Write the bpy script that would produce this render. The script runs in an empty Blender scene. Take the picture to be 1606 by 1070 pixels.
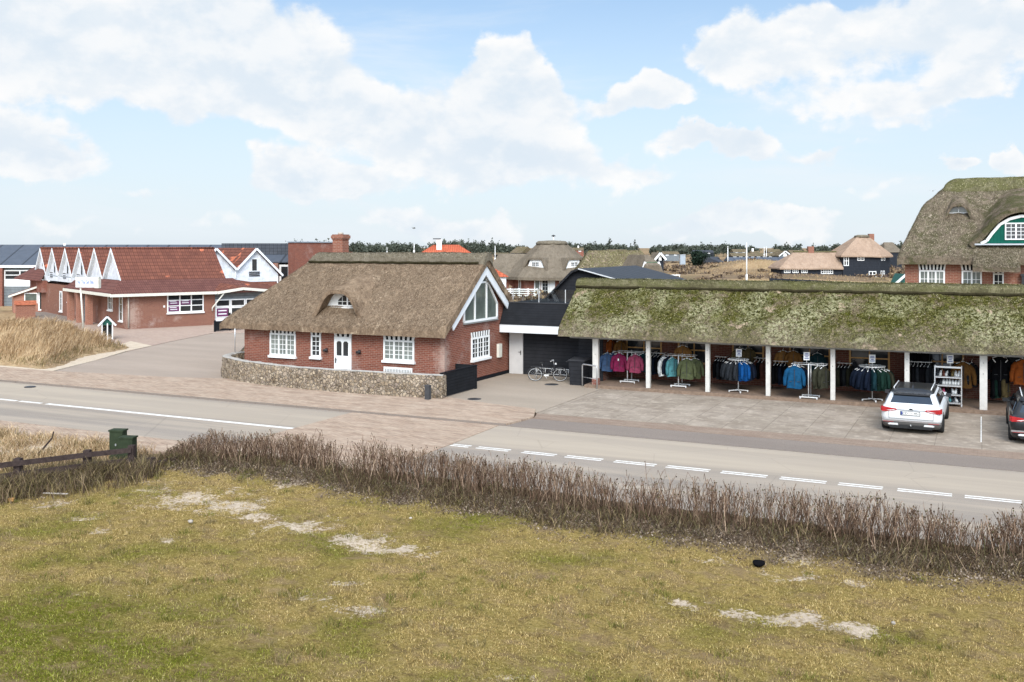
import bpy, math, random
import numpy as np
from mathutils import Vector, Matrix
RND = random.Random(11)
NP = np.random.default_rng(5)
S = bpy.context.scene
COL = S.collection
PI = math.pi
R = math.radians

# ------------------------------------------------------------------ camera geometry of the place
CAMH = 5.8
YAW = math.atan2(.434, .901)
FPX = 1530.
FX, FY = -math.sin(YAW), math.cos(YAW)
RX, RY = math.cos(YAW), math.sin(YAW)

def ray(px, py):
    u = (px - 803.) / FPX
    return (u * RX + FX, u * RY + FY, (388. - py) / FPX)

def gp(px, py, z=0.):
    d = ray(px, py)
    t = (z - CAMH) / d[2]
    return (d[0] * t, d[1] * t)

def far(px, py, dep):
    d = ray(px, py)
    return (d[0] * dep, d[1] * dep, CAMH + d[2] * dep)

# ------------------------------------------------------------------ numpy value noise
def _hash(ix, iy, seed):
    h = (ix.astype(np.int64) * 374761393 + iy.astype(np.int64) * 668265263 + seed * 1442695041) & 0xFFFFFFFF
    h = ((h ^ (h >> 13)) * 1274126177) & 0xFFFFFFFF
    h = h ^ (h >> 16)
    return (h & 0xFFFF) / 65535.

def vnoise(x, y, seed=0):
    x = np.asarray(x, float); y = np.asarray(y, float)
    ix = np.floor(x); iy = np.floor(y)
    fx = x - ix; fy = y - iy
    fx = fx * fx * (3 - 2 * fx); fy = fy * fy * (3 - 2 * fy)
    a = _hash(ix, iy, seed); b = _hash(ix + 1, iy, seed)
    c = _hash(ix, iy + 1, seed); d = _hash(ix + 1, iy + 1, seed)
    return (a + (b - a) * fx) * (1 - fy) + (c + (d - c) * fx) * fy

def fbm(x, y, octv=4, seed=0):
    s = 0.; a = .5; f = 1.; tot = 0.
    for k in range(octv):
        s = s + a * vnoise(np.asarray(x) * f + 17.3 * k, np.asarray(y) * f - 9.1 * k, seed + k)
        tot += a; a *= .5; f *= 2.03
    return s / tot

def sstep(a, b, x):
    t = np.clip((x - a) / (b - a), 0, 1)
    return t * t * (3 - 2 * t)

# ------------------------------------------------------------------ materials
class Mat:
    def __init__(s, name):
        s.m = bpy.data.materials.new(name); s.m.use_nodes = True
        s.t = s.m.node_tree; s.t.nodes.clear()
        s.out = s.t.nodes.new('ShaderNodeOutputMaterial')
        s.p = s.n('ShaderNodeBsdfPrincipled')
        s.t.links.new(s.p.outputs[0], s.out.inputs[0])
        s._tc = None
    def n(s, typ, ins=None, **props):
        nd = s.t.nodes.new(typ)
        for k, v in props.items(): setattr(nd, k, v)
        for k, v in (ins or {}).items(): s.set(nd, k, v)
        return nd
    def set(s, nd, k, v):
        sock = nd.inputs[k]
        if isinstance(v, bpy.types.NodeSocket): s.t.links.new(v, sock)
        elif isinstance(v, bpy.types.Node): s.t.links.new(v.outputs[0], sock)
        else:
            if isinstance(v, (tuple, list)) and len(v) == 3 and sock.type == 'RGBA': v = (*v, 1)
            sock.default_value = v
    def tc(s, what='Object'):
        if s._tc is None: s._tc = s.n('ShaderNodeTexCoord')
        return s._tc.outputs[what]
    def mapv(s, vec, scale=(1, 1, 1), loc=(0, 0, 0), rot=(0, 0, 0)):
        return s.n('ShaderNodeMapping', {'Vector': vec, 'Scale': scale, 'Location': loc, 'Rotation': rot}).outputs[0]
    def noise(s, scale, detail=4, rough=.6, vec=None, dist=0.):
        return s.n('ShaderNodeTexNoise', {'Vector': vec if vec is not None else s.tc(), 'Scale': scale, 'Detail': detail, 'Roughness': rough, 'Distortion': dist}).outputs[0]
    def ramp(s, fac, stops):
        nd = s.n('ShaderNodeValToRGB', {'Fac': fac})
        e = nd.color_ramp.elements
        while len(e) < len(stops): e.new(.5)
        for el, (pos, c) in zip(e, stops):
            el.position = pos
            el.color = (*c, 1) if isinstance(c, (tuple, list)) else (c, c, c, 1)
        return nd.outputs[0]
    def mix(s, fac, a, b, mode='MIX'):
        nd = s.n('ShaderNodeMix', data_type='RGBA', blend_type=mode)
        s.set(nd, 0, fac); s.set(nd, 6, a); s.set(nd, 7, b)
        return nd.outputs[2]
    def math(s, op, a, b=0., c=None):
        ins = {0: a, 1: b}
        nd = s.n('ShaderNodeMath', ins, operation=op)
        if c is not None: s.set(nd, 2, c)
        return nd.outputs[0]
    def bump(s, h, strength=.4, dist=.02):
        b = s.n('ShaderNodeBump', {'Height': h, 'Strength': strength, 'Distance': dist})
        s.t.links.new(b.outputs[0], s.p.inputs['Normal'])
    def fin(s, col=None, rough=.8, spec=.3, metal=0.):
        if col is not None: s.set(s.p, 'Base Color', col)
        s.set(s.p, 'Roughness', rough); s.set(s.p, 'Metallic', metal)
        s.p.inputs['Specular IOR Level'].default_value = spec
        return s.m

M = {}
def plain(name, col, rough=.7, var=.25, scale=6., spec=.3, metal=0., bump=0.):
    m = Mat(name)
    n = m.noise(scale, 5, .65)
    lo = tuple(c * (1 - var) for c in col); hi = tuple(min(1, c * (1 + var * .6)) for c in col)
    c = m.ramp(n, [(.3, lo), (.7, hi)])
    if bump: m.bump(m.noise(scale * 6, 3), bump)
    M[name] = m.fin(c, rough, spec, metal)
    return M[name]

def brickmat(name, c1, c2, mort, bw=.24, bh=.075, weather=(.55, .5, .45), wamt=.35, ms=.012, stain=None):
    m = Mat(name)
    b = m.n('ShaderNodeTexBrick', {'Vector': m.tc('UV'), 'Color1': c1, 'Color2': c2, 'Mortar': mort, 'Scale': 1., 'Mortar Size': ms, 'Mortar Smooth': .3, 'Bias': 0., 'Brick Width': bw, 'Row Height': bh})
    n1 = m.noise(.9, 5, .7)
    c = m.mix(m.ramp(n1, [(.55, 0), (.8, wamt)]), b.outputs[0], weather)
    n2 = m.noise(14., 3, .7)
    c = m.mix(m.ramp(n2, [(.35, .0), (.75, .55)]), c, tuple(x * .55 for x in c1))
    if stain:
        d = m.n('ShaderNodeVectorMath', {0: m.mapv(m.tc(), (1, 1, .55), (-stain[0], -stain[1], -stain[2] * .55))}, operation='LENGTH').outputs['Value']
        f = m.math('ADD', m.math('SUBTRACT', 1., m.math('DIVIDE', d, stain[3])), m.math('MULTIPLY', m.math('SUBTRACT', m.noise(5., 6, .75), .5), 1.6))
        c = m.mix(m.ramp(f, [(.4, 0), (.9, .5)]), c, (.46, .37, .31))
    m.bump(b.outputs[1], -.5, .01)
    M[name] = m.fin(c, .9, .04)
    return M[name]

brickmat('red_brick', (.25, .075, .048), (.17, .048, .034), (.27, .18, .14))
brickmat('orange_brick', (.27, .105, .068), (.2, .075, .052), (.3, .2, .15), wamt=.5)
brickmat('cottage_brick', (.235, .077, .05), (.145, .046, .032), (.26, .175, .135), stain=(5.2, -3.2, 1.2, .95))
brickmat('restaurant_brick', (.24, .098, .066), (.185, .072, .052), (.27, .185, .14), wamt=.5, stain=(.35, 0., 1., 1.3))
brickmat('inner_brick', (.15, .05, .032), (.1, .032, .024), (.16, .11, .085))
brickmat('pale_brick', (.36, .15, .1), (.29, .11, .075), (.36, .26, .2), wamt=.35)
plain('white_paint', (.74, .74, .72), .5, .06, 3)
plain('white_board', (.68, .7, .71), .55, .07, 2.)
plain('cream_paint', (.62, .6, .52), .6, .12, 4)
plain('grey_paint', (.2, .2, .19), .6, .1)
plain('beam_grey', (.3, .29, .27), .7, .2, 8)
plain('post_white', (.52, .5, .46), .6, .12, 5)
plain('black_wood', (.014, .015, .018), .85, .3, 9, .05, bump=.3)
plain('dark_metal', (.03, .03, .033), .45, .2)
plain('steel', (.52, .52, .52), .35, .12, 20, .5, .6)
plain('light_steel', (.62, .62, .61), .4, .1, 10, .5, .2)
plain('rubber', (.02, .02, .02), .9, .2)
plain('dark_wood', (.055, .04, .036), .9, .4, 12, .03, bump=.4)
plain('green_paint', (.03, .041, .022), .7, .3, 6, .1)
plain('bollard_grey', (.06, .06, .062), .7, .3, 6, .1)
plain('deep_green', (.008, .085, .06), .5, .15)
plain('moss_green_paint', (.05, .11, .06), .6, .2)
plain('lead', (.42, .44, .46), .5, .15)
plain('interior_dark', (.03, .026, .023), .9, .3, spec=.02)
plain('wood_frame', (.45, .25, .09), .6, .2)
plain('concrete', (.36, .33, .29), .9, .2, 5, bump=.2)
plain('curtain', (.55, .56, .5), .9, .2, 6)
plain('blue_ink', (.05, .13, .45), .6, .1)
plain('sign_blue', (.03, .06, .25), .5, .1)
plain('purple_banner', (.13, .035, .1), .6, .2)
plain('orange_tile_plain', (.34, .11, .06), .85, .4, 5, .05)
plain('stone_pale', (.42, .37, .31), .9, .35, 3, bump=.4)
plain('sheet_grey', (.3, .34, .38), .4, .15, 2)

def glassmat(name, col, rough=.06, spec=.6):
    m = Mat(name)
    n = m.noise(1.3, 2)
    c = m.ramp(n, [(.35, tuple(x * .6 for x in col)), (.65, col)])
    M[name] = m.fin(c, rough, spec)
glassmat('glass_dark', (.03, .033, .036))
glassmat('glass_green', (.12, .14, .12), .08)
glassmat('glass_pale', (.2, .22, .2), .12)
glassmat('glass_car', (.015, .018, .02), .03, .8)

def claymat(name, c1, c2, bw, bh, ms=.03, patch=None):
    """roof tiles: courses and columns"""
    m = Mat(name)
    uv = m.tc('UV')
    b = m.n('ShaderNodeTexBrick', {'Vector': uv, 'Color1': c1, 'Color2': c2, 'Mortar': tuple(x * .3 for x in c1), 'Scale': 1., 'Mortar Size': ms, 'Mortar Smooth': .6, 'Brick Width': bw, 'Row Height': bh}, offset=0.)
    n1 = m.noise(1.2, 5, .7)
    c = m.mix(m.ramp(n1, [(.4, .0), (.7, .6)]), b.outputs[0], tuple(x * .6 for x in c2))
    if patch:
        br = m.n('ShaderNodeTexBrick', {'Vector': uv, 'Color1': (0, 0, 0), 'Color2': (1, 1, 1), 'Mortar': (.0, .0, .0), 'Scale': 1., 'Mortar Size': 0., 'Brick Width': bw * 2, 'Row Height': bh * 1.}, offset=0.)
        n2 = m.noise(.55, 2, .5)
        f = m.math('MULTIPLY', m.ramp(n2, [(.63, 0), (.66, 1)]), m.ramp(br.outputs[0], [(.45, 0), (.5, 1)]))
        c = m.mix(f, c, patch)
    sep = m.n('ShaderNodeSeparateXYZ', {'Vector': uv})
    w = m.math('SINE', m.math('MULTIPLY', sep.outputs[0], 2 * PI / bw))
    saw = m.math('FRACT', m.math('DIVIDE', sep.outputs[1], bh))
    m.bump(m.math('SUBTRACT', m.math('MULTIPLY', w, .5), saw), .7, .05)
    M[name] = m.fin(c, .85, .08)
claymat('red_tiles', (.21, .082, .055), (.155, .062, .045), .3, .36, .035, (.48, .15, .08))
claymat('orange_tiles', (.5, .13, .065), (.42, .1, .055), .35, .4)
claymat('lowpitch_tiles', (.17, .075, .06), (.14, .06, .05), .3, .34)
claymat('slate', (.075, .08, .09), (.06, .065, .075), .4, .3, .02)
claymat('black_shingle', (.028, .028, .031), (.018, .018, .02), .25, .13, .012)

def seam(name, col, step=.6):
    m = Mat(name)
    sep = m.n('ShaderNodeSeparateXYZ', {'Vector': m.tc('UV')})
    f = m.math('FRACT', m.math('DIVIDE', sep.outputs[0], step))
    ln = m.ramp(f, [(0, 0), (.9, 0), (.93, 1), (1, 1)])
    c = m.mix(ln, m.ramp(m.noise(1.5), [(.3, tuple(x * .8 for x in col)), (.7, col)]), tuple(x * .45 for x in col))
    m.bump(ln, .6, .03)
    M[name] = m.fin(c, .6, .2, .1)
seam('seam_metal', (.042, .046, .052), .9)
seam('seam_far', (.085, .098, .12), 2.2)

def plank(name, col, step=.14, vertical=False, dark=.35):
    m = Mat(name)
    sep = m.n('ShaderNodeSeparateXYZ', {'Vector': m.tc('UV')})
    f = m.math('FRACT', m.math('DIVIDE', sep.outputs[0 if vertical else 1], step))
    ln = m.ramp(f, [(0, 1), (.06, 1), (.12, 0), (1, 0)])
    c = m.mix(ln, m.ramp(m.noise(3, 5), [(.3, tuple(x * .7 for x in col)), (.7, col)]), tuple(x * dark for x in col))
    m.bump(f, .5, .02)
    M[name] = m.fin(c, .8, .06)
plank('black_plank', (.028, .029, .033), .16)
plank('black_fence', (.02, .021, .024), .12)
plank('white_plank', (.7, .72, .75), .18, True, .8)
plank('green_plank', (.01, .1, .07), .14, True, .6)
plank('far_black', (.03, .034, .042), .35)
plank('grey_plank', (.2, .22, .23), .3)

def thatchmat(name, tones, moss=None, mossamt=0., pale=None, scale=1., lichen=None, palethr=.6, mossthr=.5):
    m = Mat(name)
    o = m.tc()
    fine = m.noise(34 * scale, 3, .75, m.mapv(o, (1, .32, .32)))
    med = m.noise(5.5 * scale, 5, .7)
    big = m.noise(.55, 5, .6, dist=.4)
    c = m.ramp(fine, [(.22, tones[0]), (.5, tones[1]), (.78, tones[2])])
    c = m.mix(m.ramp(big, [(.35, .0), (.7, .6)]), c, m.ramp(fine, [(.2, tuple(x * .7 for x in tones[0])), (.8, tones[1])]))
    c = m.mix(m.ramp(med, [(.3, .75), (.52, 0)]), c, tones[0])
    md2 = m.noise(1.9 * scale, 6, .75, m.mapv(o, (1, .6, .6), (5, 5, 2)), .8)
    c = m.mix(m.ramp(md2, [(.5, 0), (.72, .6)]), c, tones[2])
    c = m.mix(m.ramp(md2, [(.3, .6), (.46, 0)]), c, tuple(x * .8 for x in tones[0]))
    if moss:
        mn = m.noise(2.1 * scale, 6, .72, dist=.6)
        mb = m.noise(.45, 3, .5, m.mapv(o, (1, 1, 1), (7, 3, 1)))
        f = m.math('ADD', mn, m.math('MULTIPLY', m.math('SUBTRACT', mb, .5), .7))
        mc = m.ramp(m.noise(17 * scale, 4, .75), [(.25, moss[0]), (.5, moss[1]), (.75, moss[2])])
        c = m.mix(m.math('MULTIPLY', m.ramp(f, [(mossthr - .08, 0), (mossthr + .08, 1)]), mossamt), c, mc)
    if lichen:
        ln = m.math('ADD', m.noise(.7, 3, .5, m.mapv(o, (1, 1, 1), (2, 9, 4))), m.math('MULTIPLY', m.math('SUBTRACT', m.noise(9, 4, .7), .5), .9))
        c = m.mix(m.ramp(ln, [(.56, 0), (.68, .85)]), c, lichen)
    if pale:
        pn = m.noise(1.15, 5, .62, m.mapv(o, (1, 1, 1), (4, 4, 8)), .5)
        c = m.mix(m.ramp(pn, [(palethr, 0), (palethr + .05, .9)]), c, m.ramp(fine, [(.2, tuple(x * .65 for x in pale)), (.7, pale)]))
    m.bump(m.math('ADD', m.math('MULTIPLY', fine, .6), med), .9, .05)
    M[name] = m.fin(c, 1., 0.)
thatchmat('thatch_tan', ((.085, .057, .038), (.205, .146, .098), (.37, .272, .18)), pale=(.42, .32, .22), palethr=.63)
thatchmat('thatch_ridge', ((.1, .083, .06), (.18, .155, .115), (.27, .235, .18)))
def mossmat():
    m = Mat('thatch_mossy'); o = m.tc()
    fine = m.noise(30, 4, .8); clump = m.noise(9.5, 5, .75, dist=.5); mid = m.noise(2.6, 6, .75, dist=.8); big = m.noise(.5, 4, .55, m.mapv(o, (1, 1, 1), (3, 3, 1)))
    straw_ = m.ramp(fine, [(.25, (.07, .05, .032)), (.5, (.2, .15, .1)), (.75, (.42, .335, .235))])
    moss = m.ramp(m.math('ADD', m.math('MULTIPLY', fine, .55), m.math('MULTIPLY', clump, .45)), [(.36, (.009, .009, .003)), (.48, (.05, .049, .012)), (.57, (.15, .14, .036)), (.67, (.38, .34, .14))])
    f = m.math('ADD', mid, m.math('MULTIPLY', m.math('SUBTRACT', big, .5), .5))
    c = m.mix(m.ramp(f, [(.34, 0), (.5, 1)]), straw_, moss)
    # fresh green cushions, pale lichen, bare straw
    c = m.mix(m.ramp(m.noise(1.3, 5, .65, m.mapv(o, (1, 1, 1), (8, 1, 5)), .6), [(.6, 0), (.68, .8)]), c, m.ramp(fine, [(.3, (.05, .06, .005)), (.7, (.2, .21, .03))]))
    c = m.mix(m.math('MULTIPLY', m.ramp(m.noise(.62, 3, .5, m.mapv(o, (1, 1, 1), (2, 9, 4))), [(.48, 0), (.62, 1)]), m.ramp(clump, [(.46, 0), (.56, .9)])), c, (.44, .42, .25))
    c = m.mix(m.ramp(m.noise(1.15, 5, .66, m.mapv(o, (1, 1, 1), (4, 4, 8)), .5), [(.635, 0), (.68, .95)]), c, m.ramp(fine, [(.2, (.36, .26, .18)), (.7, (.58, .43, .31))]))
    c = m.mix(m.ramp(clump, [(.34, .85), (.44, 0)]), c, (.02, .018, .008))
    z = m.math('ADD', m.n('ShaderNodeSeparateXYZ', {0: o}).outputs[2], m.math('MULTIPLY', m.math('SUBTRACT', mid, .5), 1.2))
    c = m.mix(m.ramp(m.n('ShaderNodeMapRange', {0: z, 1: 2.3, 2: 3.0}).outputs[0], [(0, .38), (.5, .2), (1, 0)]), c, m.ramp(fine, [(.25, (.1, .08, .055)), (.5, (.26, .215, .16)), (.75, (.46, .39, .3))]))
    m.bump(m.math('ADD', m.math('MULTIPLY', fine, .5), m.math('MULTIPLY', clump, 1.2)), 1., .09)
    M['thatch_mossy'] = m.fin(c, 1., 0.)
mossmat()
thatchmat('moss_ridge', ((.06, .052, .028), (.13, .118, .064), (.26, .235, .145)), ((.038, .038, .014), (.092, .09, .036), (.18, .168, .085)), .8)
thatchmat('thatch_grey', ((.06, .047, .034), (.155, .122, .088), (.31, .25, .18)), ((.022, .023, .01), (.066, .064, .03), (.14, .13, .07)), .95, (.42, .34, .26), 1., palethr=.66, mossthr=.5)
thatchmat('thatch_pavilion', ((.1, .082, .06), (.17, .14, .105), (.24, .2, .15)), scale=.6)
thatchmat('thatch_terracotta', ((.24, .165, .115), (.33, .235, .17), (.42, .31, .23)), scale=.4)
thatchmat('thatch_mossfar', ((.08, .06, .04), (.16, .125, .085), (.26, .21, .145)), ((.045, .042, .02), (.1, .088, .042), (.18, .15, .08)), .6, (.36, .27, .2), .6, palethr=.62)

def straw(name, stops, rough=.9):
    """loose blades and reeds: each blade its own shade"""
    m = Mat(name)
    g = m.n('ShaderNodeNewGeometry')
    c = m.ramp(g.outputs['Random Per Island'], stops)
    M[name] = m.fin(c, rough, .0)
    return M[name]
straw('reed_tan', [(0, (.065, .044, .03)), (.4, (.175, .125, .084)), (.8, (.29, .215, .145)), (1, (.42, .325, .22))])
straw('reed_moss', [(0, (.016, .018, .005)), (.35, (.065, .068, .016)), (.65, (.16, .155, .05)), (.85, (.34, .31, .15)), (1, (.52, .45, .3))])
straw('reed_grey', [(0, (.045, .036, .022)), (.4, (.12, .1, .062)), (.75, (.23, .195, .13)), (1, (.42, .35, .26))])
straw('twig', [(0, (.05, .03, .02)), (.5, (.14, .088, .06)), (.85, (.24, .163, .112)), (1, (.38, .275, .19))])
straw('twig_dark', [(0, (.035, .022, .014)), (.5, (.09, .06, .038)), (.78, (.085, .08, .035)), (1, (.24, .17, .11))])
straw('tuft_green', [(0, (.04, .045, .01)), (.5, (.12, .12, .025)), (1, (.26, .23, .07))])
straw('dune_straw', [(0, (.16, .1, .055)), (.4, (.3, .2, .105)), (.8, (.42, .3, .165)), (1, (.52, .4, .24))])
straw('marram', [(0, (.15, .09, .045)), (.3, (.34, .225, .12)), (.7, (.48, .34, .195)), (1, (.64, .48, .31))])
straw('marram_green', [(0, (.07, .055, .025)), (.4, (.17, .135, .06)), (.8, (.27, .21, .1)), (1, (.4, .3, .17))])
straw('heath', [(0, (.06, .045, .04)), (.4, (.13, .095, .07)), (.8, (.22, .16, .1)), (1, (.36, .26, .15))])
straw('litter', [(0, (.05, .035, .025)), (.5, (.13, .095, .065)), (.85, (.24, .18, .13)), (1, (.4, .33, .26))])
straw('conifer', [(0, (.03, .036, .027)), (.5, (.058, .067, .05)), (1, (.1, .11, .085))])
straw('evergreen', [(0, (.01, .018, .012)), (.6, (.02, .032, .022)), (1, (.035, .05, .035))])

# ------------------------------------------------------------------ mesh builder
class MB:
    def __init__(s):
        s.v = []; s.f = []; s.mi = []; s.sm = []; s.cur = 0; s.smooth = False
    def add(s, vs, fs, smooth=None):
        b = len(s.v)
        s.v.extend([tuple(p) for p in vs])
        for f in fs:
            s.f.append(tuple(i + b for i in f)); s.mi.append(s.cur); s.sm.append(s.smooth if smooth is None else smooth)
        return s
    def box(s, x0, x1, y0, y1, z0, z1):
        vs = [(x0, y0, z0), (x1, y0, z0), (x1, y1, z0), (x0, y1, z0), (x0, y0, z1), (x1, y0, z1), (x1, y1, z1), (x0, y1, z1)]
        return s.add(vs, [(0, 3, 2, 1), (4, 5, 6, 7), (0, 1, 5, 4), (1, 2, 6, 5), (2, 3, 7, 6), (3, 0, 4, 7)], False)
    def obox(s, c, size, rz=0., rx=0., ry=0.):
        m = Matrix.Translation(c) @ Matrix.Rotation(rz, 4, 'Z') @ Matrix.Rotation(ry, 4, 'Y') @ Matrix.Rotation(rx, 4, 'X')
        a, b, d = (q / 2 for q in size)
        vs = [m @ Vector(p) for p in [(-a, -b, -d), (a, -b, -d), (a, b, -d), (-a, b, -d), (-a, -b, d), (a, -b, d), (a, b, d), (-a, b, d)]]
        return s.add(vs, [(0, 3, 2, 1), (4, 5, 6, 7), (0, 1, 5, 4), (1, 2, 6, 5), (2, 3, 7, 6), (3, 0, 4, 7)], False)
    def prism(s, pts, ext):
        n = len(pts); e = Vector(ext)
        vs = [Vector(p) for p in pts] + [Vector(p) + e for p in pts]
        nn = Vector((0, 0, 0))
        for i in range(n): nn += vs[i].cross(vs[(i + 1) % n])
        fl = nn.dot(e) > 0
        A = tuple(range(n)); B = tuple(range(n, 2 * n))
        fs = [A[::-1] if fl else A, B if fl else B[::-1]]
        for i in range(n):
            j = (i + 1) % n
            q = (i, j, n + j, n + i)
            fs.append(q if fl else q[::-1])
        return s.add(vs, fs, False)
    def tube(s, pts, r, n=6, caps=True, smooth=True):
        pts = [Vector(p) for p in pts]; k = len(pts)
        rs = r if isinstance(r, (list, tuple)) else [r] * k
        vs = []; up = Vector((.13, .21, .97))
        for i, p in enumerate(pts):
            d = (pts[min(i + 1, k - 1)] - pts[max(i - 1, 0)])
            if d.length < 1e-9: d = Vector((0, 0, 1))
            d.normalize()
            a = d.cross(up)
            if a.length < .05: a = d.cross(Vector((1, 0, 0)))
            a.normalize(); b = d.cross(a)
            for j in range(n):
                t = 2 * PI * j / n
                vs.append(p + (a * math.cos(t) + b * math.sin(t)) * rs[i])
        fs = []
        for i in range(k - 1):
            for j in range(n):
                q = (i * n + j, i * n + (j + 1) % n, (i + 1) * n + (j + 1) % n, (i + 1) * n + j)
                fs.append(q[::-1])
        if caps:
            fs.append(tuple(range(n))); fs.append(tuple(reversed(range((k - 1) * n, k * n))))
        return s.add(vs, fs, smooth)
    def bar(s, p, q, w, h):
        p = Vector(p); q = Vector(q); d = q - p; L = d.length; d.normalize()
        sd = d.cross(Vector((0, 0, 1)))
        if sd.length < .01: sd = Vector((1, 0, 0))
        sd.normalize(); up = sd.cross(d)
        a = sd * w / 2; b = up * h / 2
        vs = [p - a - b, p + a - b, p + a + b, p - a + b, q - a - b, q + a - b, q + a + b, q - a + b]
        return s.add(vs, [(0, 1, 2, 3), (7, 6, 5, 4), (0, 4, 5, 1), (1, 5, 6, 2), (2, 6, 7, 3), (3, 7, 4, 0)], False)
    def quad(s, a, b, c, d): return s.add([a, b, c, d], [(0, 1, 2, 3)], False)
    def poly(s, pts): return s.add(pts, [tuple(range(len(pts)))], False)
    def lathe(s, c, prof, n=12, smooth=True):
        vs = []
        for r, z in prof:
            for j in range(n):
                t = 2 * PI * j / n
                vs.append((c[0] + r * math.cos(t), c[1] + r * math.sin(t), c[2] + z))
        k = len(prof)
        fs = [(i * n + j, i * n + (j + 1) % n, (i + 1) * n + (j + 1) % n, (i + 1) * n + j) for i in range(k - 1) for j in range(n)]
        fs.append(tuple(reversed(range(n)))); fs.append(tuple(range((k - 1) * n, k * n)))
        return s.add(vs, fs, smooth)
    def grid(s, P, smooth=True, flip=False):
        nu = len(P); nv = len(P[0])
        vs = [p for row in P for p in row]
        fs = []
        for i in range(nu - 1):
            for j in range(nv - 1):
                q = (i * nv + j, (i + 1) * nv + j, (i + 1) * nv + j + 1, i * nv + j + 1)
                fs.append(q[::-1] if flip else q)
        return s.add(vs, fs, smooth)
    def build(s, name, mats, parent=None, rel=True):
        me = bpy.data.meshes.new(name)
        off = OFF.get(parent.name, (0, 0, 0)) if (parent is not None and rel) else (0, 0, 0)
        vs = np.array(s.v, float).reshape(-1, 3) - np.array(off)
        me.from_pydata(vs.tolist(), [], s.f)
        if not isinstance(mats, (list, tuple)): mats = [mats]
        for m in mats: me.materials.append(M[m] if isinstance(m, str) else m)
        if len(mats) > 1: me.polygons.foreach_set('material_index', s.mi)
        me.polygons.foreach_set('use_smooth', s.sm)
        uvl = me.uv_layers.new(name='UVMap')
        uv = np.zeros((len(me.loops), 2))
        for p in me.polygons:
            n = p.normal
            if abs(n.z) > .985: t = (1., 0., 0.); b = (0., 1., 0.)
            else:
                h = math.hypot(n.x, n.y)
                t = (-n.y / h, n.x / h, 0.)
                b = (n.y * t[2] - n.z * t[1], n.z * t[0] - n.x * t[2], n.x * t[1] - n.y * t[0])
            for li in p.loop_indices:
                q = vs[me.loops[li].vertex_index]
                uv[li] = (q[0] * t[0] + q[1] * t[1], q[0] * b[0] + q[1] * b[1] + q[2] * b[2])
        uvl.data.foreach_set('uv', uv.ravel())
        me.update()
        return link(name, me, parent)

OFF = {}
def link(name, me, parent=None):
    o = bpy.data.objects.new(name, me)
    COL.objects.link(o)
    if parent is not None:
        o.parent = parent
        if parent.name in OFF: OFF[o.name] = OFF[parent.name]
    return o

def npmesh(name, V, F, mats, parent=None, mi=None, smooth=False, attrs=None):
    """V (n,3), F (m,k) arrays"""
    me = bpy.data.meshes.new(name)
    if parent is not None and parent.name in OFF: V = V - np.array(OFF[parent.name])
    k = F.shape[1]
    me.vertices.add(len(V)); me.vertices.foreach_set('co', np.ascontiguousarray(V, dtype=np.float32).ravel())
    me.loops.add(F.size); me.loops.foreach_set('vertex_index', np.ascontiguousarray(F, dtype=np.int32).ravel())
    me.polygons.add(len(F)); me.polygons.foreach_set('loop_start', np.arange(0, F.size, k, dtype=np.int32))
    if not isinstance(mats, (list, tuple)): mats = [mats]
    for m in mats: me.materials.append(M[m] if isinstance(m, str) else m)
    if mi is not None: me.polygons.foreach_set('material_index', np.asarray(mi, dtype=np.int32))
    me.polygons.foreach_set('use_smooth', np.full(len(F), smooth) if not hasattr(smooth, '__len__') else smooth)
    for an, av in (attrs or {}).items():
        a = me.attributes.new(an, 'FLOAT', 'POINT'); a.data.foreach_set('value', np.asarray(av, dtype=np.float32))
    me.update(calc_edges=True)
    return link(name, me, parent)

def tag(o, label=None, cat=None, group=None, kind=None):
    if label: o['label'] = label
    if cat: o['category'] = cat
    if group: o['group'] = group
    if kind: o['kind'] = kind
    return o

def thing(name, label, cat, loc=(0, 0, 0), rz=0., group=None, local=False):
    o = bpy.data.objects.new(name, None); COL.objects.link(o)
    o.empty_display_size = .3
    o.location = loc; o.rotation_euler = (0, 0, rz)
    if not local: OFF[o.name] = tuple(loc)
    return tag(o, label, cat, group)

def copytree(o, parent=None):
    c = o.copy(); COL.objects.link(c)
    if parent is not None: c.parent = parent
    for ch in list(o.children): copytree(ch, c)
    return c

def frame(o, ux, n):
    """point maker on a wall: o + ux*u + z*v + n*d"""
    o = Vector(o); ux = Vector(ux); n = Vector(n)
    return lambda u, v, d=0.: o + ux * u + Vector((0, 0, v)) + n * d

def wbox(mb, W, u0, u1, v0, v1, d0, d1):
    vs = [W(u0, v0, d0), W(u1, v0, d0), W(u1, v0, d1), W(u0, v0, d1), W(u0, v1, d0), W(u1, v1, d0), W(u1, v1, d1), W(u0, v1, d1)]
    fs = [(0, 3, 2, 1), (4, 5, 6, 7), (0, 1, 5, 4), (1, 2, 6, 5), (2, 3, 7, 6), (3, 0, 4, 7)]
    a = (vs[1] - vs[0]).cross(vs[3] - vs[0])
    if a.z < 0: fs = [f[::-1] for f in fs]
    mb.add(vs, fs, False)

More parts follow.
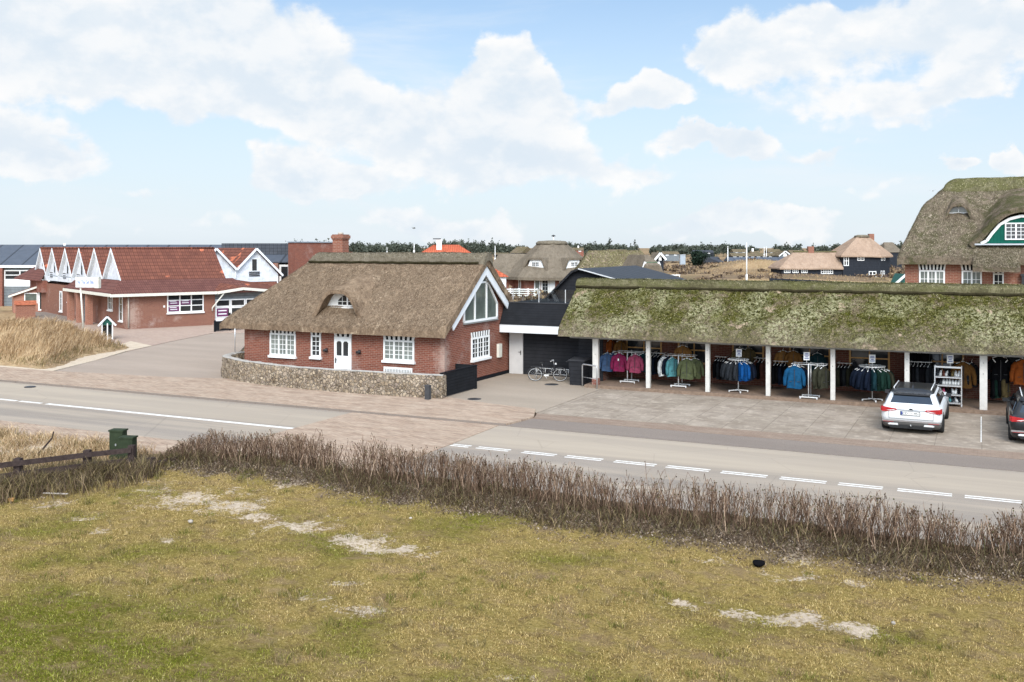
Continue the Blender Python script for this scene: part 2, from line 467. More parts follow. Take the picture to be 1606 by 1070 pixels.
def window(parent, W, u0, u1, v0, v1, cas=1, cols=2, rows=3, fm='white_paint', gm='glass_dark', sill=True, fw=.06, bw=.022, dep=.05, name='window'):
    """frame with casements and bars; pane and sill are sub-parts"""
    f = MB()
    wbox(f, W, u0, u0 + fw, v0, v1, 0, dep); wbox(f, W, u1 - fw, u1, v0, v1, 0, dep)
    wbox(f, W, u0 + fw, u1 - fw, v0, v0 + fw, 0, dep); wbox(f, W, u0 + fw, u1 - fw, v1 - fw, v1, 0, dep)
    cw = (u1 - u0 - 2 * fw) / cas
    for k in range(cas):
        a = u0 + fw + k * cw; b = a + cw
        if k: wbox(f, W, a - fw * .55, a + fw * .55, v0 + fw, v1 - fw, 0, dep * .9)
        for c in range(1, cols):
            x = a + (b - a) * c / cols
            wbox(f, W, x - bw / 2, x + bw / 2, v0 + fw, v1 - fw, .012, dep * .7)
        for r in range(1, rows):
            z = v0 + fw + (v1 - v0 - 2 * fw) * r / rows
            wbox(f, W, a + (fw * .55 if k else 0), b - (fw * .55 if k < cas - 1 else 0), z - bw / 2, z + bw / 2, .012, dep * .68)
    fo = f.build(name, fm, parent)
    g = MB(); wbox(g, W, u0 + fw * .6, u1 - fw * .6, v0 + fw * .6, v1 - fw * .6, .002, .016)
    g.build('pane', gm, fo)
    if sill:
        q = MB(); wbox(q, W, u0 - .05, u1 + .05, v0 - .1, v0 - .003, 0, dep + .07)
        q.build('sill', fm, fo)
    return fo

def text(parent, body, size, W, u, v, d, mat, align='CENTER', name='lettering'):
    cu = bpy.data.curves.new(name, 'FONT')
    cu.body = body; cu.size = size; cu.align_x = align; cu.extrude = .004
    o = bpy.data.objects.new(name, cu); COL.objects.link(o)
    cu.materials.append(M[mat])
    p0 = W(0, 0, 0); ux = (W(1, 0, 0) - p0).normalized(); n = (W(0, 0, 1) - p0).normalized()
    m = Matrix((ux, Vector((0, 0, 1)), n)).transposed().to_4x4()
    off = Vector(OFF.get(parent.name, (0, 0, 0))) if parent is not None else Vector((0, 0, 0))
    m.translation = W(u, v, d) - off
    o.matrix_local = m
    bpy.context.view_layer.update()
    me = bpy.data.meshes.new_from_object(o.evaluated_get(bpy.context.evaluated_depsgraph_get()))
    bpy.data.objects.remove(o)
    o = bpy.data.objects.new(name, me); COL.objects.link(o)
    o.matrix_local = m
    if parent is not None: o.parent = parent
    return o

# ================================================================== camera, sun, sky
cam = bpy.data.cameras.new('camera'); co = bpy.data.objects.new('camera', cam); COL.objects.link(co)
co.location = (0, 0, CAMH); co.rotation_euler = (PI / 2, 0, YAW)
cam.sensor_width = 36; cam.lens = 36 * FPX / 1606; cam.shift_y = -147. / 1606
cam.clip_start = .1; cam.clip_end = 8000
S.camera = co
SUN_EL, SUN_AZ = R(38), R(152)      # azimuth from +Y towards +X
sl = bpy.data.lights.new('sun', 'SUN'); sl.energy = 3.3; sl.angle = R(28); sl.color = (1, .93, .83)
so = bpy.data.objects.new('sun', sl); COL.objects.link(so)
sd = Vector((math.sin(SUN_AZ) * math.cos(SUN_EL), math.cos(SUN_AZ) * math.cos(SUN_EL), math.sin(SUN_EL)))
so.rotation_euler = sd.to_track_quat('Z', 'Y').to_euler()
so.location = (20, -20, 60)

def make_world():
    w = bpy.data.worlds.new('World'); S.world = w; w.use_nodes = True
    t = w.node_tree; t.nodes.clear()
    def n(typ, ins=None, **pr):
        nd = t.nodes.new(typ)
        for k, v in pr.items(): setattr(nd, k, v)
        for k, v in (ins or {}).items():
            if isinstance(v, bpy.types.NodeSocket): t.links.new(v, nd.inputs[k])
            else: nd.inputs[k].default_value = v
        return nd
    def mth(op, a, b=0.): return n('ShaderNodeMath', {0: a, 1: b}, operation=op).outputs[0]
    def mr(v, a, b, c=0., d=1.): return n('ShaderNodeMapRange', {0: v, 1: a, 2: b, 3: c, 4: d}, interpolation_type='SMOOTHSTEP').outputs[0]
    def mixc(f, a, b):
        nd = n('ShaderNodeMix', data_type='RGBA')
        for k, v in ((0, f), (6, a), (7, b)):
            if isinstance(v, bpy.types.NodeSocket): t.links.new(v, nd.inputs[k])
            else: nd.inputs[k].default_value = v if not isinstance(v, tuple) else (*v, 1)
        return nd.outputs[2]
    sky = n('ShaderNodeTexSky', sky_type='NISHITA', sun_disc=False, sun_elevation=SUN_EL, sun_rotation=SUN_AZ, air_density=1.0, dust_density=.6, ozone_density=1.)
    tc = n('ShaderNodeTexCoord').outputs['Generated']
    sp = n('ShaderNodeSeparateXYZ', {0: tc})
    az = mth('ARCTAN2', sp.outputs[0], sp.outputs[1])
    el = mth('ARCSINE', sp.outputs[2])
    P = n('ShaderNodeCombineXYZ', {0: az, 1: el}).outputs[0]
    P0 = P
    def warp(P, sc, amt, det):
        q = n('ShaderNodeTexNoise', {'Vector': P0, 'Scale': sc, 'Detail': det, 'Roughness': .6})
        c = n('ShaderNodeVectorMath', {0: q.outputs['Color'], 1: (.5, .5, .5)}, operation='SUBTRACT').outputs[0]
        c = n('ShaderNodeVectorMath', {0: c, 1: (amt, amt * .8, 0)}, operation='MULTIPLY').outputs[0]
        return n('ShaderNodeVectorMath', {0: P, 1: c}, operation='ADD').outputs[0]
    PW = warp(warp(P, 9., .1, 3.), 34., .035, 6.)
    def fb(sx, sy, det, off, rough=.55, dist=0.):
        m = n('ShaderNodeMapping', {0: P, 1: off, 3: (sx, sy, 1)})
        return n('ShaderNodeTexNoise', {'Vector': m.outputs[0], 'Scale': 1., 'Detail': det, 'Roughness': rough, 'Distortion': dist}).outputs[0]
    def cl(off):
        a = fb(6.5, 10, 4, (3.1, 1.7 + 10 * off, 0), .55, .3); b = fb(21, 31, 7, (5.1, 2.7 + 31 * off, 0), .6, .2)
        return mth('ADD', mth('MULTIPLY', mth('SUBTRACT', a, .5), 1.25), mth('MULTIPLY', mth('SUBTRACT', b, .5), .75))
    edge = cl(0.); edge_up = cl(.022)
    def ang(px, py):
        d = ray(px, py)
        return math.atan2(d[0], d[1]), math.atan2(d[2], math.hypot(d[0], d[1]))
    # cumulus masses of this sky: (x, y, half width, half height, weight)
    B = [(60, 95, 190, 95, 1.), (230, 70, 200, 115, 1.1), (380, 60, 170, 100, 1.05), (400, 150, 190, 70, 1.), (520, 130, 120, 70, .9), (595, 185, 110, 55, .75),
         (60, 20, 120, 60, .9), (700, 215, 170, 52, .85), (830, 235, 160, 60, .8), (800, 105, 62, 62, 1.), (770, 140, 92, 48, .95), (862, 160, 70, 46, .9), (985, 152, 74, 30, .9), (1055, 148, 48, 22, .75),
         (1160, 75, 70, 62, 1.), (1255, 110, 120, 70, .85), (1400, 50, 210, 80, 1.), (1560, 60, 150, 70, 1.), (1340, 170, 120, 36, .75), (1440, 160, 110, 34, .85), (1530, 132, 70, 32, .95), (1275, 15, 70, 34, .9),
         (1095, 222, 90, 20, .95), (1178, 225, 52, 26, 1.), (1502, 249, 40, 18, 1.), (1590, 254, 38, 20, 1.), (1310, 240, 120, 16, .7), (1430, 205, 120, 18, .6),
         (50, 240, 130, 42, 1.), (-40, 235, 120, 50, 1.), (470, 275, 86, 40, 1.1), (560, 286, 60, 30, 1.), (700, 270, 120, 34, .75), (860, 250, 110, 34, .8), (250, 292, 90, 16, .6),
         (640, 345, 140, 34, .85), (760, 360, 110, 26, .75), (1120, 355, 190, 32, .85), (1240, 338, 130, 28, .8), (40, 345, 120, 30, .5), (330, 350, 160, 26, .5), (960, 260, 120, 20, .5), (1380, 290, 160, 16, .45), (900, 300, 140, 30, .45)]
    D = None
    for (x, y, hw, hh, wt) in B:
        a0, e0 = ang(x, y); a1, _ = ang(x + hw, y); _, e1 = ang(x, y - hh)
        sx = 1 / abs(a1 - a0); sy = 1 / abs(e1 - e0)
        m = n('ShaderNodeMapping', {0: PW, 1: (-a0 * sx, -e0 * sy, 0), 3: (sx, sy, 0)})
        ln = n('ShaderNodeVectorMath', {0: m.outputs[0]}, operation='LENGTH').outputs['Value']
        v = mr(ln, 0., 1.6, 1. - wt * .93, 1.)
        D = v if D is None else mth('MULTIPLY', D, v)
    D = mth('SUBTRACT', 1., D)
    # overhead and behind the viewer: broken cloud
    gen = mr(fb(2.2, 3., 5, (8.3, 4., 0)), .4, .62, 0., .9)
    up = mr(el, R(17), R(24))
    back = mr(mth('ABSOLUTE', mth('ADD', az, YAW)), R(32), R(45))
    D = mth('MAXIMUM', D, mth('MULTIPLY', gen, mth('MAXIMUM', up, back)))
    dn = mth('ADD', mth('MULTIPLY', D, 1.12), edge)
    alpha = mr(dn, .42, .72)
    lit = mr(mth('SUBTRACT', edge, edge_up), -.17, .18)
    soft = mr(fb(5, 9, 5, (1., 6., 0)), .35, .65)
    core = mr(dn, .6, 1.25)
    sh = mth('ADD', mth('MULTIPLY', lit, .7), mth('MULTIPLY', mth('SUBTRACT', 1., core), .3))
    sh = mth('ADD', mth('MULTIPLY', sh, .85), mth('MULTIPLY', soft, .2))
    cloud = mixc(sh, (.72, .82, .92), (1.0, 1.0, 1.0))
    wisps = mth('MULTIPLY', mr(fb(2.5, 13, 7, (5., 2., 0), .6, .4), .47, .72), .55)
    skyc = n('ShaderNodeMix', {0: 1.}, data_type='RGBA', blend_type='MULTIPLY')
    t.links.new(sky.outputs[0], skyc.inputs[6]); skyc.inputs[7].default_value = (SKYK * .84, SKYK * 1.06, SKYK * 1.18, 1)
    hz = mr(el, R(0), R(20), 1., 0.)
    base = mixc(mth('ADD', .14, mth('MULTIPLY', hz, .72)), skyc.outputs[2], (.79, .86, .95))
    base = mixc(wisps, base, (.86, .92, .98))
    hz2 = mr(el, R(-1), R(6), .45, 0.)
    col = mixc(mth('MULTIPLY', alpha, mth('SUBTRACT', 1., mth('MULTIPLY', hz2, .55))), base, cloud)
    # added brightness in the unseen sky, overhead and sunward, to light the ground
    dt = n('ShaderNodeVectorMath', {0: tc, 1: tuple(sd)}, operation='DOT_PRODUCT').outputs['Value']
    glow = mth('ADD', mth('ADD', 1., mth('MULTIPLY', mr(dt, .1, .95), FILL_GLOW)), mth('MULTIPLY', mr(el, R(22), R(60)), .35))
    sc = n('ShaderNodeVectorMath', {0: col}, operation='SCALE')
    t.links.new(mth('MULTIPLY', glow, 10.), sc.inputs['Scale'])
    bg = n('ShaderNodeBackground', {0: sc.outputs[0], 1: .1})
    t.links.new(bg.outputs[0], n('ShaderNodeOutputWorld').inputs[0])
SKYK = .13
FILL_GLOW = 2.3
make_world()
S.view_settings.view_transform = 'Standard'; S.view_settings.look = 'None'
S.view_settings.exposure = 0.; S.view_settings.gamma = 1.
S.render.engine = 'CYCLES'
S.cycles.use_denoising = True
S.cycles.max_bounces = 6; S.cycles.diffuse_bounces = 3; S.cycles.glossy_bounces = 3

# ================================================================== ground materials
def asphalt(name, col, lanes=False, grain=1.):
    m = Mat(name)
    o = m.tc()
    n1 = m.noise(60, 2, .7)
    n2 = m.noise(.5, 5, .65, m.mapv(o, (.25, 1, 1)))
    c = m.ramp(n1, [(.3, tuple(x * (1 - .22 * grain) for x in col)), (.7, tuple(x * (1 + .2 * grain) for x in col))])
    c = m.mix(m.ramp(n2, [(.35, .45), (.65, 0)]), c, tuple(x * .68 for x in col))
    if lanes:
        n3 = m.noise(1.1, 4, .6, m.mapv(o, (.06, 1, 1)))
        c = m.mix(m.ramp(n3, [(.45, 0), (.62, .4)]), c, (.45, .375, .285))
        sepy = m.n('ShaderNodeSeparateXYZ', {0: o}).outputs[1]
        far_half = m.ramp(m.n('ShaderNodeMapRange', {0: sepy, 1: 24.2, 2: 28.4}).outputs[0], [(0, 0), (.2, .0), (.35, .5), (.9, .42), (1, .1)])
        c = m.mix(far_half, c, (.41, .343, .262))
        cr = m.n('ShaderNodeTexVoronoi', {'Vector': o, 'Scale': .32}, feature='DISTANCE_TO_EDGE').outputs[0]
        c = m.mix(m.ramp(cr, [(0, .22), (.005, 0)]), c, tuple(x * .4 for x in col))
    m.bump(n1, .3, .01)
    M[name] = m.fin(c, .95, .03)
asphalt('road_asphalt', (.28, .24, .2), True, 1.7)
asphalt('side_asphalt', (.34, .275, .22))
asphalt('gutter_asphalt', (.225, .187, .158), grain=1.5)
asphalt('drive_concrete', (.33, .272, .212))

def pavers(name, c1, c2, mort, bw=.22, bh=.11, rot=0., patchy=.6, pc=(.42, .3, .22)):
    m = Mat(name)
    v = m.mapv(m.tc(), (1, 1, 1), (0, 0, 0), (0, 0, rot))
    b = m.n('ShaderNodeTexBrick', {'Vector': v, 'Color1': c1, 'Color2': c2, 'Mortar': mort, 'Scale': 1., 'Mortar Size': .01, 'Mortar Smooth': .3, 'Brick Width': bw, 'Row Height': bh})
    n1 = m.noise(1.4, 5, .7, m.mapv(m.tc(), (.6, 2.2, 1)))
    n2 = m.noise(5.5, 4, .8, m.mapv(m.tc(), (.8, 2.4, 1), (3, 1, 0)))
    c = m.mix(m.ramp(n1, [(.4, 0), (.62, patchy)]), b.outputs[0], pc)
    c = m.mix(m.ramp(n2, [(.42, .55), (.6, 0)]), c, tuple(x * .62 for x in c1))
    m.bump(b.outputs[1], -.4, .01)
    M[name] = m.fin(c, .95, .03)
pavers('brick_pavers', (.39, .285, .208), (.29, .21, .155), (.21, .15, .115), .5, .16, R(28), .7, (.5, .4, .305))
pavers('pale_pavers', (.42, .31, .24), (.36, .26, .21), (.28, .21, .17), .4, .2, R(20), .5, (.46, .37, .3))
pavers('band_pavers', (.275, .2, .15), (.24, .175, .135), (.19, .14, .11), .22, .11, 0., .55, (.33, .265, .205))

def slabs():
    m = Mat('parking_slabs')
    o = m.tc()
    b = m.n('ShaderNodeTexBrick', {'Vector': o, 'Color1': (.34, .285, .228), 'Color2': (.305, .255, .2), 'Mortar': (.2, .165, .128), 'Scale': 1., 'Mortar Size': .018, 'Mortar Smooth': .4, 'Brick Width': 1.25, 'Row Height': 1.25}, offset=0.)
    n1 = m.noise(.8, 6, .72)
    n2 = m.noise(30, 3, .7)
    n3 = m.noise(2.6, 5, .7, m.mapv(o, (1, 1, 1), (4, 2, 0)))
    c = m.mix(m.ramp(n1, [(.4, .65), (.6, 0)]), b.outputs[0], (.185, .147, .112))
    c = m.mix(m.ramp(n3, [(.52, 0), (.68, .7)]), c, (.46, .39, .31))
    c = m.mix(m.ramp(n2, [(.3, .3), (.6, 0)]), c, (.18, .15, .12))
    m.bump(b.outputs[1], -.4, .01)
    M['parking_slabs'] = m.fin(c, .95, .03)
slabs()

def sandmat(name, a, b):
    m = Mat(name)
    c = m.ramp(m.noise(2.4, 6, .7), [(.3, a), (.7, b)])
    c = m.mix(m.ramp(m.noise(25, 4, .7), [(.35, .4), (.6, 0)]), c, tuple(x * .6 for x in a))
    m.bump(m.noise(9, 5, .7), .5, .05)
    M[name] = m.fin(c, 1., 0.)
sandmat('sand', (.46, .37, .27), (.6, .5, .39))

def terrainmat():
    m = Mat('dune_land')
    o = m.tc()
    big = m.noise(.022, 6, .65, dist=.6)
    med = m.noise(.14, 5, .7)
    fine = m.noise(2.2, 4, .75)
    c = m.ramp(fine, [(.25, (.2, .13, .07)), (.5, (.33, .23, .13)), (.78, (.45, .34, .2))])
    c = m.mix(m.ramp(big, [(.42, .9), (.56, 0)]), c, m.ramp(fine, [(.3, (.085, .062, .048)), (.7, (.16, .12, .085))]))
    c = m.mix(m.ramp(med, [(.55, 0), (.68, .75)]), c, m.ramp(fine, [(.3, (.13, .105, .045)), (.7, (.27, .22, .11))]))
    m.bump(fine, .6, .2)
    M['dune_land'] = m.fin(c, 1., 0.)
terrainmat()

def lawnmat():
    m = Mat('lawn_turf')
    o = m.tc()
    at = lambda nm: m.n('ShaderNodeAttribute', attribute_name=nm).outputs['Fac']
    fine = m.noise(38, 4, .75, m.mapv(o, (1, 1.6, 1)))
    med = m.noise(3.2, 6, .7, dist=.4)
    c = m.ramp(fine, [(.22, (.07, .047, .014)), (.5, (.26, .19, .062)), (.78, (.5, .38, .15))])
    gr = m.ramp(fine, [(.25, (.045, .045, .008)), (.55, (.13, .122, .02)), (.8, (.27, .23, .06))])
    c = m.mix(m.math('MULTIPLY', at('green'), m.ramp(med, [(.3, .55), (.6, 1)])), c, gr)
    c = m.mix(m.ramp(med, [(.36, .8), (.5, 0)]), c, m.ramp(fine, [(.3, (.07, .045, .022)), (.7, (.2, .135, .065))]))
    m3 = m.noise(11, 5, .75, m.mapv(o, (1, 1.5, 1), (3, 8, 1)))
    c = m.mix(m.ramp(m3, [(.36, .65), (.48, 0)]), c, (.06, .05, .018))
    c = m.mix(m.ramp(m3, [(.54, 0), (.7, .5)]), c, (.42, .33, .16))
    dk = m.ramp(fine, [(.25, (.06, .042, .028)), (.6, (.15, .11, .075)), (.85, (.27, .21, .15))])
    m4 = m.noise(1.5, 5, .65, m.mapv(o, (1, 1.4, 1), (9, 2, 1)), .5)
    c = m.mix(m.ramp(m4, [(.5, 0), (.66, .6)]), c, m.ramp(fine, [(.3, (.12, .076, .042)), (.7, (.36, .25, .15))]))
    c = m.mix(at('soil'), c, dk)
    sn = m.math('ADD', m.math('MULTIPLY', at('sand'), .8), m.math('ADD', m.math('MULTIPLY', m.math('SUBTRACT', m.noise(12, 6, .8), .5), 2.2), m.math('MULTIPLY', m.math('SUBTRACT', m.noise(2.2, 4, .6), .5), 1.6)))
    c = m.mix(m.ramp(sn, [(.5, 0), (.72, 1)]), c, m.ramp(m.noise(12, 5, .7), [(.3, (.36, .28, .2)), (.65, (.58, .475, .36))]))
    m.bump(m.math('ADD', fine, med), .8, .04)
    M['lawn_turf'] = m.fin(c, 1., 0.)
lawnmat()

def turfblade():
    m = Mat('turf_blade')
    g = m.n('ShaderNodeNewGeometry').outputs['Random Per Island']
    a = m.n('ShaderNodeAttribute', attribute_name='green').outputs['Fac']
    dry = m.ramp(g, [(0, (.1, .064, .022)), (.45, (.31, .218, .082)), (.8, (.49, .36, .15)), (1, (.62, .48, .24))])
    gr = m.ramp(g, [(0, (.05, .06, .006)), (.5, (.15, .168, .017)), (.85, (.28, .285, .05)), (1, (.42, .37, .14))])
    M['turf_blade'] = m.fin(m.mix(a, dry, gr), 1., 0.)
turfblade()

# ================================================================== ground sheets
def pip(pts, x, y):
    c = np.zeros(np.shape(x), bool); n = len(pts)
    for i in range(n):
        x0, y0 = pts[i]; x1, y1 = pts[(i + 1) % n]
        if y0 == y1: continue
        k = ((y0 > y) != (y1 > y)) & (x < (x1 - x0) * (y - y0) / (y1 - y0) + x0)
        c ^= k
    return c

def mound_h(x, y):
    """marram mound at the corner of the side road"""
    e1 = y - 31.9 - .25 * np.sin(x * .7)
    e2 = -((x + 40.9) * .905 + (y - 33.6) * .425) - .3 * np.sin(y * .9)
    e3 = -((x + 44.2) * -.33 + (y - 41.2) * .944) + .25 * np.sin(x * .5)
    e = np.minimum(np.minimum(e1, e2), e3)
    return 1.5 * sstep(-.3, 3.0, e), e

def land_h(x, y):
    dep = x * FX + y * FY
    m = sstep(120, 190, dep)
    h = m * (fbm(x / 55., y / 55., 4, 3) * 3.4 - 1.95) * sstep(3000, 500, dep)
    def bump(cx, cy, rx, ry, hh):
        return hh * np.exp(-(((x - cx) / rx) ** 2 + ((y - cy) / ry) ** 2))
    for px, py, dp, rx, ry, hh in ((1190, 405, 235, 13, 9, 2.6), (1285, 432, 150, 14, 6, .4), (1110, 430, 150, 18, 12, .5), (780, 402, 170, 14, 8, 2.2), (810, 395, 240, 20, 12, 2.)):
        c = far(px, py, dp); h = h + bump(c[0], c[1], rx, ry, hh)
    h = h - bump(*far(1310, 440, 165)[:2], 26, 42, 1.3)
    knoll = sstep(41.5, 45, y) * sstep(90, 72, y) * sstep(-12, -5, x) * sstep(70, 30, x)
    return h + 2.25 * knoll

def make_land():
    def axis(lo, hi, mid0, mid1, st):
        a = list(np.arange(mid0, mid1, st)); s = st; v = mid0
        L = []
        while v > lo: s *= 1.09; v -= s; L.append(v)
        s = st; v = a[-1]; Rr = []
        while v < hi: s *= 1.09; v += s; Rr.append(v)
        return np.array(L[::-1] + a + Rr)
    xs = axis(-5000, 5000, -150, 40, 2.6); ys = axis(-300, 6000, -20, 300, 2.6)
    X, Y = np.meshgrid(xs, ys, indexing='ij')
    Z = land_h(X, Y) - .12 - .25 * sstep(60, 0, np.hypot(X, Y)) * 0
    nu, nv = X.shape
    V = np.stack([X, Y, Z], -1).reshape(-1, 3)
    i = np.arange(nu - 1)[:, None] * nv + np.arange(nv - 1)[None, :]
    F = np.stack([i, i + nv, i + nv + 1, i + 1], -1).reshape(-1, 4)
    tag(npmesh('ground', V, F, 'dune_land', smooth=True), kind='structure')
make_land()

def sheet(name, pts, z, mat, thick=.1):
    m = MB(); m.prism([(p[0], p[1], z) for p in pts], (0, 0, -thick))
    return tag(m.build(name, mat), kind='structure')

XR = 16.
sheet('road', [(-140, 21.78), (-13.9, 21.78), (-13.9, 20.4), (XR, 20.4), (XR, 28.4), (-140, 28.4)], 0., 'road_asphalt')
sheet('crossing', [(-19.75, 21.8), (-14.0, 21.8), (-14.15, 28.38), (-19.9, 28.38)], .014, 'brick_pavers', .012)
sheet('near_pavement', [(-140, 20.35), (-13.92, 20.35), (-13.92, 21.76), (-140, 21.76)], .07, 'brick_pavers', .12)
sheet('far_pavement', [(-140, 28.42), (-13.95, 28.42), (-13.7, 30.15), (-14.3, 31.6), (-16.5, 32.0), (-18.4, 32.6), (-29.2, 33.2), (-32.5, 32.3), (-38.9, 31.55), (-140, 31.2)], .06, 'brick_pavers', .14)
sheet('gutter', [(-13.92, 28.42), (XR, 28.42), (XR, 30.0), (-13.68, 30.0)], .012, 'gutter_asphalt')
sheet('brick_band', [(-13.66, 30.02), (XR, 30.02), (XR, 31.0), (-13.95, 31.0)], .016, 'band_pavers')
sheet('parking', [(-13.97, 31.02), (XR, 31.02), (XR, 37.9), (-13.97, 37.9)], .02, 'parking_slabs')
sheet('driveway', [(-14.0, 31.02), (-14.0, 40.6), (-20.3, 40.6), (-20.3, 33.5), (-18.3, 32.4), (-16.4, 31.9), (-14.4, 31.6)], .024, 'drive_concrete')
srd = [gp(*p) for p in [(75, 585), (210, 591), (348, 601), (352, 582), (375, 553), (390, 535), (398, 522), (335, 523), (270, 536), (200, 552), (150, 566)]]
srd[0] = (-38.9, 31.5); srd[1] = (-34.3, 31.9); srd[2] = (-29.2, 33.2)
sheet('side_road', srd, .012, 'side_asphalt')
sheet('forecourt', [gp(*p) for p in [(200, 551.6), (150, 540), (120, 520), (100, 494), (198, 512), (338, 505), (420, 500), (470, 510), (398, 521.6), (335, 522.6), (270, 535.6)]], .02, 'pale_pavers')
sheet('terrace', [gp(*p) for p in [(28, 490), (98, 490), (112, 505), (60, 503)]], .05, 'gutter_asphalt')
sheet('sand_verge', [gp(*p) for p in [(-60, 588), (78, 584), (150, 566), (200, 551), (238, 543), (205, 536), (175, 545), (120, 558), (60, 568), (-60, 575)]], .03, 'sand')
# manhole covers / gullies
def drain(x, y, rx, label):
    m = MB(); m.lathe((x, y, .028), [(rx, -.02), (rx, .0), (rx * .9, .006), (.01, .006)], 16)
    o = m.build('drain_cover', 'dark_metal'); tag(o, label, 'drain cover', 'iron drain covers in the paving')
drain(*gp(744, 627), .27, 'rusty round drain cover in the drive beside the black fence')
drain(*gp(865, 604), .3, 'dark drain grate in the drive in front of the bicycle')
drain(*gp(47, 607.5), .22, 'dark drain grate at the road edge below the marram mound')
# road markings
m = MB()
def stripe(x0, x1, y, w):
    m.prism([(x0, y - w / 2, .005), (x1, y - w / 2, .005), (x1, y + w / 2, .005), (x0, y + w / 2, .005)], (0, 0, -.004))
for a, b in [(-14.02, -13.42), (-13.17, -12.14), (-11.72, -10.71), (-10.4, -9.33), (-8.97, -7.82), (-7.52, -6.37), (-6.06, -4.9), (-4.57, -3.46), (-3.17, -2.15), (-1.82, -.63), (-.36, .82), (1.2, 2.3), (2.8, 3.9)]:
    stripe(a, b, 25.13, .085); stripe(a, b, 24.94, .085)
stripe(-31.2, -19.85, 25.08, .2); stripe(-32.65, -31.5, 25.08, .17); stripe(-36., -32.85, 25.08, .17)
for k in range(12): stripe(-38 - k * 3., -36.6 - k * 3., 25.08, .17)
mk = Mat('road_paint')
mk.fin(mk.mix(mk.ramp(mk.noise(9, 5, .75), [(.42, .65), (.6, 0)]), (.74, .72, .68), (.4, .36, .31)), .8, .2); M['road_paint'] = mk.m
tag(m.build('road_markings', 'road_paint'), kind='structure')
m = MB()
for x in (-.02, 2.6, 5.2, -2.75, ):
    if x in (-.02, 2.6): m.prism([(x - .018, 32.1, .03), (x + .018, 32.1, .03), (x + .018, 36.9, .03), (x - .018, 36.9, .03)], (0, 0, -.006))
tag(m.build('bay_markings', 'road_paint'), kind='structure')
# stone kerb edge along the far pavement
m = MB()
for k in range(60):
    x = -70 + k * .935
    if x > -14.5: break
    m.box(x + .01, x + .925, 28.4, 28.43, -.05, .075)
tag(m.build('kerb', 'gutter_asphalt'), kind='structure')

# ================================================================== lawn
SANDP = [(300, 785, 60, 12, .9), (250, 770, 40, 9, .8), (360, 795, 50, 11, 1), (395, 812, 30, 9, .9), (470, 826, 50, 9, .9), (440, 822, 30, 6, .8), (575, 850, 40, 9, .95), (620, 862, 40, 9, 1), (665, 872, 24, 5, .7),
         (455, 762, 26, 10, .8), (560, 955, 42, 8, .75), (545, 912, 32, 4, .7), (1050, 940, 20, 6, .8), (1150, 958, 46, 7, .85), (1230, 966, 60, 11, 1.05), (1320, 984, 46, 10, 1.05), (1240, 902, 34, 6, .95), (1345, 917, 36, 6, .8),
         (1120, 882, 40, 6, .7), (1270, 875, 26, 14, .75), (150, 807, 20, 5, .7), (70, 792, 46, 9, .65), (165, 832, 24, 5, .75), (265, 852, 22, 5, .7), (800, 1066, 36, 8, .95), (205, 933, 14, 3, .7), (110, 935, 24, 5, .6), (1030, 830, 30, 12, .55), (1120, 845, 24, 12, .55), (740, 775, 26, 9, .6),
         (380, 775, 30, 8, .6), (500, 935, 40, 8, .55), (1080, 945, 40, 5, .7), (810, 760, 20, 8, .5), (620, 745, 20, 6, .5)]
GREENP = [(90, 1010, 190, 80, 1.25), (250, 1020, 150, 55, 1.), (75, 825, 60, 22, .9), (230, 865, 150, 22, .7), (120, 855, 100, 12, .6), (560, 795, 110, 14, .9), (700, 825, 120, 14, .75), (480, 850, 70, 12, .6), (570, 870, 60, 14, .8), (330, 945, 120, 22, .55), (960, 875, 110, 16, .85),
          (1300, 925, 60, 14, .6), (1450, 1005, 70, 16, 1.), (1400, 950, 60, 12, .7), (1560, 950, 60, 14, .95), (1130, 1000, 50, 14, .5), (600, 1000, 110, 22, .5), (250, 770, 60, 12, .6), (870, 1050, 90, 20, .4), (1000, 935, 90, 14, .4), (700, 905, 140, 14, .4), (400, 905, 100, 14, .45), (1560, 1040, 80, 18, .4)]
def topx(x, y):
    w = x * FX + y * FY; w = np.maximum(w, 2.)
    return 803 + FPX * (x * RX + y * RY) / w, 388 + FPX * CAMH / w
def patches(L, x, y):
    wx = x + (fbm(x * 1.3, y * 1.3, 4, 21) - .5) * .9; wy = y + (fbm(x * 1.3, y * 1.3, 4, 31) - .5) * .7
    r = np.zeros_like(x)
    for px, py, hw, hh, wt in L:
        cx, cy = gp(px, py)
        a = gp(px + hw, py); b = gp(px, py - hh)
        L1 = math.hypot(a[0] - cx, a[1] - cy); L2 = math.hypot(b[0] - cx, b[1] - cy)
        dx, dy = wx - cx, wy - cy
        u = (dx * RX + dy * RY) / L1; v = (dx * FX + dy * FY) / L2
        r = np.maximum(r, wt * np.clip(1.25 - .62 * np.sqrt(u * u + v * v), 0, 1))
    return r
def hedge_front(x): return 18.95 + .25 * np.sin(x * .35 + 1) + .12 * np.sin(x * 1.1)
def lawn_h(x, y):
    bank = .2 * sstep(-.9, .9, y - hedge_front(x)) * sstep(-20.5, -19, x)
    return .03 + (fbm(x * .35, y * .35, 3, 8) - .5) * .16 + (fbm(x * 1.6, y * 1.6, 4, 9) - .5) * .11 + bank
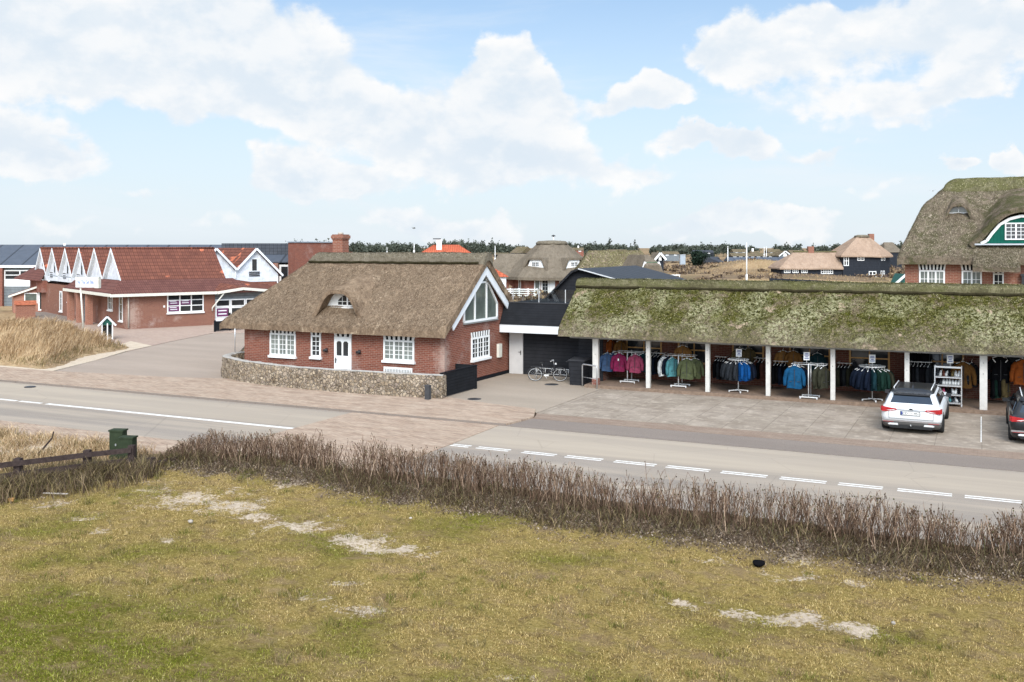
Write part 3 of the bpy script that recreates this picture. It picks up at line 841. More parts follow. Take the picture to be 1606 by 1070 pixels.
def lawn_attr(x, y):
    sand = patches(SANDP, x, y)
    green = np.clip(patches(GREENP, x, y) * .85 + (fbm(x * .7, y * .9, 5, 77) - .5) * 2.2 - .2, 0, 1)
    hf = hedge_front(x)
    inh = sstep(-20.8, -19.2, x)
    soil = sstep(-.7 - .5 * sstep(-12, 0, x), .3, y - hf + (fbm(x * 1.7, y * 1.7, 3, 5) - .5) * 1.1) * inh
    soil = np.maximum(soil, sstep(15.6, 17.2, y + (fbm(x, y, 3, 6) - .5) * 1.5) * sstep(-18.5, -20, x) * .8)
    return sand, green, soil
def make_lawn():
    xs = np.arange(-34, 15, .085); ys = np.arange(5., 20.36, .085)
    X, Y = np.meshgrid(xs, ys, indexing='ij')
    sand, green, soil = lawn_attr(X, Y)
    Z = lawn_h(X, Y) - .05 * np.clip(sand, 0, .6)
    nu, nv = X.shape
    V = np.stack([X, Y, Z], -1).reshape(-1, 3)
    i = np.arange(nu - 1)[:, None] * nv + np.arange(nv - 1)[None, :]
    F = np.stack([i, i + nv, i + nv + 1, i + 1], -1).reshape(-1, 4)
    tag(npmesh('lawn', V, F, 'lawn_turf', smooth=True, attrs={'sand': sand.ravel(), 'green': green.ravel(), 'soil': soil.ravel()}), kind='structure')
make_lawn()

def blades(x, y, z, h, w, lean, azim, bend=1.):
    """flat curved blades: 5 verts, 3 tris each"""
    n = len(x)
    wa = NP.uniform(0, 2 * PI, n)
    wx = np.cos(wa) * w / 2; wy = np.sin(wa) * w / 2
    lx = np.cos(azim) * lean * h; ly = np.sin(azim) * lean * h
    V = np.empty((n, 5, 3))
    V[:, 0] = np.stack([x - wx, y - wy, z], -1); V[:, 1] = np.stack([x + wx, y + wy, z], -1)
    mx = x + lx * .33; my = y + ly * .33; mz = z + h * .58
    V[:, 2] = np.stack([mx - wx * .8, my - wy * .8, mz], -1); V[:, 3] = np.stack([mx + wx * .8, my + wy * .8, mz], -1)
    V[:, 4] = np.stack([x + lx, y + ly, z + h * np.sqrt(np.clip(1 - .45 * lean ** 2, .1, 1))], -1)
    b = (np.arange(n) * 5)[:, None, None]
    F = b + np.array([[0, 1, 2], [1, 3, 2], [2, 3, 4]])[None]
    return V.reshape(-1, 3), F.reshape(-1, 3)

def make_turf():
    n = 900000
    # denser towards the viewer
    t = NP.random(n) ** 1.35
    y = 6.5 + t * 13.2; x = NP.uniform(-33, 5, n)
    dep = x * FX + y * FY; lat = x * RX + y * RY
    k = (np.abs(lat) < dep * .54 + .6) & (dep > 11.5) & (y < hedge_front(x) + .4)
    x = x[k]; y = y[k]
    sand, green, soil = lawn_attr(x, y)
    sn = sand * .7 + (fbm(x * 6, y * 6, 5, 51) - .5) * 1.8
    dens = (sn < .55) & (NP.random(len(x)) > soil * .85) & (fbm(x * 2.3, y * 2.3, 3, 61) + NP.uniform(-.2, .2, len(x)) > .4)
    x = x[dens]; y = y[dens]; green = green[dens]; n = len(x)
    cl = fbm(x * 3.1, y * 3.1, 3, 41)
    h = (.014 + .036 * cl) * NP.uniform(.6, 1.5, n)
    V, F = blades(x, y, lawn_h(x, y) - .005, h, .005 + .005 * NP.random(n), NP.uniform(.3, 1.4, n), NP.uniform(0, 2 * PI, n))
    g = np.clip(green * 1.15 + NP.uniform(-.15, .15, n), 0, 1)
    tag(npmesh('lawn_grass', V, F, 'turf_blade', attrs={'green': np.repeat(g, 5)}), 'short patchy yellow and green lawn grass in the foreground', 'grass', kind='stuff')
make_turf()
def make_tufts():
    n = 1500; cx = NP.uniform(-32, 5, n); cy = 7 + NP.random(n) ** 1.2 * 12.3
    k = (fbm(cx * .6, cy * .6, 3, 201) + NP.uniform(-.15, .15, n) > .5) & (cy < hedge_front(cx)); cx, cy = cx[k], cy[k]
    m_ = 34; x = np.repeat(cx, m_) + NP.normal(0, .07, len(cx) * m_); y = np.repeat(cy, m_) + NP.normal(0, .07, len(cx) * m_)
    s = np.repeat(NP.uniform(.5, 1.3, len(cx)), m_); n = len(x)
    V, F = blades(x, y, lawn_h(x, y), .1 * s * NP.uniform(.5, 1.3, n), .008, NP.uniform(.3, 1.2, n), NP.uniform(0, 2 * PI, n))
    mi = np.repeat(np.repeat((NP.random(len(cx)) < .55).astype(int), m_), 3)
    tag(npmesh('lawn_tufts', V, F, ['marram_green', 'tuft_green'], mi=mi), 'coarse darker tufts dotted over the lawn', 'grass', kind='stuff')
make_tufts()

# ================================================================== marram mound by the side road
def make_mound():
    xs = np.arange(-110, -38, .4); ys = np.arange(30.8, 62, .4)
    X, Y = np.meshgrid(xs, ys, indexing='ij')
    H, e = mound_h(X, Y)
    Z = H * (1 + .25 * (fbm(X * .4, Y * .4, 3, 4) - .5)) - .12 * (e < -.2)
    nu, nv = X.shape
    V = np.stack([X, Y, Z], -1).reshape(-1, 3)
    i = np.arange(nu - 1)[:, None] * nv + np.arange(nv - 1)[None, :]
    F = np.stack([i, i + nv, i + nv + 1, i + 1], -1).reshape(-1, 4)
    ec = e.reshape(-1)[F].max(1)
    F = F[ec > -.3]
    tag(npmesh('dune_mound', V, F, 'dune_land', smooth=True), kind='structure')
    n = 150000
    x = NP.uniform(-75, -39, n); y = NP.uniform(31, 56, n)
    h, e = mound_h(x, y)
    px, py = topx(x, y)
    k = (e > .15) & (px > -60) & (px < 240)
    x, y, h = x[k], y[k], h[k]; n = len(x); e = e[k]
    tuft = fbm(x * .9, y * .9, 3, 14)
    keep = tuft + NP.uniform(-.25, .25, n) > .36
    x, y, h, tuft, e = x[keep], y[keep], h[keep], tuft[keep], e[keep]; n = len(x)
    back = (fbm(x * .2, y * .2, 2, 44) < .45) & (x < -52)
    hh = (.22 + .75 * (tuft - .3)) * NP.uniform(.7, 1.3, n) * np.where(back, .7, 1.) * sstep(-.1, 1.2, e) + .1
    V, F = blades(x, y, h * .97 - .03, hh, .022, NP.uniform(.3, 1.1, n), R(20) + NP.normal(0, 1., n))
    mi = np.where(back, 2, np.where((e < .7) & (NP.random(n) < .6), 1, 0))
    tag(npmesh('marram_grass', V, F, ['marram', 'marram_green', 'heath'], mi=np.repeat(mi, 3)), 'tall straw coloured marram grass on the mound beside the side road', 'grass', kind='stuff')
make_mound()

# ================================================================== hedge of bare stems
def sticks(P0, P1, P2, r0, r1, r2):
    n = len(P0); V = np.empty((n, 9, 3))
    ph = NP.uniform(0, 2 * PI, n)
    for k, (P, r) in enumerate(((P0, r0), (P1, r1), (P2, r2))):
        for j in range(3):
            a = ph + 2 * PI * j / 3
            V[:, k * 3 + j, 0] = P[:, 0] + np.cos(a) * r; V[:, k * 3 + j, 1] = P[:, 1] + np.sin(a) * r; V[:, k * 3 + j, 2] = P[:, 2]
    q = []
    for k in range(2):
        for j in range(3):
            q.append((k * 3 + j, k * 3 + (j + 1) % 3, (k + 1) * 3 + (j + 1) % 3, (k + 1) * 3 + j))
    F = (np.arange(n) * 9)[:, None, None] + np.array(q)[None]
    return V.reshape(-1, 3), F.reshape(-1, 4)

def joinm(L):
    Vs = []; Fs = []; b = 0
    for V, F in L: Vs.append(V); Fs.append(F + b); b += len(V)
    return np.concatenate(Vs), np.concatenate(Fs)

def make_hedge():
    root = thing('rose_hedge', 'long bare brown hedge of upright twigs along the near roadside', 'hedge', (-8, 19.6, 0))
    n = 4000
    x = NP.uniform(-20.1, 6., n); hf = hedge_front(x)
    x = x + .22 * np.round(NP.normal(0, .5, n)) * NP.random(n)
    y = hf + .55 + NP.random(n) * .85 - .35 * (NP.random(n) < .12)
    cl = fbm(x * 1.6, y * 1.2, 3, 71)
    k = (cl + NP.uniform(-.2, .2, n) > .37)
    x, y, cl = x[k], y[k], cl[k]; n = len(x)
    top = (.57 + .12 * sstep(-19, -11, x) - .03 * sstep(-11, 0, x)) * sstep(-20.6, -17.8, x) ** .5
    H = top * (.6 + .8 * (fbm(x * 1.1, y * 2, 3, 72) - .08)) * NP.uniform(.65, 1.15, n)
    z = lawn_h(x, y)
    P0 = np.stack([x, y, z - .03], -1)
    lean = NP.normal(0, .19, (n, 2))
    P1 = P0 + np.stack([lean[:, 0] * H * .5 + NP.normal(0, .03, n), lean[:, 1] * H * .5 + NP.normal(0, .03, n), H * .52], -1)
    P2 = P0 + np.stack([lean[:, 0] * H * 1.2 + NP.normal(0, .05, n), lean[:, 1] * H * 1.1 + NP.normal(0, .05, n), H], -1)
    r = NP.uniform(.005, .0105, n)
    parts = [sticks(P0, P1, P2, r, r * .8, r * .5)]
    tips = [P2]
    for rep in range(3):
        t = NP.uniform(.4, .95, n)[:, None]
        A = np.where(t < .5, P0 + (P1 - P0) * t * 2, P1 + (P2 - P1) * (t - .5) * 2)
        L = H * NP.uniform(.14, .38, n)
        a = NP.uniform(0, 2 * PI, n)
        o = NP.uniform(.25, .6, n)
        B = A + np.stack([np.cos(a) * L * o * .7, np.sin(a) * L * o * .7, L * .5], -1)
        C = A + np.stack([np.cos(a) * L * o, np.sin(a) * L * o, L], -1)
        C[:, 2] = np.minimum(C[:, 2], z + top * 1.12)
        parts.append(sticks(A, B, C, r * .62, r * .5, r * .36)); tips.append(C)
    V, F = joinm(parts)
    o = npmesh('stems', V, F, 'twig', root)
    # dark hips and bud clusters at the tips
    T = np.concatenate(tips); T = T[NP.random(len(T)) < .27]
    k = len(T); s = NP.uniform(.008, .02, k)
    oc = np.array([(1, 0, 0), (-1, 0, 0), (0, 1, 0), (0, -1, 0), (0, 0, 1.1), (0, 0, -1.1)], float)
    V = T[:, None, :] + oc[None] * s[:, None, None]
    f = np.array([(0, 2, 4), (2, 1, 4), (1, 3, 4), (3, 0, 4), (2, 0, 5), (1, 2, 5), (3, 1, 5), (0, 3, 5)])
    F = (np.arange(k) * 6)[:, None, None] + f[None]
    npmesh('hips', V.reshape(-1, 3), F.reshape(-1, 3), 'twig_dark', root)
    # tangle of arching twigs and grass at the foot
    n = 3400
    x = NP.uniform(-20., 6., n); y = hedge_front(x) + NP.uniform(-.15, 1.2, n) - .25 * sstep(-12, 0, x) * NP.random(n)
    z = lawn_h(x, y); L = NP.uniform(.12, .5, n); a = NP.uniform(0, 2 * PI, n)
    P0 = np.stack([x, y, z], -1)
    P1 = P0 + np.stack([np.cos(a) * L * .5, np.sin(a) * L * .5, L * NP.uniform(.3, .9, n)], -1)
    P2 = P0 + np.stack([np.cos(a) * L * 1.1, np.sin(a) * L * 1.1, L * NP.uniform(.05, .7, n)], -1)
    r = NP.uniform(.004, .009, n)
    V1, F1 = sticks(P0, P1, P2, r, r * .8, r * .5)
    npmesh('undergrowth', V1, F1, 'twig_dark', root)
    n = 15000
    x = NP.uniform(-20.2, 6., n); y = hedge_front(x) + NP.uniform(-.3, .9, n)
    k = fbm(x * 1.1, y * 1.6, 3, 91) + NP.uniform(-.12, .12, n) > .5
    x, y = x[k], y[k]; n = len(x)
    V, F = blades(x, y, lawn_h(x, y), NP.uniform(.06, .28, n), .012, NP.uniform(.3, 1.3, n), NP.uniform(0, 2 * PI, n))
    tag(npmesh('hedge_foot_grass', V, F, ['marram_green', 'twig_dark'], mi=np.repeat((NP.random(n) < .78).astype(int), 3)), 'rough grass growing through the foot of the bare hedge', 'grass', kind='stuff')
    # leaf litter strip
    n = 60000
    x = NP.uniform(-20, 6., n); y = hedge_front(x) + NP.normal(-.1, .55, n)
    s, g, soil = lawn_attr(x, y); k = NP.random(n) < soil * .9 + .03
    x, y = x[k], y[k]; n = len(x)
    V, F = blades(x, y, lawn_h(x, y) + .004, NP.uniform(.015, .05, n), .03, NP.uniform(1., 1.45, n), NP.uniform(0, 2 * PI, n))
    tag(npmesh('leaf_litter', V, F, 'litter'), 'brown leaf litter strewn along the foot of the hedge', 'leaf litter', kind='stuff')
make_hedge()

# ================================================================== rough grass near the rail fence
def fence_line(x):   # y of the rail fence at x
    return 19.0 + (x + 21.2) * 1.68
def make_rough():
    n = 60000
    x = NP.uniform(-34, -19.4, n); y = NP.uniform(14.5, 20.4, n)
    px, py = topx(x, y)
    beyond = (x + 20.9) * 0.86 - (y - 19.2) * .51 < -.15        # roadside of the rails
    infront = ~beyond & (y > 16.1 - .25 * (x + 20)) & (y < 19.2 + (x + 19.4) * .8)
    cl = fbm(x * 1.5, y * 1.5, 3, 23)
    inf2 = infront & (cl + NP.uniform(-.2, .2, n) > .4)
    bey = beyond & (cl + NP.uniform(-.25, .25, n) > .47) & (x < -20.9)
    k = (inf2 | bey) & (px > -40)
    x, y, cl = x[k], y[k], cl[k]; b = bey[k]; n = len(x)
    h = np.where(b, .16 + .34 * cl, .1 + .32 * cl) * NP.uniform(.6, 1.3, n)
    V, F = blades(x, y, lawn_h(x, y), h, .014, NP.uniform(.3, 1.2, n), NP.uniform(0, 2 * PI, n))
    mi = np.where(b, np.where(NP.random(n) < .75, 0, 1), np.where(NP.random(n) < .35, 1, np.where(NP.random(n) < .45, 2, 3)))
    tag(npmesh('rough_grass', V, F, ['marram', 'marram_green', 'heath', 'twig_dark'], mi=np.repeat(mi, 3)), 'rough dry grass and dark weeds around the wooden rail fence', 'grass', kind='stuff')
make_rough()
def make_weeds():
    q = [gp(207, 704, .72), gp(137, 711.5, .72), gp(0, 728, .72), gp(-90, 739, .72)]
    n = 15000; t = NP.random(n) * 3; i = np.minimum(t.astype(int), 2); f = t - i
    A = np.array(q); x = A[i, 0] * (1 - f) + A[i + 1, 0] * f; y = A[i, 1] * (1 - f) + A[i + 1, 1] * f
    x = x + NP.normal(.1, .45, n); y = y + NP.normal(-.25, .45, n)
    cl = fbm(x * 2, y * 2, 3, 123); k = cl + NP.uniform(-.2, .2, n) > .42; x, y, cl = x[k], y[k], cl[k]; n = len(x)
    V, F = blades(x, y, lawn_h(x, y), (.2 + .5 * cl) * NP.uniform(.5, 1.15, n), .013, NP.uniform(.2, 1., n), NP.uniform(0, 2 * PI, n))
    r_ = NP.random(n); mi = np.where(r_ < .4, 0, np.where(r_ < .75, 1, 2))
    tag(npmesh('fence_weeds', V, F, ['twig_dark', 'marram_green', 'heath'], mi=np.repeat(mi, 3)), 'dark dry weeds growing up through the timber rails', 'weeds', kind='stuff')
make_weeds()
sheet('sand_patch', [gp(*p) for p in [(-60, 700), (20, 694), (70, 690), (120, 696), (110, 708), (20, 714), (-60, 722)]], .1, 'sand', .12)

# ================================================================== thatch roofs as height fields
def smin(a, b, k):
    h = np.clip(.5 + .5 * (b - a) / k, 0, 1)
    return b * (1 - h) + a * h - k * h * (1 - h)

def hroof(name, parent, x0, x1, y0, y1, step, zf, thick, mats, amp=.04, nf=0, flen=.09, fw=.012, seed=1, rnd=.2, lift=.03, soft=(1, 1, 1, 1), cap=.11):
    def zz(X, Y):
        e = np.full(np.shape(X), 9.)
        for d, s in ((X - x0, soft[0]), (x1 - X, soft[1]), (Y - y0, soft[2]), (y1 - Y, soft[3])):
            if s: e = np.minimum(e, d)
        z = zf(X, Y) - cap * (1 - np.clip(e / rnd, 0, 1)) ** 2
        return z + (fbm(X * 1.1, Y * 1.1 + 3, 3, seed) - .5) * amp * 2.2 + (fbm(X * 5, Y * 5, 3, seed + 9) - .5) * amp
    xs = np.linspace(x0, x1, max(2, int((x1 - x0) / step) + 1)); ys = np.linspace(y0, y1, max(2, int((y1 - y0) / step) + 1))
    X, Y = np.meshgrid(xs, ys, indexing='ij')
    Z = zz(X, Y); nu, nv = X.shape
    top = np.stack([X, Y, Z], -1).reshape(-1, 3)
    bot = np.stack([X, Y, zf(X, Y) - thick + (fbm(X * 3, Y * 3, 2, seed + 5) - .5) * .04], -1).reshape(-1, 3)
    N = nu * nv
    i = np.arange(nu - 1)[:, None] * nv + np.arange(nv - 1)[None, :]
    Ft = np.stack([i, i + nv, i + nv + 1, i + 1], -1).reshape(-1, 4)
    Fb = Ft[:, ::-1] + N
    ring = list(range(0, nv)) + [k * nv + nv - 1 for k in range(1, nu)] + [(nu - 1) * nv + k for k in range(nv - 2, -1, -1)] + [k * nv for k in range(nu - 2, 0, -1)]
    ring = np.array(ring); nx = np.roll(ring, -1)
    Fs = np.stack([ring, nx, nx + N, ring + N], -1)
    V = np.concatenate([top, bot]); F = np.concatenate([Ft, Fb, Fs])
    mats = mats if isinstance(mats, (list, tuple)) else [mats]
    o = npmesh(name, V, F, mats[0], parent, smooth=np.r_[np.ones(len(Ft), bool), np.zeros(len(Fb) + len(Fs), bool)])
    if nf:
        n = nf
        x = NP.uniform(x0 + .02, x1 - .02, n); y = NP.uniform(y0 + .02, y1 - .02, n)
        z = zz(x, y); h = .06
        gx = (zf(x + h, y) - zf(x - h, y)) / (2 * h); gy = (zf(x, y + h) - zf(x, y - h)) / (2 * h)
        g = np.sqrt(gx * gx + gy * gy) + 1e-6
        D = np.stack([-gx / g, -gy / g, -g], -1); D /= np.linalg.norm(D, axis=1)[:, None]
        Nn = np.stack([-gx, -gy, np.ones(n)], -1); Nn /= np.linalg.norm(Nn, axis=1)[:, None]
        T = np.cross(D, Nn)
        D = D + T * NP.normal(0, .45, n)[:, None]
        L = flen * NP.uniform(.5, 1.5, n)[:, None]; w = fw * NP.uniform(.5, 1.4, n)[:, None]
        P = np.stack([x, y, z], -1)
        a = P - T * w + Nn * .004; b = P + T * w + Nn * .004
        c = P + D * L + Nn * (lift * NP.uniform(.2, 1.3, n)[:, None])
        V = np.stack([a, b, c], 1).reshape(-1, 3)
        npmesh('loose_reed' if 'moss' not in mats[1] else 'moss_tufts', V, np.arange(n * 3).reshape(-1, 3), mats[1], o)
    return o

def arch_hood(name, parent, xc, hw, yf, depth, A, roofz, mat, thick=.2, rise=.25, n=28, inner=.45, reed=None):
    """eyebrow of thatch over a dormer: outer skin, rim and soffit"""
    m = MB()
    us = [-1 + 2 * k / n for k in range(n + 1)]
    rows = []; low = []
    for u in us:
        x = xc + u * hw; r = []
        for j in range(9):
            y = yf + depth * j / 8
            r.append((x, y, max(A(u) + rise * (y - yf), float(roofz(x, y)) - .03) + .02 * (RND.random() - .5)))
        rows.append(r)
        lx = xc + u * hw * .93
        low.append([(lx, yf + .015 + inner * j / 3, max(A(u) - thick + .04 * j, float(roofz(lx, yf + inner * j / 3)) - .05)) for j in range(4)])
    m.grid(rows, True)
    m.grid(low, True, True)
    m.grid([[rows[k][0], low[k][0]] for k in range(n + 1)], False, True)
    return m.build(name, mat, parent)

def fins(parent, W, u0, u1, v0, v1, n, splay=.05, name='lintel'):
    """black and white header course over an opening"""
    o = MB(); wbox(o, W, u0, u1, v0, v1, 0, .012); lo = o.build(name, 'black_wood', parent)
    w = (u1 - u0) / (2 * n - 1); uc = (u0 + u1) / 2
    for k in range(n):
        m = MB(); a = u0 + 2 * k * w; s = (a + w / 2 - uc) / (u1 - u0) * 2 * splay
        vs = [W(a, v0, .013), W(a + w, v0, .013), W(a + w + s, v1, .013), W(a + s, v1, .013), W(a, v0, .03), W(a + w, v0, .03), W(a + w + s, v1, .03), W(a + s, v1, .03)]
        m.add(vs, [(4, 5, 6, 7), (0, 1, 5, 4), (1, 2, 6, 5), (2, 3, 7, 6), (3, 0, 4, 7), (3, 2, 1, 0)], False)
        m.build('white_header', 'white_paint', lo)
    return lo

plain('shade_brown', (.035, .03, .016), 1., .5, 9, 0.)  # dark brown for the painted shadow line under the ridge rolls
# ================================================================== thatched brick cottage
def cottage():
    C = thing('thatched_cottage', 'red brick cottage with tan thatched roof, brick chimney and glazed white gable', 'house', (-24.8, 37.6, 0))
    GX = -19.6
    front = lambda y: 2.52 + (y - 33.9) * .772
    def zf(X, Y):
        z = smin(front(Y), 2.52 + (41.3 - Y) * .772, .12)
        return smin(z, 2.5 + (X + 30.95) * 1.17, .3)
    roof = hroof('roof', C, -30.95, -19.28, 33.88, 41.3, .075, zf, .34, ['thatch_tan', 'reed_tan'], .045, 75000, .09, .011, 3, .22, .03, (1, 0, 1, 1))
    hroof('ridge_cap', C, -28.7, -19.22, 37.2, 38.0, .06, lambda X, Y: np.minimum(zf(X, Y) + .27, 5.36 + .2 * np.sqrt(np.clip(1 - ((Y - 37.6) / .6) ** 2, 0, 1)) - .9 * np.clip(-28.2 - X, 0, 1)), .34, ['thatch_ridge', 'reed_grey'], .03, 9000, .06, .01, 4, .1, .02, (1, 0, 1, 1), .05)
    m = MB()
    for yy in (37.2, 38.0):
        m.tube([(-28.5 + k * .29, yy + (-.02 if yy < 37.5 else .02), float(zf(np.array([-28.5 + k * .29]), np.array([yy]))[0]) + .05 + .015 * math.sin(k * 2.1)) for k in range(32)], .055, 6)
    m.build('ridge_shade_line', 'shade_brown', C)  # dark tubes standing in for the shadow line beneath the ridge roll
    # chimney
    m = MB()
    cx, cy = -27.5, 38.3
    m.box(cx - .42, cx + .42, cy - .38, cy + .38, 4.7, 5.58); m.box(cx - .28, cx + .28, cy - .26, cy + .26, 5.58, 6.16)
    m.box(cx - .31, cx + .31, cy - .29, cy + .29, 6.16, 6.22); m.box(cx - .34, cx + .34, cy - .32, cy + .32, 6.22, 6.36); m.box(cx - .3, cx + .3, cy - .28, cy + .28, 6.36, 6.41)
    ch = m.build('chimney', 'orange_brick', C)
    m = MB(); m.lathe((cx, cy, 6.41), [(.13, 0), (.13, .08), (.1, .1)], 10); m.build('flue', 'stone_pale', ch)
    # walls
    m = MB()
    m.box(-29.96, GX - .3, 34.4, 34.7, -.3, 2.62); m.box(-29.96, -29.66, 34.7, 40.8, -.3, 2.6); m.box(-29.66, GX - .3, 40.5, 40.8, -.3, 2.62)
    m.prism([(GX, 34.4, -.3), (GX, 40.8, -.3), (GX, 40.8, 2.72), (GX, 37.6, 5.2), (GX, 34.4, 2.72)], (-.3, 0, 0))
    m.build('wall', 'cottage_brick', C)
    m = MB(); m.box(GX, GX + .02, 34.42, 40.78, 0, .18); m.box(-29.94, GX - .02, 34.38, 34.4, 0, .16); m.build('plinth', 'black_wood', C)
    # lime scars on the corner
    W = frame((0, 34.4, 0), (1, 0, 0), (0, -1, 0))
    window(C, W, -28.49, -27.07, 1.02, 2.0, 3, 2, 4, gm='glass_pale', fw=.07); fins(C, W, -28.46, -27.1, 2.0, 2.24, 7)
    window(C, W, -26.24, -25.72, 1.06, 1.99, 1, 2, 4, fw=.07); fins(C, W, -26.24, -25.72, 1.995, 2.22, 3, .08)
    window(C, W, -22.51, -21.02, 1.1, 1.95, 3, 2, 4, gm='glass_pale', fw=.07); fins(C, W, -22.5, -21.03, 1.955, 2.22, 7)
    # door
    m = MB(); wbox(m, W, -25.0, -24.13, 0, 1.98, 0, .06); d = m.build('door', 'white_paint', C)
    m = MB()
    for a in (-24.86, -24.52):
        m.prism([W(a, 1.18, .061), W(a + .25, 1.18, .061), W(a + .25, 1.72, .061), W(a + .19, 1.79, .061), W(a + .06, 1.79, .061), W(a, 1.72, .061)], W(0, 0, .008) - W(0, 0, 0))
    m.build('pane', 'glass_dark', d)
    m = MB(); wbox(m, W, -24.93, -24.89, .86, 1.08, .06, .09); m.tube([W(-24.91, 1.0, .09), W(-24.91, 1.0, .12), W(-24.8, 1.0, .12)], .012); m.build('handle', 'dark_metal', d)
    m = MB()
    for z0, z1 in ((.12, .52), (.58, 1.08)):
        wbox(m, W, -24.85, -24.28, z0, z1, .06, .068)
    m.build('panel', 'white_board', d)
    fins(C, W, -25.0, -24.13, 1.985, 2.22, 4)
    for x in (-25.42, -23.72):
        m = MB(); wbox(m, W, x - .05, x + .05, 1.3, 1.45, 0, .05); m.tube([W(x - .09, 1.36, .1), W(x + .12, 1.4, .16)], [.06, .05], 8)
        m.build('wall_lamp', 'dark_metal', C)
    m = MB(); wbox(m, W, -22.51, -21.12, .3, .82, 0, .03)
    g = m.build('cellar_grille', 'white_paint', C)
    m = MB()
    for k in range(17): wbox(m, W, -22.42 + k * .075, -22.385 + k * .075, .36, .74, .03, .036)
    m.build('slot', 'grey_paint', g)
    # gable end
    G = frame((GX, 0, 0), (0, 1, 0), (1, 0, 0))
    window(C, G, 36.66, 38.33, 1.0, 1.94, 3, 2, 4, gm='glass_dark', fw=.08); fins(C, G, 36.66, 38.33, 1.95, 2.16, 8)
    m = MB(); wbox(m, G, 39.11, 39.42, .86, 1.46, 0, .12); m.build('meter_box', 'cream_paint', C)
    b = MB(); pts = [(35.98, 2.66), (39.06, 2.66), (39.06, 3.3), (37.56, 4.92), (35.98, 3.16)]
    for i in range(5):
        p, q = pts[i], pts[(i + 1) % 5]; b.bar(G(p[0], p[1], .03), G(q[0], q[1], .03), .08, .09)
    b.bar(G(36.95, 2.66, .03), G(36.95, 4.24, .03), .07, .08); b.bar(G(38.03, 2.66, .03), G(38.03, 4.4, .03), .07, .08)
    b.bar(G(36.97, 4.28, .03), G(38.03, 4.28, .03), .07, .08)
    gw = b.build('gable_window', 'white_paint', C)
    b = MB(); b.prism([G(u, v, .005) for u, v in pts], (.014, 0, 0)); b.build('pane', 'glass_green', gw)
    b = MB(); wbox(b, G, 35.94, 39.1, 2.55, 2.615, 0, .1); b.build('sill', 'grey_paint', gw)
    b = MB()
    for sgn in (-1, 1):
        p = (37.6, 5.02); q = (37.6 + sgn * 3.05, 5.02 - 3.05 * .79) if sgn < 0 else (37.6 + 2.5, 5.02 - 2.5 * .79)
        off = .3
        b.prism([G(p[0], p[1] + .06, .2), G(q[0], q[1] + .06, .2), G(q[0] - sgn * .16, q[1] - .2, .2), G(p[0], p[1] - .42, .2)], (.05, 0, 0))
    b.build('barge_board', 'white_board', C)
    # eyebrow dormer
    xc, hw, yf = -24.82, 1.3, 34.26
    A = lambda u: 2.78 + 1.2 * math.exp(-(abs(u) / .78) ** 3.8)
    rz = lambda x, y: zf(np.array([x]), np.array([y]))[0]
    arch_hood('dormer_hood', C, xc, hw, yf, 3.0, A, rz, 'thatch_tan', .17, .26, 34, .62)
    cx = -24.8; yb = 34.86; z0 = 3.22
    dm = MB(); us = [-.86 + 1.72 * k / 16 for k in range(17)]
    dm.prism([(xc - .86 * hw, yb + .04, 2.9), (xc + .86 * hw, yb + .04, 2.9)] + [(xc + u * hw, yb + .04, A(u) + .03) for u in us[::-1]], (0, .04, 0)); dm.build('dormer_cheek', 'black_wood', C)
    dm = MB()
    prof = [(-.98, z0), (.9, z0)] + [(-.04 + .93 * math.cos(t * PI / 12), z0 + .64 * math.sin(t * PI / 12) ** .8) for t in range(1, 12)]
    dm.prism([(cx + a, yb, z) for a, z in prof], (0, .035, 0))
    dw = dm.build('dormer_window', 'white_paint', C)
    g = MB(); prof = [(-.36, z0 + .09), (.62, z0 + .09), (.6, z0 + .26), (.46, z0 + .43), (.16, z0 + .53), (-.12, z0 + .48), (-.36, z0 + .28)]
    g.prism([(cx + a, yb - .012, z) for a, z in prof], (0, .01, 0)); g.build('pane', 'glass_dark', dw)
    g = MB()
    for a in (-.13, .39): g.box(cx + a - .012, cx + a + .012, yb - .024, yb - .013, z0 + .08, z0 + .49)
    g.box(cx + .1, cx + .17, yb - .026, yb - .013, z0 + .06, z0 + .55); g.box(cx - .36, cx + .62, yb - .024, yb - .013, z0 + .225, z0 + .25)
    g.build('glazing_bar', 'white_paint', dw)
    g = MB(); g.box(cx - .72, cx + .7, yb - .08, yb + .02, z0 - .05, z0 - .004); g.build('sill', 'white_paint', dw)
    g = MB(); g.box(cx - .78, cx + .78, yb - .03, yb + .03, z0 - .45, z0 - .055); g.build('apron', 'moss_green_paint', dw)
    return C
cottage()

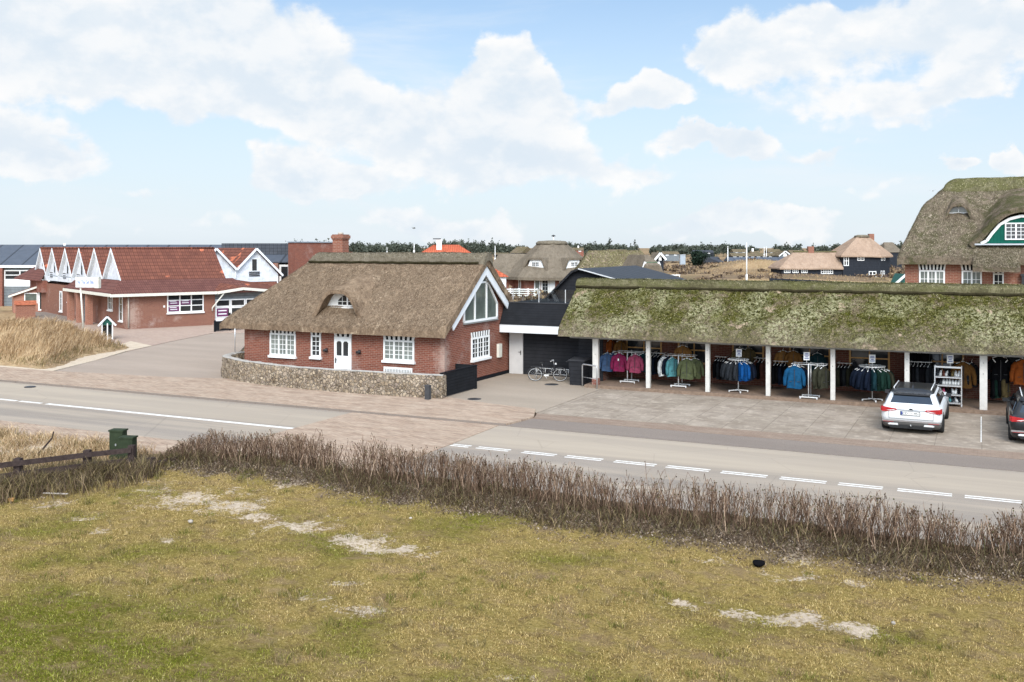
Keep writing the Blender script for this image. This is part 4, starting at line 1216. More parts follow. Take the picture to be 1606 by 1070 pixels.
# ================================================================== rubble stone wall
def stone_wall():
    m = Mat('rubble')
    o = m.tc()
    w = m.n('ShaderNodeVectorMath', {0: o, 1: m.mapv(m.n('ShaderNodeTexNoise', {'Vector': o, 'Scale': 4., 'Detail': 3.}).outputs[1], (.16, .16, .16))}, operation='ADD').outputs[0]
    vo = m.n('ShaderNodeTexVoronoi', {'Vector': w, 'Scale': 7.8}, feature='DISTANCE_TO_EDGE').outputs[0]
    vc = m.n('ShaderNodeTexVoronoi', {'Vector': w, 'Scale': 7.8}).outputs['Color']
    s = m.n('ShaderNodeSeparateColor', {0: vc})
    c = m.ramp(s.outputs[0], [(0, (.14, .105, .07)), (.25, (.29, .225, .155)), (.5, (.39, .31, .22)), (.75, (.24, .19, .15)), (1, (.46, .37, .27))])
    c = m.mix(m.ramp(m.noise(9, 5, .7), [(.35, .4), (.6, 0)]), c, (.14, .105, .075))
    c = m.mix(m.ramp(vo, [(0, 1), (.05, .8), (.1, 0)]), c, m.ramp(m.noise(3), [(.35, (.09, .075, .06)), (.65, (.36, .3, .23))]))
    m.bump(m.math('ADD', m.ramp(vo, [(0, 0), (.16, 1)]), m.math('MULTIPLY', m.noise(14, 4), .4)), .9, .05)
    M['rubble'] = m.fin(c, .95, .02)
    root = thing('stone_wall', 'low curved rubble stone wall in front of the thatched cottage', 'wall', (-25, 32.2, 0))
    ctrl = [(-30.2, 38.2), (-30.75, 36.6), (-31.12, 35.3), (-31.02, 34.15), (-30.2, 33.35), (-28.75, 32.62), (-27.4, 32.24), (-25.93, 31.99), (-23.7, 31.86), (-21.53, 31.88), (-20, 31.98), (-18.44, 32.16)]
    def cr(t):
        i = min(int(t), len(ctrl) - 2); f = t - i
        P = [Vector((*ctrl[max(0, min(len(ctrl) - 1, i + k))], 0)) for k in (-1, 0, 1, 2)]
        return .5 * ((2 * P[1]) + (P[2] - P[0]) * f + (2 * P[0] - 5 * P[1] + 4 * P[2] - P[3]) * f * f + (3 * P[1] - P[0] - 3 * P[2] + P[3]) * f ** 3)
    n = 330; rows = []; caps = []
    for k in range(n + 1):
        t = (len(ctrl) - 1) * k / n * .9999
        p = cr(t); d = (cr(min(t + .02, len(ctrl) - 1.0001)) - cr(max(t - .02, 0))).normalized(); nrm = Vector((d.y, -d.x, 0))
        s = k * .045
        H = .91 + .035 * (vnoise(s * 2.2, 3, 1) - .5)
        r = []
        for j, (o_, z) in enumerate([(.0, -.1)] + [(.0 - .05 * q / 8, H * q / 8) for q in range(1, 9)] + [(-.2, H + .03), (-.42, H), (-.45, .5), (-.45, -.1)]):
            bulge = (vnoise(s * 5.5, z * 6, 5) - .5) * .1 + (vnoise(s * 11, z * 12, 6) - .5) * .05
            q = p + nrm * (o_ + (bulge if j < 10 else 0)); r.append((q.x, q.y, z + (bulge * .3 if 0 < j < 12 else 0)))
        rows.append(r)
    mb = MB(); mb.grid(rows, True, True); mb.poly(rows[-1][::1]); mb.poly(rows[0][::-1])
    mb.build('masonry', 'rubble', root)
    cp = MB()
    rows2 = [[(a[8][0], a[8][1], a[8][2] + .012), (a[9][0], a[9][1], a[9][2] + .02), (a[10][0], a[10][1], a[10][2] + .012)] for a in rows]
    cp.grid(rows2, True, True); cp.build('mortar_cap', 'concrete', root)
    mb = MB()
    for k in range(0, n, 1):
        pass
stone_wall()

# black slatted fence beside the gable
def black_fence():
    r = thing('board_fence', 'low black horizontal board fence at the end of the stone wall', 'fence', (-18.6, 33.8, 0))
    for k in range(8):
        m = MB(); z = .06 + k * .112; m.box(-18.64, -18.6, 32.46, 35.2, z, z + .105); m.build('board', 'black_fence', r)
    for y in (32.42, 35.2):
        m = MB(); m.box(-18.67, -18.58, y, y + .09, 0, .97); m.build('post', 'black_fence', r)
    m = MB(); m.box(-18.68, -18.57, 32.38, 35.3, .97, 1.0); m.build('cap_rail', 'black_wood', r)
    m = MB()
    m.box(-19.56, -18.68, 35.22, 35.26, .06, 1.0); m.build('return_panel', 'black_fence', r)
black_fence()

m = MB(); x, y = gp(671, 629); m.box(x - .09, x + .09, y - .09, y + .09, 0, .55); m.obox((x, y, .575), (.2, .2, .05))
bo = thing('bollard', 'small dark grey square bollard in front of the stone wall end', 'bollard', (x, y, 0)); m.build('post', 'bollard_grey', bo)
def sign_pole():
    x, y = gp(368.5, 552)
    r = thing('street_sign', 'thin steel pole with a blue street name plate beside the cottage corner', 'street sign', (x, y, 0))
    m = MB(); m.tube([(x, y, 0), (x, y, 1.62)], .03, 8); m.build('pole', 'steel', r)
    m = MB(); m.obox((x - .02, y, 1.56), (.75, .03, .16), R(64)); m.build('plate', 'sign_blue', r)
sign_pole()

# ================================================================== black link building between cottage and shop
plain('door_grey', (.5, .49, .48), .6, .08, 3)
def link_building():
    r = thing('link_building', 'low black timber link building with white fascia and white door', 'building', (-17.4, 40.3, 0))
    m = MB(); m.box(-19.55, -15.3, 40.25, 44, -.1, 2.3); m.build('wall', 'black_plank', r)
    m = MB(); m.box(-19.58, -15.2, 39.36, 40.24, 1.98, 2.33); m.build('fascia', 'white_board', r)
    m = MB()
    m.prism([(-19.57, 39.34, 2.335), (-19.57, 39.85, 3.27), (-19.57, 44, 3.27), (-19.57, 44, 2.335)], (4.4, 0, 0)); m.build('roof', 'black_fence', r)
    m = MB(); m.box(-19.58, -15.16, 39.82, 39.93, 3.272, 3.33); m.build('roof_edge', 'dark_metal', r)
    W = frame((0, 40.25, 0), (1, 0, 0), (0, -1, 0))
    m = MB(); wbox(m, W, -19.5, -18.82, .03, 1.95, 0, .05); d = m.build('door', 'door_grey', r)
    m = MB(); wbox(m, W, -18.93, -18.9, .9, 1.1, .05, .07); m.tube([W(-18.915, 1.03, .07), W(-18.915, 1.03, .1), W(-19.02, 1.03, .1)], .012); m.build('handle', 'dark_metal', d)
    g = Mat('clear_glass')
    tr = g.n('ShaderNodeBsdfTransparent', {0: (.96, .98, .97, 1)}); gl = g.n('ShaderNodeBsdfGlossy', {'Roughness': .03})
    mx = g.n('ShaderNodeMixShader', {0: .06, 1: tr.outputs[0], 2: gl.outputs[0]}); g.t.links.new(mx.outputs[0], g.out.inputs[0]); M['clear_glass'] = g.m
    t = thing('glass_railing', 'clear glass railing on the flat black roof of the link building', 'railing', (-17.4, 40.4, 3.27))
    for k in range(4):
        x = -19.4 + k * 1.3
        m = MB(); m.box(x - .015, x + .015, 40.38, 40.41, 3.27, 3.9); m.build('post', 'light_steel', t)
        if k < 3: m = MB(); m.box(x + .03, x + 1.27, 40.39, 40.4, 3.3, 3.88); m.build('glass_panel', 'clear_glass', t)
link_building()

def metal_roof_building():
    r = thing('black_gabled_building', 'black building with standing seam metal roof behind the link roof', 'building', (-18.3, 51, 0))
    pk = (-18.55, 4.62)
    m = MB(); m.prism([(-21.2, 46.6, 0), (-16.2, 46.6, 0), (-16.2, 46.6, 4.0), (pk[0], 46.6, pk[1]), (-18.9, 46.6, 4.5), (-21.2, 46.6, 2.3)], (0, 8.5, 0)); m.build('wall', 'black_plank', r)
    m = MB(); m.prism([(pk[0], 46.3, pk[1] + .01), (-16.0, 46.3, 4.02), (-14.6, 46.3, 3.55), (-14.6, 46.3, 3.62), (-16.0, 46.3, 4.1), (pk[0], 46.3, pk[1] + .1)], (0, 9.2, 0)); m.build('roof', 'seam_metal', r)
    m = MB(); m.prism([(pk[0], 46.3, pk[1] + .0), (-18.9, 46.3, 4.5), (-21.4, 46.3, 2.1), (-21.4, 46.3, 2.2), (-18.95, 46.3, 4.6), (pk[0] - .02, 46.3, pk[1] + .1)], (0, 9.2, 0)); m.build('steep_roof', 'black_shingle', r)
    m = MB(); m.bar((pk[0], 46.27, pk[1] + .09), (-16.0, 46.27, 4.07), .06, .05); m.build('verge_trim', 'light_steel', r)
metal_roof_building()

plain('floor_brick', (.2, .14, .1), .9, .35, 7, bump=.3)
# ================================================================== open fronted shop under mossy thatch
SX0, SX1 = -15.75, 15.6
POSTX = [-14.33, -12.08, -9.66, -7.33, -4.97, -2.42, .05, 2.5, 5.0]
def shop():
    C = thing('shop_arcade', 'long open fronted clothing shop under a green mossy thatched roof', 'shop', (-4, 39.5, 0))
    def zf(X, Y): return smin(2.46 + (Y - 37.08) * .79, 2.46 + (42.0 - Y) * .79, .15)
    hroof('roof', C, SX0, SX1, 37.06, 42.0, .06, zf, .3, ['thatch_mossy', 'reed_moss'], .12, 110000, .06, .012, 21, .25, .045, (0, 0, 1, 1))
    hroof('ridge_cap', C, SX0 - .03, SX1, 39.1, 39.98, .06, lambda X, Y: np.minimum(zf(X, Y) + .25, 4.3 + .15 * np.sqrt(np.clip(1 - ((Y - 39.54) / .45) ** 2, 0, 1))), .3, ['moss_ridge', 'reed_moss'], .03, 22000, .05, .01, 24, .1, .03, (0, 0, 1, 1), .05)
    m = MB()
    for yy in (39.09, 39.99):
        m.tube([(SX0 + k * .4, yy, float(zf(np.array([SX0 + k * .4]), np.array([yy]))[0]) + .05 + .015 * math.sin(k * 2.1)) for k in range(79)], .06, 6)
    m.build('ridge_shade_line', 'shade_brown', C)  # shade under the shop's ridge roll, added as dark tubes
    m = MB(); m.box(SX0 + .3, SX1, 37.62, 37.78, 2.03, 2.17); m.build('eave_beam', 'beam_grey', C)
    for x in POSTX:
        w = .16 if -14 < x < 0 else .24
        m = MB(); m.box(x - w / 2, x + w / 2, 37.64, 37.8, .15 if x > -14 else .42, 2.03); p = m.build('post', 'post_white', C)
        if x < -14:
            m = MB(); m.box(x - w / 2 - .02, x + w / 2 + .02, 37.62, 37.82, .15, .42); m.build('brick_foot', 'red_brick', p)
        m = MB()
        for z in (1.78, 1.4): m.lathe((x, 37.63, z), [(.012, -.012), (.012, .012)], 6)
        m.build('bolt', 'dark_metal', p)
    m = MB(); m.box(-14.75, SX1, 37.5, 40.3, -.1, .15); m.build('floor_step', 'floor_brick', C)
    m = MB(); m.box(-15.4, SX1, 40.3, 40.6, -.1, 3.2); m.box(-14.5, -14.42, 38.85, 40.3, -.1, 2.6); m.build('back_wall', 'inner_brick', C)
    m = MB(); m.box(-15.5, -14.42, 38.75, 38.84, -.1, 2.6); m.box(-15.55, -15.46, 38.9, 41.6, -.1, 3.3); m.build('end_wall', 'black_plank', C)
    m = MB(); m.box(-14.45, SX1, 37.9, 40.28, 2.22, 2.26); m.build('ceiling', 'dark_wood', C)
    # timber framed shop windows in the back wall
    W = frame((0, 40.3, 0), (1, 0, 0), (0, -1, 0))
    for x0, x1 in ((-13.9, -12.3), (-11.6, -10.2), (-9.3, -8.0), (-7.0, -5.4), (-4.7, -3.2), (-2.1, -.6), (.7, 2.2), (3.1, 4.8)):
        window(C, W, x0, x1, .9, 2.05, 1, 2, 2, 'wood_frame', 'glass_dark', False, .07, .05)
    return C
shop()

# ================================================================== clothes and racks
def cloth(name, col):
    m = Mat(name)
    col = tuple(x * .72 for x in col)
    n = m.noise(7, 4, .7)
    c = m.ramp(n, [(.3, tuple(x * .5 for x in col)), (.7, col)])
    m.bump(n, .6, .03)
    M[name] = m.fin(c, .9, .04)
for nm, c in dict(c_blue=(.09, .16, .3), c_magenta=(.3, .03, .1), c_pink=(.42, .08, .15), c_teal=(.1, .3, .33), c_olive=(.12, .14, .07), c_sage=(.13, .15, .075), c_navy=(.012, .018, .035), c_char=(.035, .04, .047), c_black=(.01, .01, .012),
                  c_beige=(.36, .24, .16), c_royal=(.01, .09, .3), c_azure=(.015, .1, .22), c_dgreen=(.015, .04, .03), c_dolive=(.05, .05, .033), c_orange=(.5, .13, .03), c_brown=(.27, .13, .04), c_tan=(.38, .19, .06), c_khaki=(.17, .13, .06), c_dteal=(.015, .045, .055), c_white=(.7, .72, .72), c_rust=(.14, .05, .035)).items():
    cloth(nm, c)

def make_jacket():
    m = MB(); rows = []
    for hw, hd, z in [(.055, .05, -.03), (.075, .06, -.07), (.15, .07, -.1), (.215, .08, -.15), (.235, .1, -.28), (.225, .1, -.45), (.245, .11, -.62), (.255, .115, -.78)]:
        rows.append([(hw * math.copysign(abs(math.cos(t)) ** .8, math.cos(t)), hd * math.copysign(abs(math.sin(t)) ** .8, math.sin(t)) + .006 * math.sin(5 * t + z * 9), z + (.02 * math.cos(3 * t) if z < -.7 else 0)) for t in [2 * PI * k / 20 for k in range(21)]])
    m.grid(rows, True, True)
    m.poly([rows[-1][k] for k in range(20)][::-1]); m.poly([rows[0][k] for k in range(20)])
    for s in (-1, 1):
        m.tube([(s * .17, 0, -.13), (s * .25, -.01, -.24), (s * .305, -.03, -.45), (s * .31, -.045, -.66), (s * .3, -.05, -.7)], [.06, .075, .068, .056, .05], 10)
    m.tube([(-.06, .03, -.03), (0, .06, .0), (.06, .03, -.03), (.05, -.05, -.06), (-.05, -.05, -.06), (-.06, .03, -.03)], .026, 6)
    j = m.build('jacket', 'c_navy')
    j.material_slots[0].link = 'OBJECT'
    h = MB(); h.tube([(-.19, 0, -.085), (0, 0, -.01), (.19, 0, -.085)], .011, 5); h.tube([(0, 0, -.01), (0, 0, .05), (.03, 0, .075), (.03, 0, .09)], .005, 4)
    h.build('hanger', 'white_paint', j)
    z = MB(); z.box(-.008, .008, -.122, -.1, -.72, -.14); z.box(-.17, -.08, -.124, -.105, -.56, -.545); z.box(.08, .17, -.124, -.105, -.56, -.545); z.build('zip', 'dark_metal', j)
    return j
JK = make_jacket(); JUSED = [False]
def jacket(x, y, z, rz, mat, label, group=None, sc=1., name='jacket'):
    if not JUSED[0]: o = JK; JUSED[0] = True
    else: o = copytree(JK)
    o.location = (x, y, z); o.rotation_euler = (0, 0, rz); o.scale = (sc, sc, sc)
    o.material_slots[0].link = 'OBJECT'; o.material_slots[0].material = M[mat]
    for k in ('group',):
        if k in o: del o[k]
    tag(o, label, 'jacket', group)
    return o

FL = .15
def tstand(px, py, label, rz=0., h=1.32):
    """two legged rack with two sloping arms and a hoop"""
    x, y = gp(px, py, FL)
    r = thing('clothes_rack', label, 'clothes rack', (x, y, FL), 0, 'clothes racks standing in the shop arcade')
    for s, dy in ((0, 0), (1, .55)):
        m = MB(); m.tube([(x, y + dy, FL + .06), (x, y + dy, FL + h)], .022, 8); m.build('upright', 'light_steel', r)
        m = MB(); m.box(x - .33, x + .33, y + dy - .03, y + dy + .03, FL + .05, FL + .09)
        for k in (-.3, .3): m.lathe((x + k, y + dy, FL), [(.028, 0), (.028, .05)], 8)
        m.build('foot', 'light_steel', r)
    m = MB()
    for z in (h - .04, ):
        m.tube([(x - .62, y, FL + z), (x + .62, y, FL + z)], .013, 6); m.tube([(x - .62, y + .55, FL + z), (x + .62, y + .55, FL + z)], .013, 6)
        m.tube([(x, y, FL + z), (x, y + .55, FL + z)], .013, 6); m.tube([(x - .62, y, FL + z), (x - .62, y + .55, FL + z)], .013, 6); m.tube([(x + .62, y, FL + z), (x + .62, y + .55, FL + z)], .013, 6)
    m.build('rail', 'light_steel', r)
    return x, y
def roundrack(px, py, label, rad=.4, h=1.3):
    x, y = gp(px, py, FL)
    r = thing('round_clothes_rack', label, 'clothes rack', (x, y, FL), 0, 'clothes racks standing in the shop arcade')
    m = MB(); m.tube([(x, y, FL + .06), (x, y, FL + h)], .022, 8); m.build('upright', 'light_steel', r)
    for k in range(4):
        a = R(25) + k * PI / 2; m = MB(); m.bar((x, y, FL + .09), (x + .38 * math.cos(a), y + .38 * math.sin(a), FL + .06), .04, .03); m.lathe((x + .36 * math.cos(a), y + .36 * math.sin(a), FL), [(.028, 0), (.028, .05)], 8); m.build('foot', 'light_steel', r)
    m = MB(); m.tube([(x + rad * math.cos(t * PI / 16), y + rad * math.sin(t * PI / 16), FL + h - .02) for t in range(33)], .014, 6)
    for k in range(3): a = k * PI / 3; m.tube([(x - rad * math.cos(a), y - rad * math.sin(a), FL + h - .02), (x + rad * math.cos(a), y + rad * math.sin(a), FL + h - .02)], .009, 5)
    m.build('rail', 'light_steel', r)
    return x, y
def price_card(x, y, z, label):
    r = thing('price_card', label, 'price sign', (x, y, z), 0, 'white price cards above the racks')
    m = MB(); m.obox((x, y, z + .17), (.22, .012, .3), R(20)); m.build('card', 'white_paint', r)
    m = MB()
    W = frame((x, y, z + .17), (math.cos(R(20)), math.sin(R(20)), 0), (math.sin(R(20)), -math.cos(R(20)), 0))
    for v, w in ((.09, .07), (.04, .08), (-.02, .05), (-.08, .08)): wbox(m, W, -w, w, v - .014, v + .014, .007, .01)
    m.build('print', 'sign_blue', r)
    m = MB(); m.tube([(x, y, z - .14), (x, y, z + .03)], .009, 5); m.build('stem', 'light_steel', r)

# rack with pink, magenta and blue jackets
x, y = tstand(984, 601, 'steel rack of blue and pink jackets nearest the bicycle')
ZT = FL + 1.28
jacket(x - .93, y + .12, ZT - .06, R(12), 'c_blue', 'grey blue jacket at the left end of the rack nearest the bicycle', 'coloured jackets on the leftmost rack')
jacket(x - .78, y + .4, ZT - .08, R(10), 'c_blue', 'grey blue jacket half hidden behind the front blue one, rack nearest the bicycle', 'coloured jackets on the leftmost rack')
jacket(x - .36, y - .02, ZT - .02, R(24), 'c_magenta', 'magenta jacket with white tag between the blue and the pink jackets', 'coloured jackets on the leftmost rack')
jacket(x + .34, y + .0, ZT - .04, R(8), 'c_pink', 'pink jacket at the right end of the leftmost rack', 'coloured jackets on the leftmost rack')
jacket(x + .56, y + .38, ZT - .04, R(40), 'c_dteal', 'dark teal jacket behind the pink jacket', 'coloured jackets on the leftmost rack')
m = MB(); m.obox((x - .35, y - .14, 1.12), (.05, .006, .09), R(24)); tag(m.build('price_tag', 'white_paint'), 'small white tag pinned on the magenta jacket', 'tag')
# teal and olive rack
x, y = tstand(1064, 608, 'steel rack of teal and olive green jackets in the second bay')
jacket(x - .62, y + .05, ZT - .06, R(62), 'c_white', 'white lined jacket edge at the left of the teal jackets', 'jackets on the teal and olive rack')
jacket(x - .48, y + .15, ZT - .05, R(60), 'c_navy', 'navy jacket between the white and the teal jacket, second bay', 'jackets on the teal and olive rack')
jacket(x - .26, y + .02, ZT - .06, R(58), 'c_teal', 'bright teal jacket on the second rack from the bicycle', 'jackets on the teal and olive rack')
jacket(x + .36, y - .03, ZT - .06, R(10), 'c_olive', 'olive green jacket facing out on the second rack from the bicycle', 'jackets on the teal and olive rack', 1.08)
jacket(x + .62, y + .2, ZT - .07, R(35), 'c_sage', 'olive jacket tucked behind the front olive green jacket', 'jackets on the teal and olive rack', 1.05)
# round rack beige and blue
x, y = roundrack(1158, 615, 'round steel rack of charcoal, beige and blue jackets in the third bay')
cols = ['c_navy', 'c_royal', 'c_royal', 'c_char', 'c_char', 'c_char', 'c_char', 'c_beige', 'c_beige', 'c_dteal', 'c_dteal', 'c_navy', 'c_navy', 'c_navy']
base_a = R(-120 + 0)
LB = {'c_royal': 'royal blue jacket on the round rack in the third bay', 'c_char': 'charcoal jacket at the front of the round rack in the third bay', 'c_beige': 'beige jacket on the round rack in the third bay', 'c_dteal': 'dark teal jacket at the left of the round rack in the third bay', 'c_navy': 'navy jacket at the back of the round rack in the third bay'}
for k in range(14):
    a = R(-15) - k * 2 * PI / 14
    jacket(x + .36 * math.cos(a), y + .36 * math.sin(a), FL + 1.22, a + R(12), cols[k], LB[cols[k]], LB[cols[k]].replace('jacket', 'jackets'), .92)
price_card(x + .02, y, FL + 1.36, 'white price card above the round rack of beige and blue jackets')
# azure rack
x, y = tstand(1268, 626, 'steel rack with an azure jacket and dark olive jackets in the fourth bay')
jacket(x - .5, y - .06, ZT - .02, R(10), 'c_azure', 'azure blue jacket with one sleeve swinging out, fourth bay', 'jackets on the azure rack', 1.12)
jacket(x - .42, y + .34, ZT - .06, R(15), 'c_navy', 'navy jacket behind the azure blue jacket', 'jackets on the azure rack', 1.1)
jacket(x + .32, y - .02, ZT - .03, R(70), 'c_dolive', 'dark olive jacket just right of the rack post in the fourth bay', 'jackets on the azure rack', 1.05)
jacket(x + .52, y + .06, ZT - .03, R(64), 'c_dolive', 'dark olive jacket at the far right of the azure rack', 'jackets on the azure rack', 1.05)
jacket(x + .42, y + .3, ZT - .03, R(66), 'c_dgreen', 'dark green jacket behind the dark olive jackets, fourth bay', 'jackets on the azure rack', 1.05)
price_card(x - .1, y + .2, FL + 1.4, 'white price card above the rack with the azure jacket')
# round rack dark
x, y = roundrack(1368, 629, 'round steel rack of dark navy and green jackets left of the white car', .45)
cols = ['c_dgreen', 'c_dolive', 'c_dgreen', 'c_dgreen', 'c_dteal', 'c_navy', 'c_navy', 'c_navy', 'c_navy', 'c_black', 'c_navy', 'c_black', 'c_black', 'c_black', 'c_navy', 'c_dgreen']
LB = {'c_dgreen': 'dark green jacket on the round rack left of the white car', 'c_dolive': 'dark olive jacket on the round rack left of the white car', 'c_dteal': 'dark teal jacket at the front of the round rack left of the white car', 'c_navy': 'navy jacket on the round rack left of the white car', 'c_black': 'black jacket on the round rack left of the white car'}
for k in range(16):
    a = R(10) - k * 2 * PI / 16
    jacket(x + .43 * math.cos(a), y + .43 * math.sin(a), FL + 1.22, a + R(10), cols[k], LB[cols[k]], LB[cols[k]].replace('jacket', 'jackets'), .98)
price_card(x + .0, y, FL + 1.38, 'white price card above the round rack of dark jackets')
# wall displays and dark rails at the back
def on_back(px, py, Y):
    d = ray(px, py); t = Y / d[1]; return d[0] * t, CAMH + d[2] * t
for px, py, Y, mat, rz, lab, sc in [(957, 532, 39.5, 'c_orange', 70, 'orange jacket hanging high at the back of the first bay', 1.0), (972, 533, 39.6, 'c_brown', 60, 'brown jacket hanging beside the orange one, first bay', 1.0),
        (1071, 541, 39.4, 'c_tan', 10, 'tan brown jacket with a price label hanging high in the second bay', 1.1), (1160, 545, 39.8, 'c_khaki', 20, 'khaki jacket high on the back wall behind the round beige rack', 1.0), (1174, 545, 39.9, 'c_khaki', 50, 'khaki jacket half turned beside the other khaki one', 1.0),
        (1228, 549, 39.7, 'c_tan', 15, 'tan jacket high on the back wall left of the azure rack', 1.0), (1244, 549, 39.7, 'c_brown', 15, 'ochre brown jacket high on the back wall above the azure rack', 1.), (1282, 553, 39.6, 'c_dteal', 15, 'dark teal jacket high on the back wall behind the fourth bay', 1.),
        (1510, 566, 39.2, 'c_brown', 14, 'brown coat hanging right of the shoe shelf', 1.25), (1524, 568, 39.5, 'c_char', 60, 'grey jacket half hidden behind the brown coat', 1.15), (1568, 557, 39.3, 'c_black', 12, 'black jacket with two reflective stripes left of the black car', 1.25), (1604, 562, 39.3, 'c_orange', 12, 'orange jacket high above the black car', 1.2)]:
    X, Z = on_back(px, py, Y)
    jacket(X, Y, Z, R(rz), mat, lab, 'jackets displayed on the back wall', sc)
m = MB()
X, Z = on_back(1564, 566, 39.1); m.obox((X - .1, 39.12, Z), (.03, .01, .16), R(10), 0, R(-38)); m.obox((X + .3, 39.12, Z), (.03, .01, .12), R(10), 0, R(38))
tag(m.build('reflective_stripes', 'white_paint'), 'two pale reflective stripes on the black jacket', 'stripes')
def backrail(px0, px1, py, Y, mats, label, jl):
    x0, z = on_back(px0, py, Y); x1, _ = on_back(px1, py, Y)
    r = thing('wall_rail', label, 'clothes rail', (x0, Y, z), 0, 'clothes rails along the back wall')
    m = MB(); m.tube([(x0, Y, z + .07), (x1, Y, z + .07)], .014, 6); m.build('bar', 'light_steel', r)
    for xx in (x0 + .05, x1 - .05):
        m = MB(); m.tube([(xx, Y, z + .07), (xx, 40.28, z + .07)], .012, 5); m.build('bracket', 'light_steel', r)
    n = max(2, int((x1 - x0) / .13))
    for k in range(n):
        jacket(x0 + .1 + (x1 - x0 - .2) * k / (n - 1), Y, z, R(78 + RND.uniform(-8, 8)), mats[k % len(mats)], jl, jl.replace('garment', 'garments'), .98 + RND.uniform(-.08, .08))
backrail(1021, 1043, 556, 39.5, ['c_black', 'c_navy'], 'wall rail of black garments left of the tan jacket', 'black garment on the back rail in the second bay')
backrail(1121, 1141, 562, 39.7, ['c_black', 'c_char'], 'wall rail of black garments left of the beige rack', 'dark garment on the back rail left of the beige round rack')
backrail(1182, 1201, 564, 39.7, ['c_rust', 'c_black'], 'wall rail of rusty brown trousers left of the fourth post', 'rusty brown garment on the rail left of the fourth post')
backrail(1212, 1236, 569, 39.4, ['c_black', 'c_black', 'c_navy'], 'wall rail of black garments behind the azure jacket', 'black garment on the back rail behind the azure jacket')
backrail(1312, 1337, 572, 39.4, ['c_dolive', 'c_black', 'c_char'], 'wall rail of dark olive garments left of the dark round rack', 'dark garment on the back rail in the fifth bay')
backrail(1424, 1462, 570, 39.1, ['c_black', 'c_black', 'c_char'], 'wall rail of black garments behind the white car', 'black garment on the back rail behind the white car')
backrail(1426, 1458, 549, 39.6, ['c_black'], 'upper wall rail of black garments behind the white car', 'black garment on the upper back rail behind the white car')
backrail(1554, 1581, 588, 39.4, ['c_black', 'c_dgreen', 'c_black', 'c_khaki'], 'wall rail of dark trousers left of the black car', 'dark garment on the rail left of the black car')

# shoe shelf
def shoe_shelf():
    x0, y0 = gp(1466, 634, FL); x1 = x0 + 1.06; y = 37.95
    x0 = on_back(1466, 632, y)[0]; x1 = on_back(1508, 636, y)[0]
    r = thing('shoe_rack', 'grey steel rack with four shelves of shoes right of the white car', 'shoe rack', (x0, y, FL))
    for xx in (x0, x1):
        for dy in (0, .35):
            m = MB(); m.box(xx - .015, xx + .015, y + dy - .015, y + dy + .015, FL + .06, FL + 1.42); m.lathe((xx, y + dy, FL), [(.03, 0), (.03, .06)], 8); m.build('upright', 'steel', r)
    m = MB(); m.box(x0, x1, y - .01, y + .01, FL + 1.36, FL + 1.42); m.build('top_bar', 'light_steel', r)
    Z = [FL + 1.08, FL + .78, FL + .46, FL + .17]
    for z in Z:
        m = MB(); vs = [(x0, y - .03, z - .04), (x1, y - .03, z - .04), (x1, y + .36, z + .06), (x0, y + .36, z + .06)]
        m.prism(vs, (0, 0, -.035)); m.build('shelf', 'steel', r)
    sh = MB()
    rows = []
    for yy, hw, z in [(-.14, .02, .03), (-.12, .042, .05), (-.06, .05, .065), (.0, .045, .09), (.06, .04, .115), (.12, .042, .12), (.145, .02, .1)]:
        rows.append([(hw * math.cos(t), yy, z * .5 + z * .5 * math.sin(t)) for t in [2 * PI * k / 10 for k in range(11)]])
    sh.grid(rows, True, True); sh.box(-.045, .045, -.14, .145, -.008, .014)
    base = sh.build('shoe', 'c_white'); base.material_slots[0].link = 'OBJECT'
    first = True
    L = [(0, ['c_char', 'c_white', 'c_rust', 'c_white', 'c_black', 'c_khaki', 'c_white', 'c_white'], 'top'), (1, ['c_black', 'c_char', 'c_white', 'c_white', 'c_white', 'c_white', 'c_white', 'c_white'], 'second'), (2, ['c_char', 'c_char', 'c_pink', 'c_black', 'c_black', 'c_white', 'c_white', 'c_black'], 'third'), (3, ['c_black', 'c_white', 'c_white', 'c_dteal', 'c_teal', 'c_char', 'c_white', 'c_char'], 'lowest')]
    cn = {'c_char': 'charcoal', 'c_white': 'white', 'c_rust': 'rust red', 'c_black': 'black', 'c_khaki': 'khaki', 'c_pink': 'pink', 'c_dteal': 'dark teal', 'c_teal': 'teal'}
    for s, cs, nm in L:
        for k, c in enumerate(cs):
            if first: o = base; first = False
            else: o = base.copy(); COL.objects.link(o)
            o.location = (x0 + .09 + (x1 - x0 - .18) * k / 7, y + .16, Z[s] + .03); o.rotation_euler = (R(14), 0, R(RND.uniform(-20, 20)))
            o.material_slots[0].link = 'OBJECT'; o.material_slots[0].material = M[c]
            tag(o, '%s shoe on the %s shelf of the shoe rack' % (cn[c], nm), 'shoe', '%s shoes on the %s shelf of the shoe rack' % (cn[c], nm))
    price_card(x0 + .5, y + .1, FL + 1.5, 'white price card above the shoe rack')
shoe_shelf()

